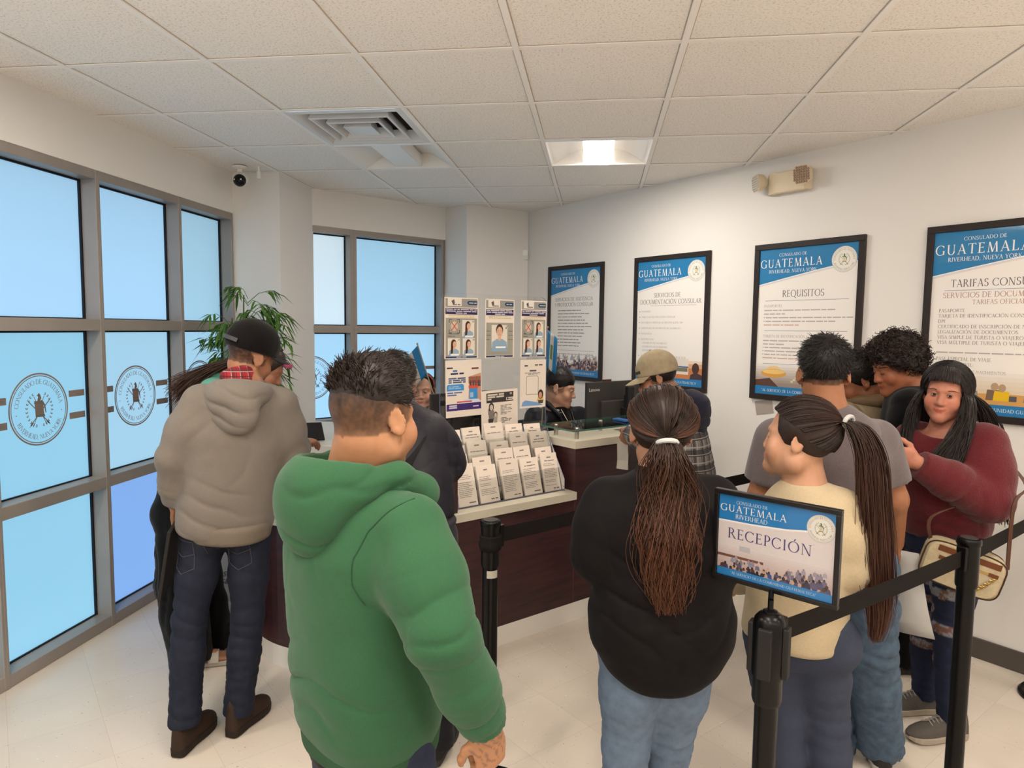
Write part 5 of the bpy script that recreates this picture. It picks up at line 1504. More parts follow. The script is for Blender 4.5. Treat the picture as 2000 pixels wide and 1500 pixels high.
# ------------------------------------------------------------------ people
Z = v3(0, 0, 1)
def rotm(hd, pitch, roll):
    """columns: right, forward, up of a head or body; pitch bends forward, roll tips towards the right shoulder"""
    f = v3(heading(hd)); r = v3(heading(hd + 90))
    p = math.radians(pitch); q = math.radians(roll)
    f2 = f * math.cos(p) - Z * math.sin(p); u2 = Z * math.cos(p) + f * math.sin(p)
    r3 = r * math.cos(q) - u2 * math.sin(q); u3 = u2 * math.cos(q) + r * math.sin(q)
    return np.stack([r3, f2, u3], 1)
HEAD_C = (0, -.012, .035); HEAD_R = (.0745, .094, .084)
def stitch(P, o, lines, cast, name, m, parent=None, r=.0012, off=.001):
    """sewn lines lying on a garment: each polyline is dropped along the direction cast onto its surface"""
    from mathutils.bvhtree import BVHTree
    me = o.data; t = BVHTree.FromPolygons([v.co.copy() for v in me.vertices], [tuple(p.vertices) for p in me.polygons]); c = Vector(cast).normalized()
    b = MB()
    for ln in lines:
        q = [Vector(v3(p) - P.o) for p in ln]; dense = []
        for i in range(len(q) - 1):
            k = max(2, int((q[i + 1] - q[i]).length / .008)); dense += [q[i].lerp(q[i + 1], j / k) for j in range(k)]
        dense.append(q[-1]); hit = []
        for p in dense:
            h, n, _, _ = t.ray_cast(p, c, 1.0)
            if h is not None: hit.append(tuple(h + n * off))
        if len(hit) > 2: b.tube(hit, r, 5)
    return b.build(name, m, parent or P.root, smooth=True)
class Person:
    def __init__(self, key, label, skin, seated=False, feet=None):
        d = SK[key]; self.k = key
        self.j = {a: v3(b) for a, b in d['j'].items()}
        self.yaw = d['yaw']; self.f = v3(heading(self.yaw)); self.r = v3(heading(self.yaw + 90))
        self.HR = rotm(*d['head_rot']); self.hs = d['hs']; self.hc = self.j['head']
        J = self.j; p = J['pel']; self.seated = seated
        J.setdefault('hipR', p + self.r * .08 - Z * .03); J.setdefault('hipL', p - self.r * .08 - Z * .03)
        for s, sg in (('R', 1), ('L', -1)):
            h = J['hip' + s]
            if seated:
                J.setdefault('kn' + s, h + self.f * .38 + self.r * sg * .03 + Z * .02); J.setdefault('an' + s, v3(*(h + self.f * .36)[:2], .08))
            else:
                J.setdefault('an' + s, v3(*(h + self.r * sg * .02 - self.f * .01)[:2], .075)); J.setdefault('kn' + s, (h + J['an' + s]) / 2 + self.f * .025)
        g = (J['anL'] + J['anR']) / 2 if not seated else p
        self.o = v3(g[0], g[1], 0)
        self.root = empty('person', tuple(self.o), label, 'person')
        self.skin = v3(rgb(*skin))
    def H(self, *l): return self.hc + self.HR @ (v3(*l) * self.hs)
    def loc(self, V): return ((V - self.hc) @ self.HR) / self.hs
    def obj(self, name, V, F, m, col=None, parent=None): return mesh_obj(name, V, F, m, parent or self.root, col, self.o)
    def mb(self, name, b, m, parent=None, **kw):
        b.v = [(x - self.o[0], y - self.o[1], z - self.o[2]) for x, y, z in b.v]
        return b.build(name, m, parent or self.root, **kw)
    def sdf(self, name, S, m, h=.009, refine=(), zones=(), base=.0, bfreq=9., col=None, parent=None, rel=1):
        V, F = S.mesh(h, refine)
        if rel: V = relax(V, F, rel)
        N = vnormals(V, F)
        if zones or base: V = folds(V, N, zones, base, bfreq, seed=len(self.k) * 1.7 + self.o[0] * 9)
        c = col(V, N) if callable(col) else col
        return self.obj(name, V, F, m, c, parent)

M_SKIN = mat('skin', (.6, .35, .22), .48, attr=True, noise=.05, nscale=60, bump=.12, bscale=260, bdist=.0012, sss=.12)
M_HAIR = mat('hair', (.03, .02, .015), .48, attr=True, spec=.35)
M_FAB = {}
def fabric(name, c, rough=.85, noise=.07, nscale=90, bump=.35, bscale=500, sheen=.08, stretch=None):
    return mat(name, rgb(*c), rough, noise=noise, nscale=nscale, bump=bump, bscale=bscale, bdist=.0015, sheen=sheen, stretch=stretch, spec=.12)
def hand(S, w, d, pn, th, curl, sc=.9, k=.006, spread=.0):
    """palm and five fingers: w wrist, d finger direction, pn direction the palm faces, th side of the thumb"""
    d = nrm(d); pn = nrm(v3(pn) - d * (v3(pn) @ d)); a = np.cross(d, pn); a = a if a @ v3(th) > 0 else -a
    R = np.stack([a, d, pn], 1)
    S.ell(w + d * .048 * sc, (.041 * sc, .055 * sc, .0165 * sc), R, .012)
    S.ell(w + d * .03 * sc + a * .022 * sc + pn * .008 * sc, (.017 * sc, .03 * sc, .014 * sc), R, .010)
    for i, (x, L, r) in enumerate(((.029, .068, .0088), (.010, .077, .0090), (-.010, .072, .0088), (-.028, .056, .0078))):
        p = w + d * (.090 - abs(x - .005) * .22) * sc + a * x * sc; ang = 0; dd = nrm(d + a * x * spread * 10)
        c = curl[i] if isinstance(curl, (list, tuple)) else curl
        seg = (.46, .30, .24); rr = r * sc
        for m, q in enumerate(seg):
            ang += math.radians(c * (1.0, 1.15, .7)[m])
            e = p + (dd * math.cos(ang) + pn * math.sin(ang)) * L * q * sc
            S.cap(p, e, rr, rr * .90, k if m else .008); p = e; rr *= .90
    t0 = w + d * .022 * sc + a * .028 * sc + pn * .004 * sc; t1 = t0 + (d * .62 + a * .62 + pn * .35) * .036 * sc; t2 = t1 + (d * .85 + a * .18 + pn * .45) * .030 * sc; t3 = t2 + (d * .9 - a * .05 + pn * .45) * .022 * sc
    S.chain([t0, t1, t2, t3], [.0125 * sc, .0105 * sc, .0098 * sc, .0078 * sc], .007)
    return R
def add_head(P, S, female=False, chub=0.0, ears=True, smile=0.0, nose=1.0):
    s = P.hs; H = P.H; R = P.HR
    S.ell(H(HEAD_C), v3(HEAD_R) * s, R, .02)
    S.ell(H(0, .030, -.030), v3(.057 + chub * .4, .060, .085) * s, R, .03)
    S.cap(H(-.045 - chub * .5, .0, -.062), H(0, .072, -.096), (.022 + chub) * s, .018 * s, .03); S.cap(H(.045 + chub * .5, .0, -.062), H(0, .072, -.096), (.022 + chub) * s, .018 * s, .03)
    for x in (-1, 1):
        S.ell(H(x * .036, .062, -.034), v3(.026 + chub, .024, .026 + chub) * s, R, .02)
        S.cap(H(x * .012, .083, .020), H(x * .046, .066, .020), .010 * s, .008 * s, .014)
        S.ell(H(x * .031, .092, .002), v3(.017, .011, .0105) * s, R, .012, True)
    S.cap(H(0, .083, .006), H(0, .1035 - .012 * (1 - nose), -.032), .0085 * s, .0125 * s * (.4 + .6 * nose), .010)
    for x in (-1, 1): S.ell(H(x * .0125, .093, -.036), v3(.0085, .011, .008) * s, R, .006)
    S.ell(H(0, .083, -.062), v3(.028, .012, .018) * s, R, .012)
    sm = smile
    S.chain([H(-.023 - sm, .084, -.0630 + sm * 1.3), H(-.011, .0945, -.0605), H(0, .0965, -.0612), H(.011, .0945, -.0605), H(.023 + sm, .084, -.0630 + sm * 1.3)], [.0024 * s, .0038 * s, .0040 * s, .0038 * s, .0024 * s], .003)
    S.chain([H(-.021 - sm, .084, -.0655 + sm * 1.3), H(-.010, .0925, -.0695), H(.010, .0925, -.0695), H(.021 + sm, .084, -.0655 + sm * 1.3)], [.0022 * s, .0048 * s, .0048 * s, .0022 * s], .003)
    S.ell(H(0, .079, -.098), v3(.017, .015, .014) * s, R, .014)
    for x in (-1, 1):
        S.ell(H(x * .0285, .0775, .002), v3(.0125, .0115, .0115) * s, R, .003)
    if ears:
        for x in (-1, 1):
            o = nrm(R @ v3(x * .86, -.5, .12)); u = nrm(R @ v3(0, -.25, 1)); t = np.cross(u, o); E = np.stack([t, o, np.cross(t, o)], 1)
            c = H(x * .080, -.010, -.002)
            S.ell(c, v3(.0195, .0055, .031) * s, E, .005); S.cap(H(x * .074, .002, -.02), H(x * .076, .001, -.034), .007 * s, .0075 * s, .006)
            S.ell(c + o * .006 * s + t * (-.001) + u * .003, v3(.0115, .0055, .020) * s, E, .004, True)
def body(P, female=False, chub=0.0, sleeve=None, wid=1.0, hands=True, hl=None, hr=None, col=None, neck_r=.052, arm_r=(.046, .038, .026), legs=True, h=.010, hh=.0048, smile=0.0, nose=1.0):
    """one continuous figure; hl, hr = (direction, palm, thumb, curl) for each hand"""
    S = Sdf(); J = P.j
    add_head(P, S, female, chub, True, smile, nose)
    nb = J['neck']
    S.cap(P.H(0, -.022, -.045), nb, neck_r * P.hs, (neck_r + .006), .02)
    S.cap(nb, nb - Z * .03, .05, .07, .03)
    ax = nrm(nb - J['pel'])
    S.loft(J['pel'] - ax * .06, nb, J['shR'] - J['shL'], [(-.05, .10 * wid, .07, 0, 0), (.15, .115 * wid, .08, 0, 0), (.4, .115 * wid, .085, 0, 0), (.7, .135 * wid, .095, 0, 0), (.9, .11 * wid, .075, 0, 0), (1.0, .055, .05, 0, 0)], .03)
    for s in 'LR':
        S.chain([J['sh' + s], J['el' + s], J['wr' + s]], arm_r, .02)
        q = hl if s == 'L' else hr
        if hands:
            if q is None:
                d = nrm(J['wr' + s] - J['el' + s]); q = (d, -Z * .3 + P.r * (1 if s == 'L' else -1), P.f, 25)
            hand(S, J['wr' + s], q[0], q[1], q[2], q[3])
        if legs:
            S.chain([J['hip' + s], J['kn' + s], J['an' + s]], (.058 * wid, .044, .032), .03)
    ref = [(P.hc, .135, hh)] + [(J['wr' + s] + (nrm((hl if s == 'L' else hr)[0]) * .06 if (hl if s == 'L' else hr) is not None else 0), .10, .0052) for s in 'LR' if hands and (hl if s == 'L' else hr) is not None]
    V, F = S.mesh(h, ref); V = relax(V, F, 1, .35); N = vnormals(V, F)
    L = P.loc(V)
    C = np.tile(P.skin, (len(V), 1))
    near = np.linalg.norm(L, axis=1) < .16
    lip = near & (L[:, 1] > .080) & (np.abs(L[:, 0]) < .025) & (L[:, 2] < -.0575 + smile * 30 * L[:, 0] ** 2 * 20) & (L[:, 2] > -.0745 + .012 * (np.abs(L[:, 0]) / .023) ** 2)
    C[lip] = P.skin * v3(.86, .55, .55) if not female else P.skin * v3(.85, .48, .5)
    ck = near & (L[:, 1] > .03)
    C[ck] *= 1 + np.outer(.10 * np.exp(-((np.abs(L[ck, 0]) - .04) ** 2 + (L[ck, 2] + .03) ** 2) / .0006), v3(1, -.35, -.3))
    if col is not None: C = col(P, V, N, L, C)
    P.body = P.obj('body', V, F, M_SKIN, np.clip(C, 0, 1))
    return P.body
M_EYE = mat('eye', (1, 1, 1), .12, attr=True)
def eyes(P, look=(0, 1, -.1), lid=.4, brow=(30, 22, 20), lidcol=None, shut=False):
    for x in (-1, 1):
        if shut:
            b = MB(); b.tube([tuple(P.H(x * (.0295 + .013 * math.sin(a)), .0805 + .0125 * math.cos(a), -.0035 - .002 * math.cos(a))) for a in [-1.2 + .24 * i for i in range(11)]], .0011, 5); P.mb('eyelash', b, mat('lash', (.01, .008, .008), .6))
            polys = [np.linspace(P.H(x * (.013 + .036 * i / 13), .0915 - .02 * (i / 13) ** 2, .0205 + .005 * math.sin(i / 5)), P.H(x * (.023 + .036 * i / 13), .0905 - .02 * (i / 13) ** 2, .0225 + .004 * math.sin(i / 5) - .005 * i / 13), 4) for i in range(14)]
            P.obj('eyebrow', *strands(polys, .0012, .0005, [(rgb(*brow),) * 2] * 14)[:2], M_HAIR, np.tile(v3(rgb(*brow)), (14 * 4 * 3, 1))); continue
        b = MB(); c = P.H(x * .0295, .0805, .002); r = .0112 * P.hs
        b.ellipsoid(tuple(c), (r, r, r), 32, 24)
        g = nrm(P.HR @ nrm(look)); cc = []
        for f in b.f:
            q = nrm(np.mean([b.v[i] for i in f], 0) - c); dt = q @ g; up = (np.mean([b.v[i] for i in f], 0) - c) @ P.HR[:, 2] / r
            cc.append((.012, .008, .006) if dt > .93 else ((.055, .028, .016) if dt > .80 else (.42, .40, .38)))
        b.c = cc; P.mb('eye', b, M_EYE, smooth=True)
        u = P.HR[:, 2]; f = P.HR[:, 1]; rr = P.HR[:, 0]
        for nm, e0, e1, kk in (('eyelid', lid, 1.35, 1.10), ('eyelid', -lid * .9 - .06, -1.2, 1.07)):
            b = MB(); rg = []
            for i in range(11):
                a = -1.2 + 2.4 * i / 10; ed = e0 * max(math.cos(a * 1.15), 0.05)
                rg.append([tuple(c + (rr * math.sin(a) * math.cos(e) + f * math.cos(a) * math.cos(e) + u * math.sin(e)) * r * kk) for e in np.linspace(ed, e1, 6)])
            b.loft(rg, False, 0, False); P.mb(nm, b, mat('lid_%s' % P.k, tuple(P.skin * .82), .5), smooth=True)
        b = MB(); b.tube([tuple(c + (rr * math.sin(a) * math.cos(e) + f * math.cos(a) * math.cos(e) + u * math.sin(e)) * r * 1.11) for a, e in [(-1.1 + 2.2 * i / 10, lid * max(math.cos((-1.1 + 2.2 * i / 10) * 1.15), .05)) for i in range(11)]], .0009, 5); P.mb('eyelash', b, mat('lash', (.01, .008, .008), .6))
        polys = []; cols = []
        for i in range(14):
            t = i / 13; p = P.H(x * (.013 + .036 * t), .0915 - .020 * t * t, .0205 + .005 * math.sin(t * 2.6)); q = p + P.HR @ (v3(x * .010, -.001, .0022 - .006 * t) * P.hs)
            polys.append(np.linspace(p, q, 4)); cols.append((rgb(*brow),) * 2)
        P.obj('eyebrow', *strands(polys, .0011, .0004, cols)[:2], M_HAIR, np.tile(v3(rgb(*brow)), (14 * 4 * 3, 1)))
def top(P, name, m, st, sl, ends=(0, 0), zones=(), base=.0025, hem=None, neck=None, k=.035, h=.008, col=None, extra=None, short=None, parent=None, ex=2.3, bf=9.):
    """a garment for the upper body: torso sections, sleeve radii (shoulder, elbow, cuff)"""
    J = P.j; S = Sdf()
    S.loft(J['pel'], J['neck'], J['shR'] - J['shL'], st, .02, ex)
    for s in 'LR':
        a, e, w = J['sh' + s], J['el' + s], J['wr' + s]
        if short: 
            S.cap(a, a + (e - a) * short, sl[0], sl[1], k)
        else:
            m1 = a * .5 + e * .5; m2 = e * .45 + w * .55
            S.chain([a, m1, e], (sl[0], (sl[0] + sl[1]) / 2 * 1.02, sl[1]), k); S.chain([e, m2, w], (sl[1], (sl[1] * .55 + sl[2] * .45) * 1.06, sl[2]), .02)
    if extra: extra(S)
    for s in 'LR':
        a, e, w = J['sh' + s], J['el' + s], J['wr' + s]
        if short: d = nrm(e - a); p = a + (e - a) * short; S.cut_local(p, d, p + d * .06, .11)
        else: d = nrm(w - e); p = w - d * .012; S.cut_local(p, d, p + d * .06, .085)
    if hem is not None: S.cut(*hem)
    if neck is not None:
        for q in neck: S.ell(*q)
    return P.sdf(name, S, m, h, (), zones, base, bf, col, parent)
def legwear(P, name, m, thigh=.088, knee=.062, ankle=.055, zones=(), base=.003, waist=.13, hipw=.15, hipd=.12, end=.035, bum=.03, h=.009, col=None, k=.03, parent=None, ex=()):
    J = P.j; S = Sdf(); p = J['pel']
    rt = J['hipR'] - J['hipL']
    S.loft(p - Z * .07, p + Z * waist, rt, [(-.1, hipw * .92, hipd * .9, 0, 0), (.3, hipw, hipd, 0, 0), (.7, hipw * .95, hipd * .93, 0, 0), (1, hipw * .86, hipd * .84, 0, 0)], .02)
    for s in 'LR':
        if bum: S.ell(J['hip' + s] - P.f * (hipd * .45) - Z * .01, (.075, .07, .085), None, .04)
        S.chain([J['hip' + s], J['hip' + s] * .5 + J['kn' + s] * .5, J['kn' + s]], (thigh, thigh * .45 + knee * .55, knee), k)
        S.chain([J['kn' + s], J['kn' + s] * .6 + J['an' + s] * .4, J['an' + s]], (knee, knee * .5 + ankle * .5 + .004, ankle), .015)
        d = nrm(J['an' + s] - J['kn' + s]); q = J['an' + s] + d * end
        S.cap(J['an' + s], q, ankle, ankle * 1.02, .01)
    for s in 'LR':
        d = nrm(J['an' + s] - J['kn' + s]); q = J['an' + s] + d * (end - .005); S.cut_local(q, d, q + d * .09, .11)
    for f in ex: f(S)
    zs = list(zones)
    for s in 'LR':
        d = nrm(J['an' + s] - J['kn' + s])
        zs += [(J['kn' + s] - P.f * .03, .10, Z, .045, .0035), (J['an' + s], .11, Z, .04, .0035), (J['hip' + s] - Z * .1, .12, Z + P.r * .3, .07, .003)]
    return P.sdf(name, S, m, h, (), zs, base, 8., col, parent)
def shoe(P, s, d, L=.26, style='sneaker', up=rgb(110, 104, 98), so=rgb(206, 196, 180), sole_h=.028, name='shoe', back=.07):
    """sole and shaped upper, heel under the ankle, toe along d"""
    a = P.j['an' + s]; d = nrm(v3(d[0], d[1], 0)); r = np.cross(d, Z); o = v3(a[0], a[1], 0) - d * back
    W = [(0, .016), (.015, .024), (.05, .031), (.15, .034), (.35, .033), (.55, .040), (.72, .045), (.86, .041), (.95, .028), (1.0, .010)]
    wf = lambda t: np.interp(t, [q[0] for q in W], [q[1] for q in W]) * L / .26
    tt = [0, .015, .05, .12, .22, .35, .5, .65, .78, .88, .95, .985, 1.0]
    b = MB()
    hz = lambda t: sole_h + (.0 if style != 'boot' else .0)
    rg = []
    for t in tt:
        w = wf(t); lift = .012 * max(0, (t - .8) / .2) ** 2; p = o + d * L * t
        rg.append([tuple(p + r * w * x + Z * z) for x, z in ((-1, .004 + lift), (1, .004 + lift), (1.05, hz(t)), (-1.05, hz(t)))])
    b.loft(rg)
    sn = P.k + '_' + style
    root = None
    HT = {'sneaker': [(0, .075), (.1, .088), (.25, .085), (.38, .075), (.55, .055), (.75, .042), (.92, .026), (1, .010)],
          'boot': [(0, .10), (.03, .125), (.25, .12), (.36, .105), (.5, .068), (.75, .05), (.92, .036), (1, .016)],
          'clog': [(0, .03), (.1, .035), (.25, .04), (.4, .062), (.6, .060), (.8, .048), (.93, .032), (1, .014)],
          'sandal': [(0, .004)] * 2}[style]
    hf = lambda t: np.interp(t, [q[0] for q in HT], [q[1] for q in HT])
    if style == 'sandal':
        f = P.mb(name, b, mat(sn + '_sole', so, .6), smooth=False, bevel=.004)
        return f
    rg = []
    for t in tt:
        w = wf(t) * .97; hh = hf(t); p = o + d * L * t + Z * (hz(t) - .004); row = []
        for k in range(13):
            an = math.pi * k / 12
            nr = 1 - .30 * (hh > .065) * abs(math.sin(an))
            row.append(tuple(p + r * w * math.cos(an) * (nr if k not in (0, 12) else 1) + Z * hh * math.sin(an) ** .75))
        rg.append(row)
    bu = MB(); bu.loft(rg)
    u = P.mb(name, bu, mat(sn + '_upper', up, .65, noise=.1, nscale=200), smooth=True)
    b.v = b.v; P_o = P.o
    P.mb('sole', b, mat(sn + '_sole', so, .7), parent=u, bevel=.004)
    if style == 'sneaker' and name == 'shoe':
        bl = MB()
        for q in range(5):
            t = .42 + q * .055
            p = o + d * L * t; w = wf(t) * .5; z = hz(t) + hf(t) * .96
            bl.tube([tuple(p - r * w + Z * (z - .010)), tuple(p + Z * (z + .002)), tuple(p + r * w + d * .014 + Z * (z - .010))], .0028, 6)
        P.mb('laces', bl, mat(sn + '_lace', rgb(190, 184, 176), .7), parent=u)
    return u
def ellp(P, dirs, off=0.0):
    """points on the skull in head-local directions"""
    dirs = np.asarray(dirs, float); dirs = dirs / np.linalg.norm(dirs, axis=-1)[..., None]
    r = 1 / np.sqrt((dirs[..., 0] / (HEAD_R[0] + off)) ** 2 + (dirs[..., 1] / (HEAD_R[1] + off)) ** 2 + (dirs[..., 2] / (HEAD_R[2] + off)) ** 2)
    L = dirs * r[..., None] + v3(HEAD_C)
    return P.hc + (L * P.hs) @ P.HR.T
def slerp(a, b, t):
    a = nrm(a); b = nrm(b); w = math.acos(max(-1, min(1, a @ b))) + 1e-6
    return (np.sin((1 - t) * w)[:, None] * a + np.sin(t * w)[:, None] * b) / math.sin(w)
def haircap(P, off, cuts, col, base=.002, bfreq=30., name='hair', h=.0045, parent=None, extra=None, m=None, zones=(), shift=(0, 0, 0)):
    """hair lying on the skull: grown ellipsoid, trimmed by planes given in head coordinates"""
    S = Sdf(); S.ell(P.H(*(v3(HEAD_C) + v3(shift))), (v3(HEAD_R) + off) * P.hs, P.HR, .01)
    if extra: extra(S)
    for p, n in cuts: S.cut(P.H(*p), P.HR @ v3(*n))
    V, F = S.mesh(h); V = relax(V, F, 1); N = vnormals(V, F)
    d = base * (gnoise(V * bfreq) + .6 * gnoise(V * bfreq * 2.3 + 5)); V = V + N * d[:, None]
    C = np.tile(v3(rgb(*col)), (len(V), 1)) * (1 + 2.0 * gnoise(V * 60)[:, None] * .25)
    return V, F, np.clip(C, .002, 1)
RH = np.random.RandomState(21)
def hcol(c, v=.3):
    f = 1 + RH.uniform(-v, v); return tuple(v3(rgb(*c)) * f)
# ================= man in the green hoodie =================
P = Person('green', 'man in a green hoodie, seen from behind beside the black barrier post', (206, 150, 112))
J = P.j
hd = nrm(J['wrR'] - J['elR'])
def fade(P, V, N, L, C):
    hair = v3(rgb(50, 38, 34)); sk = P.skin
    e = (L - v3(HEAD_C)) / v3(HEAD_R); sc = np.abs((e * e).sum(1) - 1) < .35
    m = sc & (L[:, 1] < .062 + .15 * np.maximum(L[:, 2] - .02, 0)) & (L[:, 2] > -.10)
    a = np.interp(L[:, 2] + .012 * gnoise(V * 30), [-.088, -.06, -.02, .03, .055], [.0, .34, .72, .86, .97])
    a = a * np.interp(L[:, 1], [-.06, .0, .045, .062], [1, .85, .72, .0])
    n = gnoise(V * 45) * .5 + gnoise(V * 140) * .5
    a = np.clip(a + .35 * n * (a > .05), 0, 1)
    near_ear = (((np.abs(L[:, 0]) - .088) / .020) ** 2 + ((L[:, 1] + .012) / .026) ** 2 + ((L[:, 2] + .004) / .038) ** 2) < 1
    a = np.where(m & ~near_ear, a, 0)
    C = C * (1 - a[:, None]) + hair * a[:, None]
    # tattoo lines on the back of the right hand
    w = P.j['wrR']; q = V - (w + nrm(hd * .35 - Z * .9) * .035 - v3(FWD) * .012); r = np.linalg.norm(q, axis=1)
    t = (r < .038) & (N @ v3(FWD) < .1) & (np.abs(np.sin(q @ v3(150, 90, 130) + 3 * gnoise(V * 50))) < .42)
    C[t] = C[t] * .55 + v3(rgb(70, 74, 84)) * .45
    return C
hd = nrm(J['wrR'] - J['elR'])
body(P, chub=.010, wid=1.15, neck_r=.064, hr=(nrm(hd * .35 - Z * .9), v3(FWD) * .85 - v3(RGT) * .5, -v3(RGT), [66, 72, 76, 80]), col=fade, arm_r=(.05, .042, .030))
M_G = fabric('green_fleece', (62, 112, 78), .9, .06, 300, .3, 900, .1)
zs = [(J['elR'], .10, nrm(J['wrR'] - J['shR']), .055, .006), (J['wrR'] - hd * .05, .085, hd, .045, .007), (J['shR'] - Z * .12 - P.f * .05, .10, P.r + Z * .6, .08, .005),
      (J['pel'] + Z * .10 - P.f * .12, .16, Z, .085, .006), (J['pel'] + Z * .02, .2, Z, .07, .004), (J['neck'] - Z * .2 - P.f * .1, .14, P.r, .10, .003)]
hood = top(P, 'hoodie', M_G, [(-.24, .154, .124, 0, 0), (-.17, .160, .128, 0, 0), (-.10, .172, .142, 0, -.004), (.15, .174, .146, 0, -.005), (.45, .170, .140, 0, -.01), (.72, .178, .132, 0, -.015), (.92, .140, .105, 0, -.01), (1.06, .085, .085, 0, 0)],
           (.074, .067, .045), zones=zs, base=.004, bf=6., k=.05, h=.0065)
M_GS = mat('green_seam', rgb(48, 90, 62), .9)
a_ = J['shR']; stitch(P, hood, [[a_ - P.f * .4 + P.r * x + Z * z for x, z in ((.030, .075), (.005, .05), (-.025, .01), (-.040, -.04), (-.038, -.09), (-.022, -.13))]], P.f, 'seam', M_GS, hood, .0016, .0003)
# hood lying on the back
S = Sdf(); nb = J['neck']; R = np.stack([P.r, P.f, Z], 1)
S.ell(nb - P.f * .045 + Z * .005, (.124, .116, .080), R, .02); S.ell(nb - P.f * .120 - Z * .050, (.088, .055, .088), R, .05)
S.chain([nb + P.r * .105 + P.f * .02 + Z * .015, nb + P.r * .095 + P.f * .09 - Z * .03, nb + P.f * .12 - Z * .07], (.034, .036, .03), .03)
S.chain([nb - P.r * .105 + P.f * .02 + Z * .015, nb - P.r * .095 + P.f * .09 - Z * .03, nb + P.f * .12 - Z * .07], (.034, .036, .03), .03)
S.ell(nb - P.f * .010 + Z * .085, (.098, .106, .102), R, .02, True)
P.sdf('hood', S, M_G, .007, (), [(nb - P.f * .12 - Z * .03, .14, Z + P.r * .25, .075, .009), (nb + P.r * .1 - P.f * .02, .09, Z - P.f * .4, .05, .006)], .003, 8., parent=hood)
# ribbed cuff and hem
M_GR = mat('green_rib', rgb(52, 96, 66), .9, bump=.6, bscale=240, bdist=.002, stretch=(1, 1, .1))
S = Sdf(); S.cap(J['wrR'] - hd * .055, J['wrR'] - hd * .004, .047, .040, .01); S.cut(J['wrR'] - hd * .004, hd); S.cut(J['wrR'] - hd * .06, -hd); P.sdf('cuff', S, M_GR, .006, parent=hood)
S = Sdf(); p = J['pel']; S.loft(p - Z * .12, p - Z * .03, P.r, [(-.05, .157, .127, 0, 0), (.6, .164, .132, 0, 0), (1.0, .170, .138, 0, 0)], .01); S.cut(p - Z * .118, -Z); P.sdf('hem_band', S, M_GR, .008, parent=hood)
S = Sdf(); S.loft(p - Z * .155, p - Z * .05, P.r, [(0, .146, .115, 0, 0), (1, .150, .12, 0, 0)], .01); P.sdf('undershirt', S, fabric('black_cotton', (20, 19, 21)), .009)
M_DJ = mat('dark_blue_denim', rgb(44, 54, 82), .8, noise=.22, nscale=55, bump=.4, bscale=700, bdist=.0012)
legwear(P, 'jeans', M_DJ, .088, .07, .06, hipw=.136, hipd=.104, waist=.0, bum=0)
for s in 'LR': shoe(P, s, P.f, .26, 'sneaker', rgb(40, 40, 44), rgb(200, 196, 190))
V, F, C = haircap(P, .0025, [((0, .088, .06), (0, 1, -.5))], (40, 30, 27), .002, 40., shift=(0, .005, .021))
parts = [(V, F, C)]; polys = []; cols = []; L = P.loc(V); N = vnormals(V, F); e = (L - v3(HEAD_C)) / (v3(HEAD_R) + .0005)
for i in RH.choice(np.where((e * e).sum(1) > 1.0)[0], 2600):
    l = L[i]; dr = nrm(l - v3(HEAD_C)); bk = np.clip((-l[1] - .045) / .03, 0, 1); n1 = gnoise(np.array([l * 22]))[0]
    fl = v3(.22 * RH.randn() + .5 * n1, .85 - 1.2 * bk, .15 + .5 * bk); fl = fl - dr * (fl @ dr) * (1 - .9 * bk); fl = nrm(fl + RH.randn(3) * .22)
    ln = RH.uniform(.014, .030) * (1 - .30 * bk); lf = .28 + .5 * bk
    polys.append(np.array([V[i] - N[i] * .0025 + P.HR @ (dr * ln * lf * t * (1 - .5 * t) + fl * ln * t) for t in np.linspace(0, 1, 5)])); cols.append((hcol((38, 28, 25)), hcol((60, 46, 40))))
parts.append(strands(polys, .0014, .0004, cols)); V, F, C = joinm(*parts); P.obj('hair', V, F, M_HAIR, C)

# ================= man in the grey hoodie and black cap =================
P = Person('grey', 'man in a grey hoodie and black cap, seen from behind by the window wall', (196, 138, 104)); J = P.j
def nape(P, V, N, L, C):
    e = (L - v3(HEAD_C)) / v3(HEAD_R); sc = np.abs((e * e).sum(1) - 1) < .35
    a = np.interp(L[:, 2], [-.075, -.045, .0], [0, .7, .85]) * np.interp(L[:, 1], [-.02, .03, .04], [1, .7, 0]) * (np.abs(np.abs(L[:, 0]) - .085) > .018)
    a = np.where(sc, np.clip(a + .3 * gnoise(V * 90), 0, 1), 0); return C * (1 - a[:, None]) + v3(rgb(44, 34, 32)) * a[:, None]
dl = nrm(J['wrL'] - J['elL'])
body(P, wid=1.0, hl=(nrm(dl + v3(0, 0, -.5)), P.r * .8 + P.f * .3, P.f, [70, 75, 78, 80]), hr=(nrm(v3(heading(20))), -Z, -P.r, [20, 24, 28, 30]), col=nape)
M_GY = mat('grey_marl_fleece', rgb(148, 139, 130), .92, noise=.10, nscale=500, bump=.3, bscale=800, bdist=.0014, sheen=.08)
zs = [(J['elL'] + Z * .01, .09, nrm(J['wrL'] - J['shL']), .042, .006), (J['wrL'] - dl * .05, .08, dl, .04, .008), (J['pel'] + Z * .06 - P.f * .08, .15, Z + P.r * .2, .06, .006), (J['shR'] - Z * .12 - P.f * .05, .1, P.r + Z, .07, .005), (J['shL'] - Z * .12 - P.f * .04, .1, -P.r + Z, .07, .005), (J['neck'] - Z * .22 - P.f * .08 + P.r * .08, .15, P.r - Z * .2, .09, .004)]
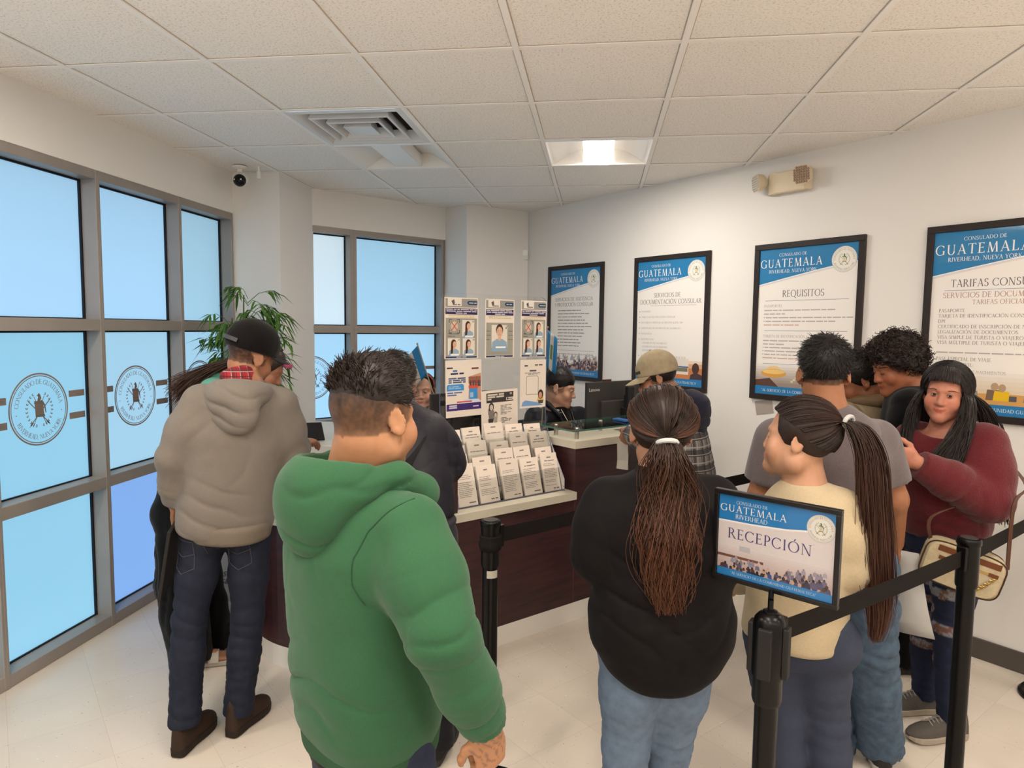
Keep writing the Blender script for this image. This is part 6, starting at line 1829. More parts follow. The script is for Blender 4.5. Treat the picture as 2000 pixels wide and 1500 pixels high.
hood = top(P, 'hoodie', M_GY, [(-.10, .168, .124, 0, 0), (-.04, .172, .130, 0, 0), (.06, .176, .134, 0, 0), (.35, .172, .128, 0, 0), (.65, .178, .122, 0, -.005), (.90, .150, .10, 0, 0), (1.04, .078, .078, 0, 0)],
           (.067, .058, .042), zones=zs, base=.0035, bf=7., k=.05)
S = Sdf(); nb = J['neck'] - Z * .01; R = np.stack([P.r, P.f, Z], 1)
S.ell(nb - P.f * .045 - Z * .01, (.125, .11, .065), R, .02); S.ell(nb - P.f * .105 - Z * .07 + P.r * .03, (.105, .045, .085), R, .045); S.ell(nb + Z * .062 + P.f * .01, (.090, .098, .08), R, .02, True)
P.sdf('hood', S, M_GY, .007, (), [(nb - P.f * .1 - Z * .05, .13, Z + P.r * .4, .06, .008)], .003, 8., parent=hood)
M_GYR = mat('grey_rib', rgb(142, 130, 116), .92, bump=.6, bscale=260, bdist=.002, stretch=(1, 1, .1))
S = Sdf(); S.cap(J['wrL'] - dl * .05, J['wrL'] - dl * .004, .043, .037, .01); S.cut(J['wrL'] - dl * .006, dl); P.sdf('cuff', S, M_GYR, .006, parent=hood)
S = Sdf(); p = J['pel']; S.loft(p - Z * .065, p + Z * .005, P.r, [(-.05, .171, .128, 0, 0), (1.0, .177, .134, 0, 0)], .01); P.sdf('hem_band', S, M_GYR, .008, parent=hood)
def plaid(name, scale, cols, axes='xz', rough=.85):
    """woven checks: crossing bands over a ground colour"""
    m, nt, p = new_mat(name); N, L = nt.nodes, nt.links
    tc = N.new('ShaderNodeTexCoord'); cur = None
    ground = N.new('ShaderNodeRGB'); ground.outputs[0].default_value = (*rgb(*cols[0]), 1); cur = ground.outputs[0]
    sx = N.new('ShaderNodeSeparateXYZ'); L.new(tc.outputs['Object'], sx.inputs[0])
    dg = N.new('ShaderNodeMath'); dg.operation = 'MULTIPLY_ADD'; L.new(sx.outputs['X'], dg.inputs[0]); dg.inputs[1].default_value = 1.0; L.new(sx.outputs['Y'], dg.inputs[2])
    for src in (dg.outputs[0], sx.outputs['Z']):
        for fr, th, c, f, ph in ((scale, .15, cols[1], .75, 0), (scale * 2, .72, cols[2], .8, .6), (scale, .88, cols[3], .9, .35)):
            a = N.new('ShaderNodeMath'); a.operation = 'MULTIPLY_ADD'; a.inputs[1].default_value = fr; a.inputs[2].default_value = ph; L.new(src, a.inputs[0])
            b = N.new('ShaderNodeMath'); b.operation = 'FRACT'; L.new(a.outputs[0], b.inputs[0])
            g = N.new('ShaderNodeMath'); g.operation = 'GREATER_THAN'; g.inputs[1].default_value = 1 - (1 - th) * (.6 if th > .5 else .5); L.new(b.outputs[0], g.inputs[0])
            s = N.new('ShaderNodeMath'); s.operation = 'MULTIPLY'; s.inputs[1].default_value = f; L.new(g.outputs[0], s.inputs[0])
            mx = N.new('ShaderNodeMix'); mx.data_type = 'RGBA'; L.new(s.outputs[0], mx.inputs[0]); L.new(cur, mx.inputs[6]); mx.inputs[7].default_value = (*rgb(*c), 1); cur = mx.outputs[2]
    L.new(cur, p.inputs['Base Color']); p.inputs['Roughness'].default_value = rough
    return m
S = Sdf(); S.loft(nb - Z * .03, P.H(0, -.02, -.06), P.r, [(0, .075, .078, 0, -.002), (.6, .068, .073, 0, -.008), (.95, .062, .068, 0, -.012)], .01); P.sdf('shirt_collar', S, plaid('red_plaid', 26, ((206, 34, 46), (120, 20, 34), (40, 24, 34), (230, 200, 200))), .006)
jn = legwear(P, 'jeans', mat('indigo_denim', rgb(34, 40, 60), .8, noise=.25, nscale=40, bump=.4, bscale=700, bdist=.0012), .082, .060, .055, hipw=.156, hipd=.108, waist=.06, end=.062, bum=0, zones=[(J['kn' + s], .13, Z, .05, .006) for s in 'LR'] + [(J['an' + s] + Z * .06, .12, Z, .05, .005) for s in 'LR'])
def pockets(P, jn, m, w=.062, hgt=.13, z0=-.035, gap=.036):
    p = P.j['pel'] - P.f * .4; L = []
    for sg in (-1, 1):
        x0, x1 = sg * gap, sg * (gap + w * 1.55)
        L.append([p + P.r * x0 + Z * z0, p + P.r * x1 + Z * (z0 + .008), p + P.r * x1 * .98 + Z * (z0 - hgt * .8), p + P.r * (x0 + x1) / 2 + Z * (z0 - hgt), p + P.r * x0 + Z * (z0 - hgt * .82), p + P.r * x0 + Z * z0])
        L.append([p + P.r * x0 + Z * (z0 - .045), p + P.r * (x0 + x1) / 2 + Z * (z0 - .058), p + P.r * x1 + Z * (z0 - .040)])
    L.append([p + Z * .02, p - Z * .10])
    stitch(P, jn, L, P.f, 'stitching', m, jn)
pockets(P, jn, mat('pale_thread', rgb(96, 94, 102), .8), .058, .12, -.055)
for s, a in (('L', 8), ('R', 16)): shoe(P, s, v3(heading(a)), .235, 'boot', rgb(66, 46, 34), rgb(52, 40, 32), .035, 'boot', .062)
# cap worn low
def cap_dome(P, col, off=.016, name='cap', m=None, brim=(.0, .09, .035), blen=.075, bw=.075, tip=0.0):
    S = Sdf(); S.ell(P.H(0, -.012, .048), (v3(HEAD_R) + off) * P.hs, P.HR, .01); S.cut(P.H(0, 0, .022), P.HR @ v3(0, .12, -1))
    V, F = S.mesh(.005); V = relax(V, F, 1); N = vnormals(V, F); L = P.loc(V)
    an = np.arctan2(L[:, 0], L[:, 1] + .012); V = V - N * (.0016 * np.exp(-(np.abs(np.sin(3 * an)) / .06) ** 2) * (L[:, 2] > .03))[:, None]
    o = P.obj(name, V, F, m)
    rg = []
    for i in range(13):
        a = -1.15 + 2.3 * i / 12; row = []
        for k, (q, up) in enumerate(((0, 0), (.5, 1), (1, 1), (1, 0), (.5, 0))):
            bl = .078 * math.cos(a * .9)
            x = math.sin(a) * (HEAD_R[0] + off - .004) * (1 + .05 * q); y = -.012 + math.cos(a) * (HEAD_R[1] + off - .006) + bl * q
            z = .036 + tip * q * bl / .078 - .020 * (math.sin(a) ** 2) * (.6 + .4 * q) - .004 * q + (.003 if up else 0)
            row.append(tuple(P.H(x, y, z)))
        rg.append(row)
    b = MB(); b.loft(rg); P.mb('brim', b, m, parent=o, smooth=True)
    b = MB(); b.ellipsoid(tuple(P.H(0, -.012, .048 + HEAD_R[2] + off)), (.008, .008, .005), 10, 6); P.mb('button', b, m, parent=o, smooth=True)
    return o
c = cap_dome(P, None, m=fabric('black_wool', (22, 19, 20), .9, .08), off=.020)
S = Sdf(); S.cap(P.H(-.035, -.112, .040), P.H(.035, -.112, .040), .030 * .9, .03 * .9, .01); V, F = S.mesh(.005); 
b = MB(); rg = []
for i in range(9):
    a = math.pi + (-.55 + 1.1 * i / 8); row = []
    for z, q in ((.027, 0), (.043, 0), (.043, .002), (.027, .002)): row.append(tuple(P.H(math.sin(a) * (.0965 + q), -.012 + math.cos(a) * (.1165 + q), z)))
    rg.append(row)
b.loft(rg); P.mb('snap_strap', b, mat('grey_strap', rgb(78, 82, 86), .6), parent=c)

# ================= woman in black trousers and white sandals =================
P = Person('sandal', 'woman in black wide trousers and white sandals bending over the desk beside the window wall', (200, 142, 112)); J = P.j
body(P, True, wid=.95)
top(P, 'blouse', fabric('mint_knit', (120, 206, 186)), [(-.05, .12, .10, 0, 0), (.2, .125, .11, 0, 0), (.6, .15, .12, 0, 0), (.9, .12, .09, 0, 0), (1.03, .07, .065, 0, 0)], (.062, .055, .04), base=.004)
legwear(P, 'trousers', fabric('black_crepe', (17, 17, 20), .8),   .094, .100, .092, hipw=.128, hipd=.12, waist=.16, end=.02, base=.004, zones=[(J['kn' + s], .3, v3(1, .4, 0), .06, .007) for s in 'LR'])
for s in 'LR':
    shoe(P, s, v3(heading(70)), .235, 'sandal', so=rgb(222, 214, 202), sole_h=.026, name='sandal', back=.02)
    a = J['an' + s]; d = v3(heading(70)); r = np.cross(d, Z); g = v3(a[0], a[1], 0) + d * .04
    b = MB(); b.loft([[tuple(g + d * (.035 + x) + r * w * math.cos(q) + Z * (.026 + hh * math.sin(q))) for q in [math.pi * k / 10 for k in range(11)]] for x, w, hh in ((0, .044, .048), (.045, .046, .040), (.046, .043, .037), (.001, .041, .045))], False, 0, False)
    P.mb('strap', b, mat('white_strap', rgb(228, 220, 208), .6), smooth=True)
    S = Sdf()
    for i, (x, L) in enumerate(((-.028, .148), (-.012, .155), (.002, .152), (.015, .144), (.027, .134))): S.cap(g + d * .05 + r * x + Z * .036, g + d * L + r * x * 1.1 + Z * .033, .011, .0085 if i else .011, .005)
    S.cap(g - d * .03 + Z * .05, g + d * .06 + Z * .042, .03, .03, .02); S.cap(g + Z * .08, g + Z * .05, .03, .032, .02)
    P.sdf('foot', S, M_SKIN, .005, col=P.skin, rel=1)
V, F, C = haircap(P, .014, [((0, .06, .03), (0, 1, -.55))], (52, 38, 34), .003, 25.)
polys = []; cols = []
for i in range(500):
    a = nrm(v3(RH.uniform(-.9, .9), .5, .9)); e = nrm(v3(RH.uniform(-.9, .9), -.95, -.25)); q = ellp(P, slerp(a, e, np.linspace(0, 1, 8)), .014 + RH.uniform(0, .006))
    t = np.linspace(0, 1, 8)[1:]; back = J['neck'] + P.r * RH.uniform(-.10, .14) - P.f * RH.uniform(.09, .15) + Z * RH.uniform(.0, .05) ; end = back - P.f * RH.uniform(.03, .1) - Z * RH.uniform(.04, .14)
    q2 = np.array([(1 - u) ** 2 * q[-1] + 2 * u * (1 - u) * back + u * u * end for u in t]); polys.append(np.concatenate([q, q2])); cols.append((hcol((50, 36, 32)), hcol((84, 58, 46))))
V, F, C = joinm((V, F, C), strands(polys, .0022, .001, cols)); P.obj('hair', V, F, M_HAIR, C)
b = MB(); b.lathe([(.012, -.012), (.026, -.010), (.030, 0), (.026, .010), (.012, .012)], tuple(P.H(.0, .09, .07)), 16, M=Matrix(P.HR.tolist())); P.mb('scrunchie', b, fabric('pink_satin', (206, 96, 140)), smooth=True)

# ================= man in the navy jacket =================
P = Person('navy', 'black haired man in a navy jacket, leaning on the desk behind the green hoodie', (190, 136, 106)); J = P.j
body(P, wid=1.05)
M_NV = mat('navy_nylon', rgb(42, 40, 52), .55, noise=.05, nscale=60, bump=.25, bscale=90, bdist=.003)
jk = top(P, 'jacket', M_NV, [(-.04, .130, .12, 0, 0), (.04, .165, .14, 0, 0), (.35, .185, .15, 0, -.02), (.7, .185, .145, 0, -.03), (.92, .145, .11, 0, -.01), (1.08, .08, .078, 0, 0)], (.078, .072, .05), base=.005, bf=6., k=.05,
         zones=[(J['elR'], .10, nrm(J['wrR'] - J['shR']), .045, .008), (J['shR'] - Z * .1, .14, P.r + Z * .5, .05, .006), (J['pel'] + Z * .1, .18, Z, .06, .007), (J['neck'] - Z * .2, .18, Z + P.r * .4, .07, .005)])
S = Sdf(); p = J['pel']; S.loft(p - Z * .035, p + Z * .04, P.r, [(-.1, .140, .125, 0, 0), (1.0, .165, .142, 0, 0)], .01); P.sdf('hem_band', S, mat('navy_rib', rgb(62, 58, 68), .85, bump=.6, bscale=200, stretch=(1, 1, .1)), .008, parent=jk)
b = MB(); rg = []
for t in np.linspace(0, 1, 12):
    c = J['shR'] * (1 - t) + (J['pel'] - P.r * .02 + Z * .1) * t; c = c - P.f * (.135 + .045 * math.sin(t * math.pi)) + P.r * (.02 - .03 * t)
    rg.append([tuple(c + P.r * x - P.f * y + Z * x * .5) for x, y in ((-.02, 0), (.02, 0), (.02, .004), (-.02, .004))])
b.loft(rg); P.mb('bag_strap', b, fabric('black_webbing', (30, 28, 30)), smooth=False)
legwear(P, 'trousers', fabric('charcoal_twill', (40, 40, 48)), .09, .07, .06, hipw=.145, hipd=.115, waist=.05)
for s in 'LR': shoe(P, s, P.f, .26, 'sneaker', rgb(44, 42, 44), rgb(70, 66, 64))
def short_hair(P, off, cuts, col, n, Ln, mess=.25, flow=(0, 1, .1), tip=(70, 60, 56), name='hair', crown=(0, -.55, .8), r0=.0015, shift=(0, -.006, .012), lift=.22, base=.002):
    V, F, C = haircap(P, off, cuts, col, base, 35., shift=shift)
    polys = []; cols = []
    L = P.loc(V); N = vnormals(V, F); e = (L - v3(HEAD_C)) / (v3(HEAD_R) + .001)
    idx = np.where(((e * e).sum(1) > 1.0) & ((N @ P.HR) * v3(0, 0, 1)).sum(1).__gt__(-.75))[0]
    for i in RH.choice(idx, n):
        l = L[i]; dr = nrm(l - v3(HEAD_C)); cr = nrm(crown); tng = dr - cr * (dr @ cr); fl = nrm(tng) + v3(flow) * .6; fl = fl - dr * (fl @ dr)
        fl = nrm(nrm(fl) + RH.randn(3) * mess); th = float(np.sqrt((((l - v3(HEAD_C)) / v3(HEAD_R)) ** 2).sum()) - 1); ln = RH.uniform(.5, 1) * Ln * min(1, .35 + th * 5)
        q = np.array([V[i] - N[i] * .0025 + P.HR @ (dr * ln * lift * t * (1 - t * .7) + fl * ln * t) for t in np.linspace(0, 1, 5)])
        polys.append(q); cols.append((hcol(col), hcol(tip)))
    V, F, C = joinm((V, F, C), strands(polys, r0, .0004, cols)); return P.obj(name, V, F, M_HAIR, C)
short_hair(P, .012, [((0, .08, .03), (0, 1, -.3)), ((0, 0, -.055), (0, .35, -1))], (28, 23, 23), 1200, .035, .15)

# ================= two people at work behind the desk =================
P = Person('deskwoman', 'woman with a red patterned headband behind the desk, peering over a monitor', (244, 190, 164), seated=True); J = P.j
body(P, True, wid=.9); eyes(P, (.1, 1, -.05), .12)
top(P, 'sweater', fabric('dark_sweater', (40, 38, 46)), [(-.05, .13, .11, 0, 0), (.4, .13, .105, 0, 0), (.7, .14, .1, 0, 0), (.92, .11, .08, 0, 0), (1.03, .06, .06, 0, 0)], (.058, .05, .036))
legwear(P, 'trousers', MATS['black_crepe'], .08, .065, .055)
for s in 'LR': shoe(P, s, P.f, .24, 'sneaker', rgb(40, 40, 44), rgb(120, 116, 110))
V, F, C = haircap(P, .010, [((0, .078, .05), (0, 1, -.55)), ((0, .03, -.02), (0, 1, -.2))], (58, 44, 38), .002, 40.); P.obj('hair', V, F, M_HAIR, C)
b = MB(); rg = []
for i in range(25):
    a = -1.75 + 3.5 * i / 24; row = []
    for q, w in ((0, -.016), (0, .016), (.006, .012), (.006, -.012)):
        dr = nrm(v3(math.sin(a), .42, math.cos(a))); l = v3(HEAD_C) + dr * v3(HEAD_R) * (1.16 + q * 8) + v3(0, w, 0); row.append(tuple(P.H(*l)))
    rg.append(row)
b.loft(rg)
def band_mat():
    m, nt, p = new_mat('patterned_headband'); N, L = nt.nodes, nt.links
    tc = N.new('ShaderNodeTexCoord'); w = N.new('ShaderNodeTexVoronoi'); w.inputs['Scale'].default_value = 110; cr = N.new('ShaderNodeValToRGB')
    cr.color_ramp.interpolation = 'CONSTANT'
    for k, (ps, c) in enumerate(((0, (206, 74, 50)), (.35, (120, 30, 34)), (.55, (226, 150, 90)), (.75, (60, 30, 34)))):
        e = cr.color_ramp.elements[k] if k < 2 else cr.color_ramp.elements.new(ps); e.position = ps; e.color = (*rgb(*c), 1)
    L.new(tc.outputs['Object'], w.inputs[0]); L.new(w.outputs['Color'], cr.inputs[0]); L.new(cr.outputs[0], p.inputs['Base Color']); p.inputs['Roughness'].default_value = .8
    return m
P.mb('headband', b, band_mat(), smooth=True)
office_chair(tuple(P.o), math.atan2(P.f[1], P.f[0]) - math.pi / 2, 'black office chair under the woman with the headband')

P = Person('deskman', 'young man in a dark embroidered jacket seated behind the desk, beside the monitor', (246, 190, 160), seated=True); J = P.j
def fade2(P, V, N, L, C):
    e = (L - v3(HEAD_C)) / v3(HEAD_R); sc = np.abs((e * e).sum(1) - 1) < .35
    a = np.interp(L[:, 2], [-.06, -.02, .04], [0, .45, .95]) * np.interp(L[:, 1], [.0, .035, .045], [1, .8, 0]) * (np.abs(np.abs(L[:, 0]) - .085) > .018)
    a = np.where(sc, np.clip(a + .2 * gnoise(V * 90), 0, 1), 0); return C * (1 - a[:, None]) + v3(rgb(36, 28, 26)) * a[:, None]
body(P, wid=1.0, col=fade2, neck_r=.056); eyes(P, (0, 1, -.6), .12)
jk = top(P, 'jacket', fabric('dark_navy_jacket', (32, 32, 42), .8, .15, 40), [(-.05, .155, .13, 0, 0), (.4, .16, .13, 0, 0), (.7, .175, .125, 0, 0), (.92, .14, .10, 0, 0), (1.0, .10, .085, 0, .01)], (.07, .062, .045), base=.005, k=.05, zones=[(J['elR'], .1, Z, .05, .006), (J['shR'] - Z * .1, .12, P.r, .06, .006)])
# open front: black tee, white neck stripes, collar, embroidery, cross on a chain
fr = lambda x, y, z: J['neck'] + P.r * x + P.f * y + Z * z
S = Sdf(); S.loft(fr(0, .06, -.26), fr(0, .035, .012), P.r, [(0, .065, .075, 0, .02), (.5, .062, .075, 0, .015), (.85, .062, .06, 0, 0), (1, .058, .055, 0, -.005)], .01); P.sdf('tee_shirt', S, MATS['black_cotton'], .007)
for z, r in ((.0, .063), (-.012, .068)):
    b = MB(); b.tube([tuple(fr(r * math.sin(a), .03 + r * .95 * math.cos(a), z - .012 * math.cos(a))) for a in [-2.2 + 4.4 * k / 20 for k in range(21)]], .0032, 6); P.mb('neck_stripe', b, M_WHITE, smooth=True)
for sg in (-1, 1):
    S = Sdf(); S.chain([fr(sg * .055, -.05, .045), fr(sg * .085, .01, .025), fr(sg * .075, .085, -.03), fr(sg * .06, .115, -.09)], (.014, .017, .016, .009), .015, ((P.f + P.r * sg), .6)); P.sdf('collar', S, mat('padded_black', rgb(28, 27, 32), .45), .007, parent=jk)
    for k, (x, z, c) in enumerate(((.10, -.10, (196, 120, 50)), (.115, -.145, (150, 40, 44)), (.09, -.18, (206, 150, 60)), (.11, -.22, (150, 50, 50)))):
        b = MB(); b.ellipsoid(tuple(fr(sg * x, .118 - x * .2 + (.0 if z > -.15 else .006), z)), (.009, .006, .009), 10, 6); P.mb('embroidered_patch', b, mat('thread_%d' % k, rgb(*c), .7), parent=jk, smooth=True)
b = MB(); b.tube([tuple(q) for q in catmull([fr(-.05, .085, .0), fr(-.03, .135, -.09), fr(0, .15, -.15), fr(.03, .135, -.09), fr(.05, .085, .0)], 6)], .0018, 6)
b.box(tuple(fr(0, .153, -.175)), (.006, .006, .05)); b.box(tuple(fr(0, .153, -.168)), (.03, .006, .006), math.atan2(P.r[1], P.r[0])); P.mb('cross_necklace', b, M_STEEL)
legwear(P, 'trousers', MATS['charcoal_twill'], .085, .065, .055)
for s in 'LR': shoe(P, s, P.f, .26, 'sneaker', rgb(40, 40, 44), rgb(120, 116, 110))
short_hair(P, .0045, [((0, .088, .05), (0, 1, -.5))], (26, 20, 19), 900, .020, .2, shift=(0, -.001, .011))
office_chair(tuple(P.o), math.atan2(P.f[1], P.f[0]) - math.pi / 2, 'black office chair under the young man at the monitor')

# ================= man in the tan cap and plaid shirt =================
P = Person('camo', 'man in a tan cap, glasses and plaid shirt leaning at the desk end', (196, 140, 108)); J = P.j
dl = nrm(J['wrL'] - J['elL'])
body(P, wid=1.05, hl=(nrm(dl * .6 - Z * .8), -Z * .2 + P.r, P.f, [40, 44, 48, 50]), col=nape); eyes(P, shut=True)
top(P, 'shirt', plaid('black_white_plaid', 13, ((150, 142, 140), (34, 32, 36), (206, 200, 196), (60, 52, 60))), [(-.10, .155, .135, 0, 0), (.2, .16, .135, 0, 0), (.6, .17, .13, 0, 0), (.92, .13, .1, 0, 0), (1.04, .07, .07, 0, 0)], (.068, .058, .042), base=.004, k=.05, zones=[(J['pel'] + Z * .15, .2, Z, .08, .006)])
S = Sdf(); nb = J['neck']; R = np.stack([P.r, P.f, Z], 1)
S.ell(nb - P.f * .05 - Z * .02, (.135, .115, .075), R, .02); S.ell(nb - P.f * .12 - Z * .09, (.12, .055, .09), R, .05); S.ell(nb + Z * .06 + P.f * .03, (.085, .095, .08), R, .02, True)
P.sdf('hood', S, fabric('navy_hood', (44, 44, 66), .85), .008, (), [(nb - P.f * .1 - Z * .06, .13, Z, .05, .010)], .003, 8.)
legwear(P, 'jeans', MATS['indigo_denim'], .09, .068, .06, hipw=.148, hipd=.118, waist=.05)
for s in 'LR': shoe(P, s, P.f, .26, 'sneaker', rgb(60, 56, 54), rgb(120, 112, 104))
V, F, C = haircap(P, .006, [((0, .03, .03), (0, 1, 0)), ((0, 0, -.05), (0, .2, -1)), ((0, 0, .03), (0, 0, 1))], (40, 32, 30), .002, 40.); P.obj('hair', V, F, M_HAIR, C)
c = cap_dome(P, None, m=fabric('tan_canvas', (204, 186, 154), .9, .12, 30), off=.019, tip=-.02)
b = MB(); rg = []
for i in range(7):
    a = -.36 + .72 * i / 6 - .35; rg.append([tuple(P.H(math.sin(a) * (.094 + q) * w, -.012 + math.cos(a) * (.1135 + q) * w, z)) for z, w, q in ((.052, 1.0, 0), (.082, .92, 0), (.082, .92, .002), (.052, 1.0, .002))])
b.loft(rg); P.mb('patch', b, mat('flag_patch', rgb(84, 84, 84), .8), parent=c)
def glasses(P):
    b = MB()
    for x in (-1, 1):
        cc = v3(x * .033, .104, .0); pts = [tuple(P.H(*(cc + v3(.024 * math.cos(a), -.004 * abs(math.cos(a)) - abs(x * .024 * math.cos(a)) * .1, .017 * math.sin(a) + .0)))) for a in [2 * math.pi * k / 20 for k in range(21)]]
        b.tube(pts, .0018, 6); b.tube([tuple(P.H(x * .057, .099, .006)), tuple(P.H(x * .078, .05, .010)), tuple(P.H(x * .082, -.005, .010))], .0018, 6)
    b.tube([tuple(P.H(-.010, .104, .004)), tuple(P.H(0, .108, .006)), tuple(P.H(.010, .104, .004))], .0018, 6)
    g = P.mb('glasses', b, mat('spectacle_frame', rgb(24, 22, 24), .3))
    b = MB()
    for x in (-1, 1): b.add([tuple(P.H(x * .033 + .022 * math.cos(a), .104, .0155 * math.sin(a))) for a in [2 * math.pi * k / 16 for k in range(16)]], [tuple(range(16))])
    P.mb('lens', b, M_ACRYL, parent=g)
glasses(P)
w = J['wrL'] + nrm(dl * .6 - Z * .8) * .085
b = MB(); u = v3(P.r); 
for k, (dx, tl) in enumerate(((-.01, .12), (.022, -.2))):
    d = nrm(-Z + P.r * tl); P0 = w + P.r * dx; P1 = P0 + d * .15
    b.add([tuple(q) for q in (P0 - P.f * .03 + P.r * .002 * k, P0 + P.f * .03, P1 + P.f * .035 + P.r * .01, P1 - P.f * .03)], [(0, 1, 2, 3)])
b.v = [tuple(v3(q) - w) for q in b.v]; o = b.build('ticket', mat('ticket_paper', rgb(226, 220, 210), .7)); o.location = tuple(w); so = o.modifiers.new('thick', 'SOLIDIFY'); so.thickness = .0006
tag(o, 'white paper slips held in the hand of the man in the tan cap', 'paper')

# ================= woman in the black shirt =================
P = Person('black', 'woman in a loose black shirt and light blue jeans with an auburn ponytail', (206, 152, 122)); J = P.j
body(P, True, wid=1.2, arm_r=(.05, .042, .028))
M_BS = mat('black_viscose', rgb(27, 24, 25), .7, noise=.10, nscale=30, bump=.25, bscale=500, bdist=.0012, sheen=.02, spec=.08)
def tail(S):
    # shirt tail: lower in the middle, curved up at the sides
    p = J['pel']; S.loft(p - Z * .145, p + Z * .05, P.r, [(0, .10, .12, 0, -.008), (.22, .150, .138, 0, -.01), (.5, .178, .148, 0, -.01), (1, .182, .148, 0, -.008)], .03)
top(P, 'shirt', M_BS, [(-.10, .178, .145, 0, -.01), (.1, .184, .15, 0, -.008), (.35, .170, .14, 0, -.005), (.62, .172, .132, 0, -.012), (.84, .158, .115, 0, -.015), (.97, .10, .082, 0, -.005), (1.05, .062, .064, 0, 0)], (.066, .060, .045), base=.004, bf=5., k=.055, extra=tail,
    zones=[(J['pel'] + Z * .12 - P.f * .14 - P.r * .06, .13, Z * 1.0 + P.r * .55, .07, .011), (J['pel'] + Z * .12 - P.f * .14 + P.r * .08, .12, Z * 1.0 - P.r * .5, .07, .011), (J['shL'] - Z * .12 + P.r * .02, .09, P.r + Z * .4, .05, .008), (J['shR'] - Z * .12, .09, P.r - Z * .4, .05, .008), (J['neck'] - Z * .16 - P.f * .1, .14, Z, .12, .006)])
S = Sdf(); S.loft(J['neck'] - Z * .02, J['neck'] + Z * .035, P.r, [(0, .075, .075, 0, -.004), (1, .062, .062, 0, 0)], .01); P.sdf('collar', S, M_BS, .006)
M_LJ = mat('light_blue_denim', rgb(122, 144, 172), .8, noise=.12, nscale=45, bump=.35, bscale=700, bdist=.0012)
legwear(P, 'jeans', M_LJ, .097, .062, .046, hipw=.168, hipd=.135, waist=.06, zones=[(J['kn' + s] + Z * .02, .12, Z, .045, .006) for s in 'LR'] + [(J['hip' + s] - Z * .1 - P.f * .08, .1, Z + P.r * .3, .05, .004) for s in 'LR'])
for s in 'LR': shoe(P, s, P.f, .24, 'sneaker', rgb(90, 70, 60), rgb(200, 190, 180))
def pulled(P, tie, n, col, tipc, path, spread, plen, off=.010, wave=.012, hairline=None, r=(.0013, .0006), tail_n=None, loose=0):
    """hair combed back to a tie, then a tail along a path of points with growing spread"""
    V, F, C = haircap(P, off - .002, [((0, .070, .052), (0, 1, -.62)), ((0, .050, -.01), (0, 1, -.1)), ((0, 0, -.06), (0, .3, -1))], col, .0015, 45.)
    polys = []; cols = []; td = nrm(tie)
    tp = ellp(P, td, off + .006)
    for i in range(n):
        u = RH.uniform(-1, 1); a = nrm(hairline(u)); q = ellp(P, slerp(a, td, np.linspace(0, 1, 11) ** .9), off + RH.uniform(-.001, .004)); polys.append(q + RH.randn(3) * .0006); cols.append((hcol(col, .35), hcol(col, .35)))
    for i in range(n // 3):
        u = RH.uniform(-1, 1); a = nrm(v3(u * .95, -.78 + .45 * u * u, -.50 + .22 * u * u)); q = ellp(P, slerp(a, td, np.linspace(0, 1, 8)), off + RH.uniform(-.001, .003)); polys.append(q); cols.append((hcol(col, .35), hcol(col, .35)))
    path = np.array([tp] + [v3(p) for p in path]); tt = np.linspace(0, 1, 22)
    PP = np.array([v3(q) for q in catmull([tuple(p) for p in path], 12)]); s = np.linspace(0, 1, len(PP))
    cs_ = np.interp(s, np.linspace(0, 1, len(spread)), spread) * .62; rg_ = []
    for i in range(0, int(len(PP) * .8), 2):
        rg_.append([PP[i] + P.r * cs_[i] * math.cos(a_) + P.f * cs_[i] * .6 * math.sin(a_) for a_ in [2 * math.pi * k_ / 12 for k_ in range(12)]])
    nr_ = len(rg_); cv_ = np.array(rg_).reshape(-1, 3); cf_ = np.array([[i * 12 + k_, i * 12 + (k_ + 1) % 12, (i + 1) * 12 + (k_ + 1) % 12, (i + 1) * 12 + k_] for i in range(nr_ - 1) for k_ in range(12)]); core = (cv_, cf_, np.repeat(np.outer(1 - np.linspace(0, 1, nr_), v3(rgb(*col)) * .7) + np.outer(np.linspace(0, 1, nr_), v3(rgb(*tipc)) * .55), 12, 0))
    for i in range(tail_n or n):
        ox, oy = RH.randn(2) * .5; ln = RH.uniform(*plen); t = tt * ln
        c = np.stack([np.interp(t, s, PP[:, k]) for k in range(3)], 1); sp = np.interp(t, np.linspace(0, 1, len(spread)), spread)
        ph = RH.uniform(0, 6.3); wv = wave * np.minimum(t * 3, 1)
        rt = P.r; q = c + np.outer(sp * ox + wv * np.sin(t * 14 + ph + ox * 2), rt) + np.outer(sp * oy * .6 + wv * .5 * np.cos(t * 12 + ph), P.f); polys.append(q); cols.append((hcol(col, .35), hcol(tipc, .45)))
    for i in range(loose):
        a = nrm(hairline(RH.uniform(-1, 1))); q = ellp(P, slerp(a, td, np.linspace(0, .9, 10)), off + .004 + np.abs(np.sin(np.linspace(0, 3, 10)))[:, None][:, 0] * RH.uniform(.002, .008)); polys.append(q); cols.append((hcol(col), hcol(tipc)))
    V, F, C = joinm((V, F, C), core, strands(polys, r[0], r[1], cols)); P.obj('hair', V, F, M_HAIR, C)
    d = nrm(PP[3] - PP[0]); up = nrm(np.cross(d, P.r)); b = MB(); 
    b.tube([tuple(tp + d * .012 + (P.r * math.cos(a) * 1.25 + np.cross(P.r, d) * math.sin(a)) * spread[0] * 1.35) for a in [2 * math.pi * k / 18 for k in range(19)]], .0062, 8); P.mb('hair_tie', b, mat('white_elastic', rgb(226, 228, 226), .7), smooth=True)
def hl_f(u):
    a = u * 1.75; return v3(math.sin(a) * .95, math.cos(a) * .9 + .05, .62 * math.cos(a * .75) - .18)
tp = P.H(-.010, -.112, -.012); q = J['neck']
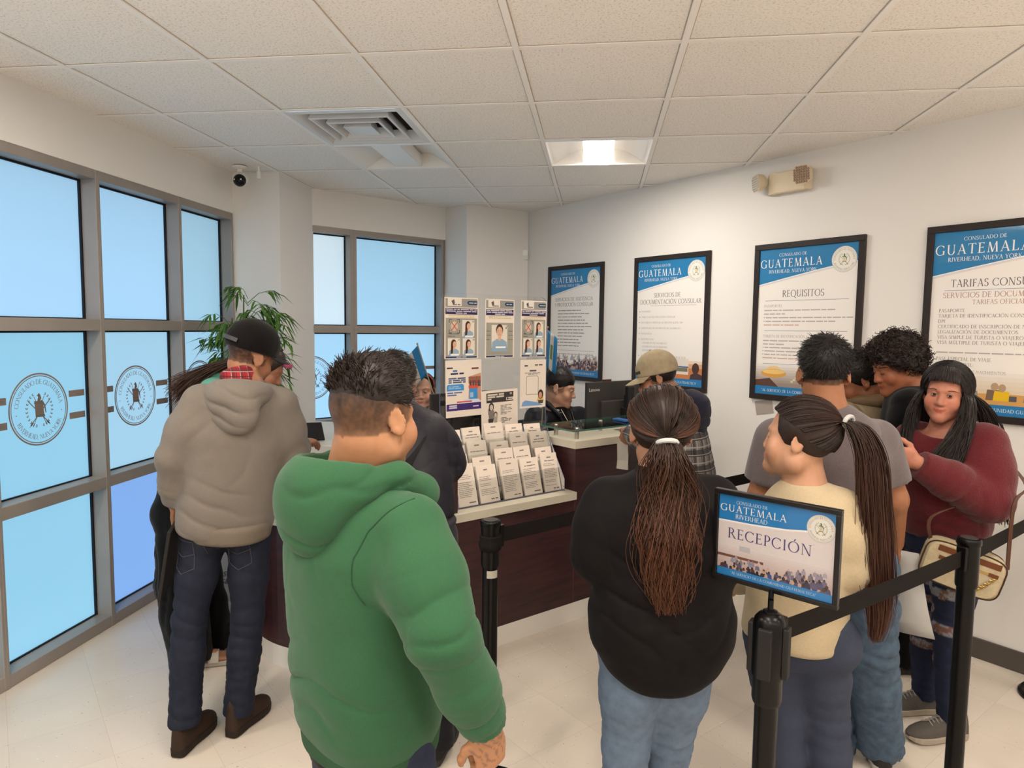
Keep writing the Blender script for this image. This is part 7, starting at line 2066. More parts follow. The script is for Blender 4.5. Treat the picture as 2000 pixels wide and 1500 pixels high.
pulled(P, (-.10, -1, -.33), 1500, (58, 41, 34), (112, 68, 46), [tp - P.f * .03 - Z * .035, q - P.f * .115 - P.r * .004 - Z * .015, q - P.f * .150 - P.r * .012 - Z * .12, q - P.f * .155 - P.r * .012 - Z * .22, q - P.f * .150 - P.r * .004 - Z * .305], [.014, .032, .050, .055, .045, .022], (.55, 1.0), off=.017, wave=.012, hairline=hl_f, tail_n=2000, loose=60)

# ================= girl with the long ponytail =================
P = Person('girl', 'girl in a cream sweater with a long dark ponytail behind the reception sign', (228, 172, 138)); J = P.j
body(P, True, chub=.015, nose=.5, wid=.95, neck_r=.047, hl=(nrm(J['wrL'] - J['elL'] + v3(0, 0, -.02)), Z, -P.r, [35, 38, 40, 42]))
M_CR = fabric('cream_knit', (226, 206, 170), .9, .05, 200, .45, 350, .08)
top(P, 'sweater', M_CR, [(-.07, .142, .136, 0, -.006), (.05, .144, .134, 0, -.004), (.4, .137, .114, 0, 0), (.75, .13, .1, 0, 0), (.93, .10, .078, 0, 0), (1.03, .055, .056, 0, 0)], (.056, .054, .042), base=.003, k=.045, zones=[(J['pel'] + Z * .1, .15, Z, .06, .005)])
M_NL = mat('slate_blue_jersey', rgb(66, 74, 96), .85, noise=.08, nscale=200, bump=.25, bscale=600)
legwear(P, 'leggings', M_NL, .084, .066, .052, hipw=.126, hipd=.108, waist=.04, base=.0015, bum=.02)
for s in 'LR': shoe(P, s, P.f, .23, 'sneaker', rgb(226, 220, 212), rgb(232, 228, 222))
def hl_g(u):
    a = u * 1.8; return v3(math.sin(a) * .95, math.cos(a) * .9 + .02, .66 * math.cos(a * .75) - .12)
tp = P.H(.0, -.10, .055); q = J['neck']; bk = v3(heading(118))
pulled(P, (.02, -.93, .36), 1300, (58, 42, 36), (92, 56, 42), [tp + bk * .05 + Z * .005, tp + bk * .085 - Z * .07, tp + bk * .10 - Z * .20, tp + bk * .115 - Z * .34, tp + bk * .13 - Z * .50, tp + bk * .125 - Z * .60], [.013, .030, .040, .044, .040, .018], (.7, 1.0), off=.012, wave=.004, hairline=hl_g, tail_n=1900, loose=40)

# ================= man in the grey T-shirt =================
P = Person('tshirt', 'man in a dark grey T-shirt and faded blue jeans, seen from behind', (190, 130, 94)); J = P.j
def nape2(P, V, N, L, C):
    C = nape(P, V, N, L, C)
    jaw = (np.abs(L[:, 0]) > .035) & (L[:, 1] > .0) & (L[:, 1] < .06) & (L[:, 2] < -.035) & (L[:, 2] > -.10) & (np.linalg.norm(L, axis=1) < .14)
    C[jaw] = C[jaw] * .35 + v3(rgb(44, 34, 32)) * .65
    return C
dr_ = nrm(J['wrR'] - J['elR'])
body(P, wid=1.1, neck_r=.056, arm_r=(.053, .043, .029), hr=(nrm(dr_ - Z * .3), -P.r, P.f, [50, 52, 55, 58]), col=nape2)
M_GT = mat('grey_heather_jersey', rgb(120, 108, 110), .88, noise=.13, nscale=260, bump=.25, bscale=500, bdist=.0012, sheen=.2)
top(P, 'tee_shirt', M_GT, [(-.03, .158, .118, 0, 0), (.15, .162, .122, 0, 0), (.4, .160, .118, 0, -.004), (.68, .172, .118, 0, -.012), (.88, .150, .098, 0, -.010), (.98, .095, .078, 0, -.002), (1.03, .064, .066, 0, 0)], (.074, .072, .07), base=.003, bf=6., k=.055, short=.74,
    zones=[(J['shL'] - Z * .12, .1, P.r + Z * .5, .06, .008), (J['shR'] - Z * .12, .1, P.r - Z * .5, .06, .008), (J['pel'] + Z * .12 - P.f * .1, .17, Z + P.r * .3, .07, .008), (J['neck'] - Z * .15 + P.r * .12 - P.f * .1, .14, P.r - Z * .5, .09, .006)])
M_FJ = mat('faded_denim', rgb(98, 122, 148), .8, noise=.22, nscale=38, bump=.4, bscale=700, bdist=.0012)
jn = legwear(P, 'jeans', M_FJ, .094, .082, .078, hipw=.155, hipd=.12, waist=.07, end=.045, base=.005, zones=[(J['kn' + s], .16, Z + P.r * .3, .06, .009) for s in 'LR'] + [(J['an' + s] + Z * .07, .13, Z + P.r * .2, .05, .011) for s in 'LR'] + [(J['hip' + s] - Z * .08, .12, Z + P.r * .5, .06, .008) for s in 'LR'])
pockets(P, jn, mat('dark_thread', rgb(62, 78, 104), .8), .06, .12, .02, .03)
for s in 'LR': shoe(P, s, v3(heading(14)), .27, 'sneaker', rgb(58, 54, 54), rgb(226, 222, 214))
short_hair(P, .0085, [((0, .085, .04), (0, 1, -.3)), ((0, 0, -.040), (0, .75, -1))], (27, 24, 24), 2600, .030, .30, tip=(50, 46, 44), lift=.35)
w = J['wrR'] + nrm(dr_ - Z * .3) * .07
b = MB(); d = nrm(-Z + v3(RGT) * .15); a = nrm(v3(RGT) * .75 - v3(FWD) * .65); n = 6; Pp = []
for i in range(n + 1):
    for k in range(3): t = i / n; Pp.append(tuple(d * (.30 * t - .03) + a * (.085 * (k - 1) * (.75 + .35 * t) + .012) + np.cross(a, d) * .018 * math.sin(t * 4 + k)))
b.add(Pp, [(i * 3 + k, i * 3 + k + 1, i * 3 + k + 4, i * 3 + k + 3) for i in range(n) for k in range(2)]); o = b.build('document', mat('white_sheet', rgb(232, 230, 226), .6), smooth=True); o.location = tuple(w)
so = o.modifiers.new('thick', 'SOLIDIFY'); so.thickness = .001
tag(o, 'white papers hanging from the right hand of the man in the grey T-shirt', 'paper')

# ================= boy in the tan jacket =================
P = Person('boy', 'boy with black hair in a tan corduroy jacket, half hidden between two others', (182, 116, 82)); J = P.j
body(P, wid=.95)
M_TN = mat('tan_corduroy', rgb(186, 166, 134), .9, noise=.08, nscale=60, bump=.5, bscale=180, bdist=.002, stretch=(1, 1, .15))
jk = top(P, 'jacket', M_TN, [(-.12, .15, .13, 0, 0), (.3, .155, .13, 0, 0), (.7, .165, .125, 0, 0), (.92, .13, .1, 0, 0), (1.03, .075, .075, 0, 0)], (.066, .058, .045), base=.004, k=.05)
S = Sdf(); nb = J['neck']; R = np.stack([P.r, P.f, Z], 1); S.ell(nb + Z * .01 - P.f * .01, (.105, .105, .045), R, .02); S.ell(nb + Z * .06 + P.f * .01, (.07, .075, .07), R, .01, True); P.sdf('collar', S, mat('brown_corduroy', rgb(146, 120, 90), .9, bump=.5, bscale=180, bdist=.002), .007, parent=jk)
legwear(P, 'trousers', fabric('black_twill', (18, 17, 20)), .088, .07, .062, hipw=.135, hipd=.11, waist=.05)
for s in 'LR': shoe(P, s, v3(heading(285)), .26, 'clog', rgb(44, 38, 34), rgb(52, 46, 40), .03, 'clog')
short_hair(P, .014, [((0, .062, .04), (0, 1, -.3)), ((0, .02, -.012), (0, 1.2, -1)), ((0, 0, -.055), (0, .2, -1))], (20, 16, 16), 1400, .034, .30, lift=.35)

# ================= curly haired young man =================
P = Person('curly', 'young man with dark curly hair in a black hoodie, looking down', (190, 120, 86)); J = P.j
body(P, wid=1.0, col=fade2, neck_r=.054); eyes(P, shut=True)
hood = top(P, 'hoodie', fabric('black_fleece', (22, 21, 25), .9), [(-.12, .155, .13, 0, 0), (.3, .16, .13, 0, 0), (.7, .17, .125, 0, 0), (.92, .14, .105, 0, 0), (1.04, .08, .08, 0, 0)], (.068, .06, .045), base=.004, k=.05, zones=[(J['shL'] - Z * .08, .12, Z + P.f * .4, .05, .006)])
S = Sdf(); nb = J['neck'] - Z * .02; R = np.stack([P.r, P.f, Z], 1); S.ell(nb - P.f * .04, (.12, .105, .05), R, .02); S.ell(nb - P.f * .1 - Z * .05, (.1, .05, .07), R, .04); S.ell(nb + Z * .05 + P.f * .02, (.08, .088, .065), R, .02, True); P.sdf('hood', S, MATS['black_fleece'], .008, parent=hood)
legwear(P, 'trousers', MATS['black_twill'], .09, .072, .064, hipw=.14, hipd=.112, waist=.05)
for s in 'LR': shoe(P, s, v3(heading(270)), .27, 'clog', rgb(48, 42, 38), rgb(56, 50, 44), .03, 'clog')
V, F, C = haircap(P, .034, [((0, .088, .045), (0, 1, -.25)), ((0, .05, .028), (0, .75, -1)), ((0, -.05, -.035), (0, .5, -1))], (34, 24, 20), .016, 28.)
polys = []; cols = []; L = P.loc(V); N = vnormals(V, F)
for i in RH.choice(np.where(((L - v3(HEAD_C)) ** 2).sum(1) > .085 ** 2)[0], 1100):
    n = nrm(N[i]); a = nrm(np.cross(n, RH.randn(3))); c = np.cross(n, a); t = np.linspace(0, 1, 15); rr = RH.uniform(.005, .010); ln = RH.uniform(.012, .034); tw = RH.uniform(7, 13)
    ax = nrm(n + RH.randn(3) * .6); q = V[i] - n * .006 + np.outer(t * ln, ax) + np.outer(rr * np.sin(tw * t), a) + np.outer(rr * (1 - np.cos(tw * t)), c); polys.append(q); cols.append((hcol((30, 21, 18)), hcol((66, 42, 32))))
V, F, C = joinm((V, F, C), strands(polys, .0021, .0010, cols)); P.obj('hair', V, F, M_HAIR, C)

# ================= woman in the maroon sweater =================
P = Person('maroon', 'smiling woman with long black hair in a maroon sweater and ripped jeans', (222, 150, 124)); J = P.j
dl = nrm(J['wrL'] - J['elL'])
body(P, True, chub=.004, wid=1.1, smile=.004, hl=(nrm(dl + P.f * .3), Z * .3 - P.f * .2 + P.r, P.f + Z, [30, 34, 36, 38]), hh=.0036); eyes(P, (-.18, 1, .02), .42)
M_MR = mat('maroon_knit', rgb(112, 32, 40), .92, noise=.12, nscale=160, bump=.7, bscale=170, bdist=.003, sheen=.15)
sw = top(P, 'sweater', M_MR, [(-.02, .138, .125, 0, 0), (.08, .150, .135, 0, 0), (.3, .150, .14, 0, .01), (.62, .165, .145, 0, .02), (.85, .165, .11, 0, .0), (.97, .12, .085, 0, 0), (1.0, .10, .08, 0, 0)], (.078, .074, .050), base=.004, k=.05, bf=7.,
    neck=[(J['neck'] + P.f * .03 + Z * .005, (.095, .085, .05), np.stack([P.r, P.f, Z], 1), .01, True)], zones=[(J['elL'], .11, nrm(J['wrL'] - J['shL']), .05, .009), (J['shL'] - Z * .1, .12, P.r + Z * .3, .05, .006), (J['pel'] + Z * .06, .16, Z, .06, .007), ((J['elL'] + J['wrL']) / 2, .1, dl, .045, .006)])
def rips(V, N):
    C = np.tile(v3(rgb(40, 50, 82)), (len(V), 1)) * (1 + .5 * gnoise(V * 30)[:, None]); 
    fr = N @ P.f
    for s, t, w in (('R', .35, .03), ('R', .62, .022), ('R', .95, .035), ('R', 1.25, .03), ('L', .55, .03), ('L', 1.0, .035)):
        a, k, n = J['hip' + s], J['kn' + s], J['an' + s]; c = a + (k - a) * t if t <= 1 else k + (n - k) * (t - 1); q = V - c
        m = (np.abs(q[:, 2] + .02 * gnoise(V * 20)) < w * .6) & (np.linalg.norm(q[:, :2], axis=1) < .16) & (fr > .35); st = np.sin(V[:, 2] * 900 + 4 * gnoise(V * 40)) > -.2
        C[m & st] = v3(rgb(176, 178, 186)); C[m & ~st] = v3(rgb(150, 110, 96))
    return C
M_RJ = mat('ripped_denim', (1, 1, 1), .8, attr=True, noise=.15, nscale=60, bump=.4, bscale=700, bdist=.0012)
legwear(P, 'jeans', M_RJ, .090, .062, .046, hipw=.142, hipd=.125, waist=.08, col=rips, h=.007, zones=[(J['kn' + s], .12, Z, .045, .005) for s in 'LR'])
for s, a in (('L', 262), ('R', 268)): 
    shoe(P, s, v3(heading(a)), .25, 'sneaker', rgb(104, 98, 92), rgb(206, 194, 176), .03)
    b = MB(); an = J['an' + s]; b.lathe([(.034, .0), (.036, .03), (.033, .045)], (an[0], an[1], .07), 16); P.mb('sock', b, MATS['black_cotton'], smooth=True)
V, F, C = haircap(P, .016, [((0, .072, .055), (0, 1, -.75)), ((0, .045, -.01), (0, 1, -.05))], (34, 28, 28), .002, 40.)
polys = []; cols = []
nb = J['neck']
for i in range(2600):
    sd = -1 if RH.rand() < .58 else 1
    if i < 420:      # fringe over the forehead
        x = RH.uniform(-.62, .62); st = nrm(v3(x * .35 + RH.uniform(-.05, .05), RH.uniform(.1, .5), .85)); e = nrm(v3(x * 1.02, 1.0, .30 - .10 * abs(x) + RH.uniform(-.05, .10))); q = ellp(P, slerp(st, e, np.linspace(0, 1, 10)), .021 + .005 * RH.rand()); polys.append(q); cols.append((hcol((30, 24, 24)), hcol((50, 36, 34)))); continue
    st = nrm(v3(RH.uniform(-.10, .10), RH.uniform(-.75, .62), .85)); yy = RH.uniform(-.95, .58 if sd > 0 else .80); e = nrm(v3(sd * .95, yy, -.30)); q = ellp(P, slerp(st, e, np.linspace(0, 1, 10)), .016 + RH.uniform(-.001, .012) * (1 - max(yy, 0))); s0 = q[-1]
    side = P.r * sd; wv = (.012 if sd > 0 else .035)
    if yy > -.25: way = nb + side * RH.uniform(.085, .115 + wv) + P.f * RH.uniform(.03, .11) + Z * RH.uniform(.0, .05); end = nb + side * RH.uniform(.0 if sd < 0 else .04, .11) + P.f * RH.uniform(.135, .175) - Z * RH.uniform(.10, .19)
    else: way = nb + side * RH.uniform(.09, .14 + wv) - P.f * RH.uniform(.05, .11) + Z * RH.uniform(.0, .05); end = nb + side * RH.uniform(.06, .17) - P.f * RH.uniform(.12, .16) - Z * RH.uniform(.15, .36)
    t = np.linspace(0, 1, 13)[1:, None]; q2 = (1 - t) ** 2 * s0 + 2 * t * (1 - t) * (way + Z * .03) + t * t * end; q2 = q2 + np.outer(np.sin(t[:, 0] * 6 + i) * .003, P.r); polys.append(np.concatenate([q, q2])); cols.append((hcol((28, 23, 23)), hcol((54, 42, 38))))
V, F, C = joinm((V, F, C), strands(polys, .0021, .0009, cols)); P.obj('hair', V, F, M_HAIR, C)
MAROON = P
# ------------------------------------------------------------------ queue barrier
M_POST = mat('satin_black_post', rgb(10, 9, 10), .30, spec=.22); M_BELT = mat('black_belt_webbing', rgb(36, 32, 30), .8, bump=.3, bscale=300, spec=.1)
def stanchion(x, y, label, style=0, arms=(), base_r=.145):
    root = empty('stanchion', (x, y, 0), label, 'barrier post', 'black belt barrier posts')
    b = MB(); b.lathe([(base_r, 0), (base_r, .010), (base_r * .93, .022), (base_r * .45, .034), (.034, .042), (.030, .06)], n=40); b.build('base', M_POST, root, smooth=True)
    b = MB(); b.lathe([(.0255, .04), (.0255, .86)], n=28); b.build('pole', M_POST, root, smooth=True)
    if style == 0:
        b = MB(); b.lathe([(.029, .80), (.031, .81), (.031, .93), (.034, .935), (.034, .948), (.031, .952), (.012, .953)], n=32); hd = b.build('belt_head', M_POST, root, smooth=True)
        b = MB(); b.lathe([(.024, .953), (.024, .9545), (.0, .9546)], n=24); b.build('cap_disc', mat('cap_grey', rgb(92, 92, 94), .3, .4), hd)
    else:
        b = MB(); b.lathe([(.030, .74), (.033, .75), (.033, .80), (.036, .81), (.036, .92), (.033, .935), (.024, .946), (.012, .95)], n=32); hd = b.build('belt_head', M_POST, root, smooth=True)
    for a in [0, 90, 180, 270] if style else []:
        d = Vector(heading(a + 35)); b = MB(); b.box((d.x * .037, d.y * .037, .865), (.030, .014, .115), math.atan2(d.y, d.x) + math.pi / 2); b.build('slot', mat('matte_black', rgb(30, 29, 30), .6), hd, bevel=.003)
    for d in arms:
        d = Vector((d[0], d[1], 0)).normalized(); b = MB(); b.box((d.x * .038, d.y * .038, .895), (.022, .028, .075), math.atan2(d.y, d.x)); b.build('belt_clip', M_POST, hd, bevel=.003)
    return root
PS = [(-.334, 2.135), (.396, 1.527), (1.141, 2.184), (.225, 2.752), (.95, 3.46), (2.01, 3.075)]
def vec(a, b): return (PS[b][0] - PS[a][0], PS[b][1] - PS[a][1])
r0 = stanchion(*PS[0], 'black barrier post beside the green hoodie, with a white sticker', 0, [vec(0, 3)])
stanchion(*PS[1], 'dome-topped black barrier post carrying the reception sign', 1, [vec(1, 2)])
stanchion(*PS[2], 'black barrier post with chipped paint in front of the woman in maroon', 0, [vec(2, 1), vec(2, 5)])
stanchion(*PS[3], 'black barrier post hidden behind the woman in the black shirt', 0, [vec(3, 0), vec(3, 4)])
stanchion(*PS[4], 'black barrier post hidden behind the man in the grey T-shirt', 0, [vec(4, 3)])
stanchion(*PS[5], 'black barrier post by the right wall, only its round base in view', 0, [vec(5, 2)])
d = Vector(FWD) * -1
b = MB()
for k in range(7):
    a = -.75 + 1.5 * k / 6; 
rg = [[tuple(Vector((.0262 * math.cos(t + a0), .0262 * math.sin(t + a0), z))) for z in (.765, .790)] for a0 in (math.atan2(d.y, d.x),) for t in [-.4 + 1.5 * k / 8 for k in range(9)]]
b.loft(rg, False, 0, False); b.build('sticker', mat('sticker_white', rgb(226, 218, 206), .6), r0, smooth=True)
# black cloth scrap of belt bunched on the first head
b = MB(); b.lathe([(.030, .85), (.037, .86), (.039, .875), (.035, .885), (.037, .90), (.031, .905)], n=20); b.build('belt_wrap', M_BELT, r0, smooth=True)
def belt(a, c, label, za=.895, zc=.895, sag=.004, w=.05):
    A = Vector((*PS[a], 0)); B = Vector((*PS[c], 0)); d = (B - A).normalized(); n = Vector((-d.y, d.x, 0)); A = A + d * .046; B = B - d * .046
    O = A.copy(); b = MB(); rg = []
    for i in range(13):
        t = i / 12; q = A.lerp(B, t) - O; z = za + (zc - za) * t - sag * 4 * t * (1 - t)
        rg.append([tuple(q + n * s + Vector((0, 0, z + k))) for s, k in ((-.0009, -w / 2), (.0009, -w / 2), (.0009, w / 2), (-.0009, w / 2))])
    b.loft(rg); o = b.build('barrier_belt', M_BELT); o.location = O
    return tag(o, label, 'barrier belt', 'belts between the barrier posts')
belt(0, 3, 'black barrier belt in front of the mahogany desk')
belt(1, 2, 'black barrier belt running from the sign post in front of the faded jeans')
belt(2, 5, 'black barrier belt running from the chipped post towards the right wall')
belt(3, 4, 'black barrier belt in front of the wall, left of the man in the grey T-shirt')
# reception sign on the second post
TLs, TRs, BRs, BLs = Vector((.290, 1.649, 1.2)), Vector((.523, 1.477, 1.2)), Vector((.521, 1.477, .983)), Vector((.289, 1.649, .983))
sc_ = (TLs + TRs + BRs + BLs) / 4
U = (TRs - TLs).normalized(); V = Vector((0, 0, 1)); N = Vector((U.y, -U.x, 0)); SW, SH = .288, .218
px, py = PS[1]
sg = empty('sign', (px, py, .95), 'RECEPCIÓN sign in a black frame on a barrier post', 'sign')
O = Vector((px, py, 0)) + Vector((0, 0, sc_.z)) + ((sc_ - Vector((px, py, sc_.z))).dot(U)) * U - Vector((px, py, .95)) - U * SW / 2 - V * SH / 2 + N * .0
off = N * ((sc_ - Vector((px, py, sc_.z))).dot(N)); O += off
b = MB()
def bar(x0, y0, x1, y1, d0, d1):
    P_ = [O + U * x + V * y + N * o for o in (d0, d1) for x, y in ((x0, y0), (x1, y0), (x1, y1), (x0, y1))]
    b.add(P_, [(3, 2, 1, 0), (4, 5, 6, 7), (0, 1, 5, 4), (1, 2, 6, 5), (2, 3, 7, 6), (3, 0, 4, 7)])
fb = .011
bar(0, 0, SW, fb, -.008, .008); bar(0, SH - fb, SW, SH, -.008, .008); bar(0, fb, fb, SH - fb, -.008, .008); bar(SW - fb, fb, SW, SH - fb, -.008, .008); bar(fb, fb, SW - fb, SH - fb, -.006, .0005)
b.build('frame', mat('sign_black', rgb(24, 22, 24), .3), sg, bevel=.0015)
b = MB(); b.tube([(0, 0, -.002), (0, 0, .028)], .0065, 12); b.tube([(0, 0, .026), tuple(O + U * SW * .5 + V * .004)], .0062, 12); b.lathe([(.016, -.002), (.016, .003), (.008, .006)], n=20); b.build('stem', M_POST, sg, smooth=True)
pr = Print(O + U * fb + V * fb + N * .001, U, V, N, .00012); w, h = SW - 2 * fb, SH - 2 * fb
pr.rect(0, 0, w, h, (222, 214, 216), 0)
low = [(0, h - .062), (w * .3, h - .060), (w * .6, h - .055), (w * .8, h - .047), (w, h - .030)]
pr.poly([(x, y - .004) for x, y in low] + [(x, y) for x, y in low][::-1], (244, 244, 246), 1); pr.poly(low + [(w, h), (0, h)], (38, 126, 196), 1)
text(pr, 'CONSULADO DE', w * .30, h - .0195, .0075, (226, 234, 240), 3, 'c'); text(pr, 'GUATEMALA', w * .012, h - .040, .0165, (242, 242, 240), 3, fit=w * .60, track=.12); text(pr, 'RIVERHEAD', w * .30, h - .0545, .0105, (236, 240, 242), 3, 'c', fit=w * .29)
seal_disc(pr, w - .031, h - .038, .0305, 3)
text(pr, 'RECEPCIÓN', w * .46, h - .1035, .0245, (82, 72, 128), 3, 'c', fit=w * .74, track=.12)
for k in range(8): pr.rect(0, .018, w, .018 + .06 - k * .006, tuple(int(a + (c - a) * k / 7) for a, c in zip((222, 214, 216), (198, 178, 176))), 1 + k * .1)
pr.rect(0, .046, w * .42, .052, (120, 78, 66), 2.2); pr.rect(w * .2, .066, w * .3, .078, (190, 190, 196), 2.2)
crowd(pr, 0, w, .018, .05, [(54, 52, 88), (70, 66, 110), (44, 40, 52), (196, 170, 160), (110, 70, 66), (50, 80, 150)], 70, .008, 3, (206, 194, 198))
crowd(pr, w * .55, w, .018, .062, [(84, 78, 116), (54, 50, 84), (96, 90, 120)], 30, .009, 5, (206, 198, 206))
pr.rect(0, 0, w, .018, (40, 130, 200), 7); text(pr, '"AL SERVICIO DE LA COMUNIDAD GUATEMALTECA"', w * .5, .0065, .0060, (206, 226, 240), 8, 'c', fit=w * .74)
pr.mb.build('print', mat('sign_print', (1, 1, 1), .35, attr=True, coat=.4), sg)

# ------------------------------------------------------------------ flags, plant, tote and small things
flag((-.905, 3.918, .985 + .02), (-1.057, 3.898, 1.478), (-.105, -.004, -.115), 'small blue and white flag on a stick tilted over the woman with the headband', .008, 3)
b = MB()
root = bpy.data.objects['desk_flag']; b.lathe([(.035, -.02), (.035, -.008), (.012, -.004), (.008, .02)], n=20); b.build('stand', M_BLACKPL, root, smooth=True)
fl2 = flag((-.318, 3.94, 1.0), (-.292, 3.944, 1.583), (.06, .012, -.055), 'small blue and white flag on an upright stick behind the acrylic screen', .014, 3)
b = MB(); b.lathe([(.035, -.015), (.035, -.005), (.012, -.002), (.008, .02)], n=20); b.build('stand', M_BLACKPL, fl2, smooth=True)

pl = empty('bamboo_plant', (-2.15, 3.93, 0), 'tall leafy bamboo plant in the corner by the pillar', 'plant')
b = MB(); b.lathe([(.11, 0), (.145, .26), (.155, .28), (.14, .285), (.12, .25)], n=28); b.build('pot', mat('pot_brown', rgb(72, 58, 50), .6), pl, smooth=True)
RP = random.Random(9); stems = []; leaves = MB(); M_LEAF = mat('bamboo_leaf', rgb(104, 156, 66), .5, noise=.35, nscale=14); 
GR = []
for k, (tx, ty, tz, bx) in enumerate(((.02, .0, 1.76, .3), (-.10, .03, 1.62, -.2), (.15, -.03, 1.66, .5), (-.04, -.08, 1.45, -.4), (.10, .08, 1.5, .4), (.05, -.10, 1.30, 0))):
    base = Vector((tx * .3, ty * .3, .25)); tip = Vector((tx, ty, tz)); b = MB()
    pts = [base.lerp(tip, t) + Vector((.02 * math.sin(t * 5 + k), .02 * math.cos(t * 4 + k), 0)) for t in [i / 10 for i in range(11)]]
    b.tube([tuple(p) for p in pts], [.009 - .005 * i / 10 for i in range(11)], 8); b.build('stem', mat('bamboo_cane', rgb(96, 120, 60), .5), pl, smooth=True)
    for q in range(34):
        t = RP.uniform(.50, 1.0); p = base.lerp(tip, t); a = RP.uniform(0, 6.28); rad = RP.uniform(.08, .20) * (1.2 - .4 * t) + (.05 if t > .8 else 0)
        e = p + Vector((math.cos(a) * rad, math.sin(a) * rad * .85, RP.uniform(-.04, .09)))
        tw = [p.lerp(e, s) + Vector((0, 0, .05 * math.sin(s * 3.1))) for s in (0, .33, .66, 1)]
        leaves.tube([tuple(x) for x in tw], [.0022, .002, .0016, .0012], 4)
        for m in range(9):
            s = RP.uniform(.35, 1.0); o = tw[0].lerp(tw[3], s) + Vector((0, 0, .05 * math.sin(s * 3.1))); aa = a + RP.uniform(-1.3, 1.3); dn = RP.uniform(-1.5, .05)
            d = Vector((math.cos(aa), math.sin(aa), dn)).normalized(); L = RP.uniform(.07, .125); wd = L * .075; sd = d.cross(Vector((0, 0, 1)))
            sd = sd.normalized() if sd.length > .01 else Vector((1, 0, 0)); up = sd.cross(d); dr = Vector((0, 0, -1)) * L * .25
            P_ = [o, o + d * L * .3 + sd * wd + up * .003, o + d * L * .3 - sd * wd + up * .003, o + d * L * .65 + sd * wd * .8 + dr * .45, o + d * L * .65 - sd * wd * .8 + dr * .45, o + d * L + dr, o + d * L * .3 - up * .002, o + d * L * .65 - up * .002 + dr * .45]
            leaves.add(P_, [(0, 6, 1), (0, 2, 6), (1, 6, 7, 3), (6, 2, 4, 7), (3, 7, 5), (7, 4, 5)])
fo = leaves.build('foliage', M_LEAF, pl); 
# mail tote
tt_ = empty('mail_tote', (-2.17, 3.60, 0), 'white plastic mail tote on the floor behind the desk', 'mail tote', rz=math.radians(35))
b = MB(); w0, d0, h0 = .20, .14, .30
b.loft([[(-w0 * .88, -d0 * .88, .0), (w0 * .88, -d0 * .88, .0), (w0 * .88, d0 * .88, .0), (-w0 * .88, d0 * .88, .0)], [(-w0, -d0, h0), (w0, -d0, h0), (w0, d0, h0), (-w0, d0, h0)], [(-w0 + .012, -d0 + .012, h0), (w0 - .012, -d0 + .012, h0), (w0 - .012, d0 - .012, h0), (-w0 + .012, d0 - .012, h0)], [(-w0 * .86, -d0 * .86, .012), (w0 * .86, -d0 * .86, .012), (w0 * .86, d0 * .86, .012), (-w0 * .86, d0 * .86, .012)]])
b.build('tote_body', mat('tote_plastic', rgb(214, 218, 222), .5), tt_, bevel=.004)
sl = math.atan2(d0 * .12, h0)
for s_, z_, sz in (('UNITED STATES', .155, .040), ('POTAL SERVICE' if False else 'POSTAL SERVICE', .110, .040)):
    font_mesh('lettering', s_, sz, Matrix.Rotation(math.radians(90) - 0.0 + sl * 0, 3, 'X') , Vector((0, -d0 * (.88 + .12 * (z_ + .012) / h0) - .0025, z_)), mat('mail_ink', rgb(60, 64, 76), .7), tt_, shear=.25)
# tablet and papers on the left counter
tb = empty('tablet', (-1.50, 3.30, .985), 'dark tablet on a slanted stand on the left counter', 'tablet', rz=math.radians(30))
b = MB(); b.box((0, 0, .045), (.20, .012, .15), M=Matrix.Rotation(math.radians(-62), 3, 'X')); b.build('tablet_body', M_BLACKPL, tb, bevel=.004)
b = MB(); b.box((0, .04, .03), (.06, .06, .06)); b.build('stand', MATS['grey_strap'], tb, bevel=.004)
for k, (x, y, rz, lb) in enumerate(((-1.53, 3.08, .4, 'white sheet of paper on the left counter, near the grey hoodie'), (-1.36, 3.02, -.3, 'white form on the counter beside the grey hoodie'))):
    b = MB(); b.box((0, 0, .0008), (.21, .28, .0014)); o = b.build('paper_sheet', mat('paper_white', rgb(232, 228, 220), .7)); o.location = (x, y, .985); o.rotation_euler = (0, 0, rz); tag(o, lb, 'paper')
q = dk(.16, -.0); 
b = MB(); b.box((0, 0, .006), (.05, .12, .010)); o = b.build('ink_pad', mat('blue_pad', rgb(70, 120, 200), .4), bevel=.003); o.location = (*dk(.62, .12), .985 + .0575 - .0005); o.rotation_euler = (0, 0, .7); tag(o, 'small blue pad lying on the glass shelf', 'pad')
# dark folder in the left hand of the man in the grey hoodie
J = {k: v3(v) for k, v in SK['grey']['j'].items()}
w = J['wrL'] + v3(0, 0, -.075)
b = MB(); 
for k in range(2): b.box((.0, .0, -.115 - k * 0.0), (.012 - k * .004, .20, .30), M=Matrix.Rotation(math.radians(12), 3, 'Y') @ Matrix.Rotation(math.radians(14), 3, 'X')) if k == 0 else None
o = b.build('folder', mat('brown_black_folder', rgb(46, 40, 38), .5), bevel=.003); o.location = tuple(w + v3(-.02, 0, 0)); o.rotation_euler = (0, 0, math.radians(20)); tag(o, 'dark folder held low by the man in the grey hoodie', 'folder')
# paper note on the wall
O = rwall(1.45, 1.055, .002); b = MB(); U = Vector((RW_T.x, RW_T.y, 0)); c_, s_ = math.cos(.2), math.sin(.2)
b.add([tuple(U * (x * c_ - y * s_) + Vector((0, 0, x * s_ + y * c_)) + Vector((-RW_N.x, -RW_N.y, 0)) * o_) for o_ in (0, .001) for x, y in ((0, 0), (.12, 0), (.12, .085), (0, .085))], [(3, 2, 1, 0), (4, 5, 6, 7), (0, 1, 5, 4), (1, 2, 6, 5), (2, 3, 7, 6), (3, 0, 4, 7)])
o = b.build('paper_note', mat('pale_note', rgb(224, 212, 202), .7)); o.location = tuple(O); tag(o, 'small white paper on the wall under the REQUISITOS poster', 'paper')

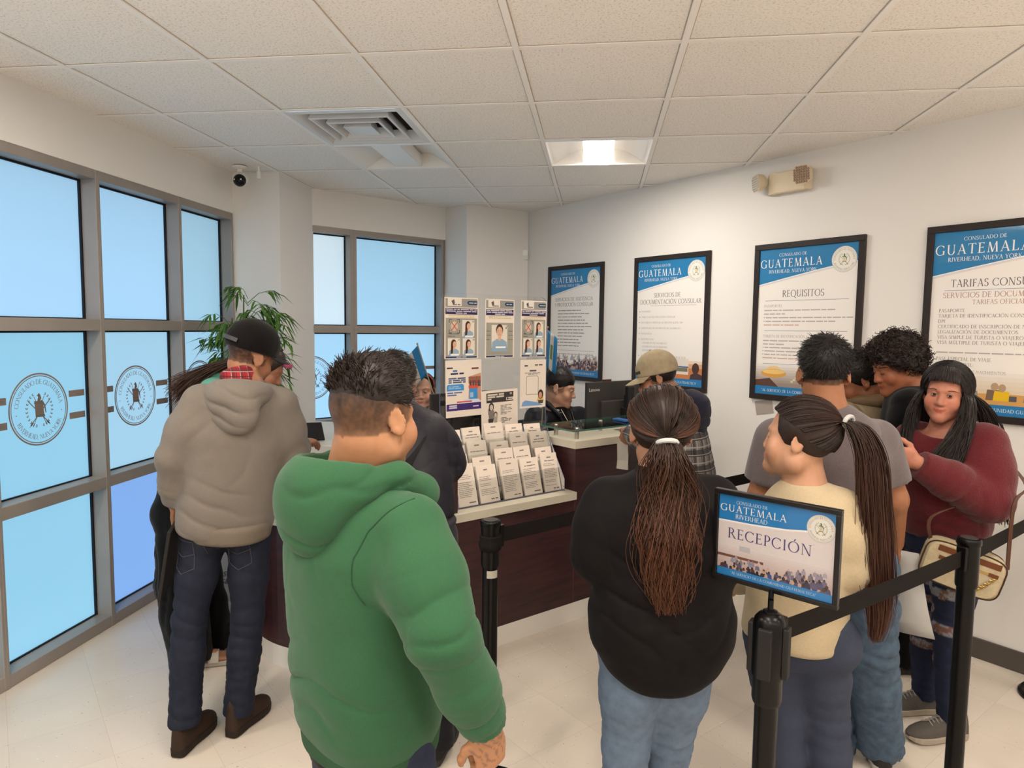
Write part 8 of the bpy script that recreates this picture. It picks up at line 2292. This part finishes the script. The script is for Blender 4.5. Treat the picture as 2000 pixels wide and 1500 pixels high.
# handbag of the woman in the maroon sweater
P = MAROON; J = P.j
bc = v3(1.262, 2.455, .772); U = v3(Vector((.9922, .1249, 0)) * .86 + Vector((.1249, -.9922, 0)) * .5 * 1); U = nrm(v3(U[0], U[1], -.25)); V = nrm(np.cross(np.cross(U, Z), U)) ; Nn = np.cross(U, V)
bag = empty('handbag', tuple(bc), 'cream handbag with brown straps and gold chain at the hip of the maroon sweater', 'handbag')
def bp(x, y, z): return tuple(U * x + V * y + Nn * z)
M_CREAM = mat('cream_monogram_leather', rgb(222, 204, 168), .55, noise=.10, nscale=70); M_BRN = mat('brown_leather', rgb(128, 72, 36), .5); M_GOLD = mat('gold_metal', rgb(214, 176, 96), .25, .9)
ol = []
W_, H_ = .122, .076
for k in range(32):
    a = 2 * math.pi * k / 32; c, s = math.cos(a), math.sin(a); ol.append((W_ * math.copysign(abs(c) ** .42, c), H_ * math.copysign(abs(s) ** .42, s)))
b = MB(); b.loft([[bp(x * q, y * q, z) for x, y in ol] for q, z in ((.90, -.045), (.98, -.035), (1, -.02), (1, .02), (.98, .035), (.90, .045))]); bd = b.build('bag_body', M_CREAM, bag, smooth=True)
for z in (-.037, .037):
    b = MB(); b.tube([bp(x * .985, y * .985, z) for x, y in ol + ol[:1]], .0025, 6); b.build('piping', mat('dark_piping', rgb(70, 46, 34), .5), bd, smooth=True)
fs = 1 if (Nn @ v3(FWD)) < 0 else -1
def strip(b, x0, y0, x1, y1, z0, z1): b.add([bp(x, y, z * fs) for z in (z0, z1) for x, y in ((x0, y0), (x1, y0), (x1, y1), (x0, y1))], [(3, 2, 1, 0), (4, 5, 6, 7), (0, 1, 5, 4), (1, 2, 6, 5), (2, 3, 7, 6), (3, 0, 4, 7)])
b = MB(); strip(b, -.085, .042, .10, .062, .036, .0465); b.build('top_band', M_BRN, bd)
b = MB(); strip(b, -.075, .014, -.05, .026, .040, .048); strip(b, .072, .014, .10, .026, .040, .048); b.build('zip_tab', M_BRN, bd)
b = MB(); strip(b, -.05, .017, .072, .023, .040, .047); b.build('zip', M_GOLD, bd)
b = MB()
for k in range(23):
    t = k / 22; x = -.02 + .11 * t; y = .01 - .085 * math.sin(t * math.pi) * .75; a = t * 3; R_ = Matrix.Rotation(k * 1.57, 3, 'X')
    b.tube([bp(x + .006 * math.cos(q), y + .004 * math.sin(q) * (1 if k % 2 else .4), (.050 + .003 * math.sin(q) * (1 if k % 2 == 0 else .2)) * fs) for q in [2 * math.pi * m / 10 for m in range(11)]], .0016, 5)
b.build('chain', M_GOLD, bd)
shp = J['shR'] + Z * .05 - (0, 0, 0)
L0 = v3(bp(-.11, .055, 0)); R0 = v3(bp(.122, .045, 0)); top_ = J['neck'] + P.r * .03 + Z * .02 - bc
p1 = v3(J['neck'] + P.f * .17 - Z * .12 - bc); p2 = v3(J['shL'] + Z * .02 - P.r * .10 + P.f * -.14 - Z * .2 - bc)
for a, mids in ((L0, [v3(L0[0] - .003, L0[1], .16), v3(*(J['wrL'] * .3 + J['elL'] * .7 + P.f * .0 - Z * .05 - bc))]), (R0, [R0 + v3(.012, .01, .22), v3(*(J['elL'] - P.r * .085 + Z * .06 - P.f * .06 - bc)), v3(*(J['shL'] - P.r * .05 - P.f * .07 - Z * .06 - bc))])):
    pts = [Vector(a)] + [Vector(m) for m in mids]; cp = catmull(pts, 6); b = MB(); rg = []
    for i, c in enumerate(cp):
        rg.append([tuple(c + Vector(q)) for q in ((-.006, -.002, 0), (.006, -.002, 0), (.006, .002, 0), (-.006, .002, 0))])
    b.loft(rg); b.build('strap', mat('strap_brown', rgb(96, 58, 42), .5), bag)
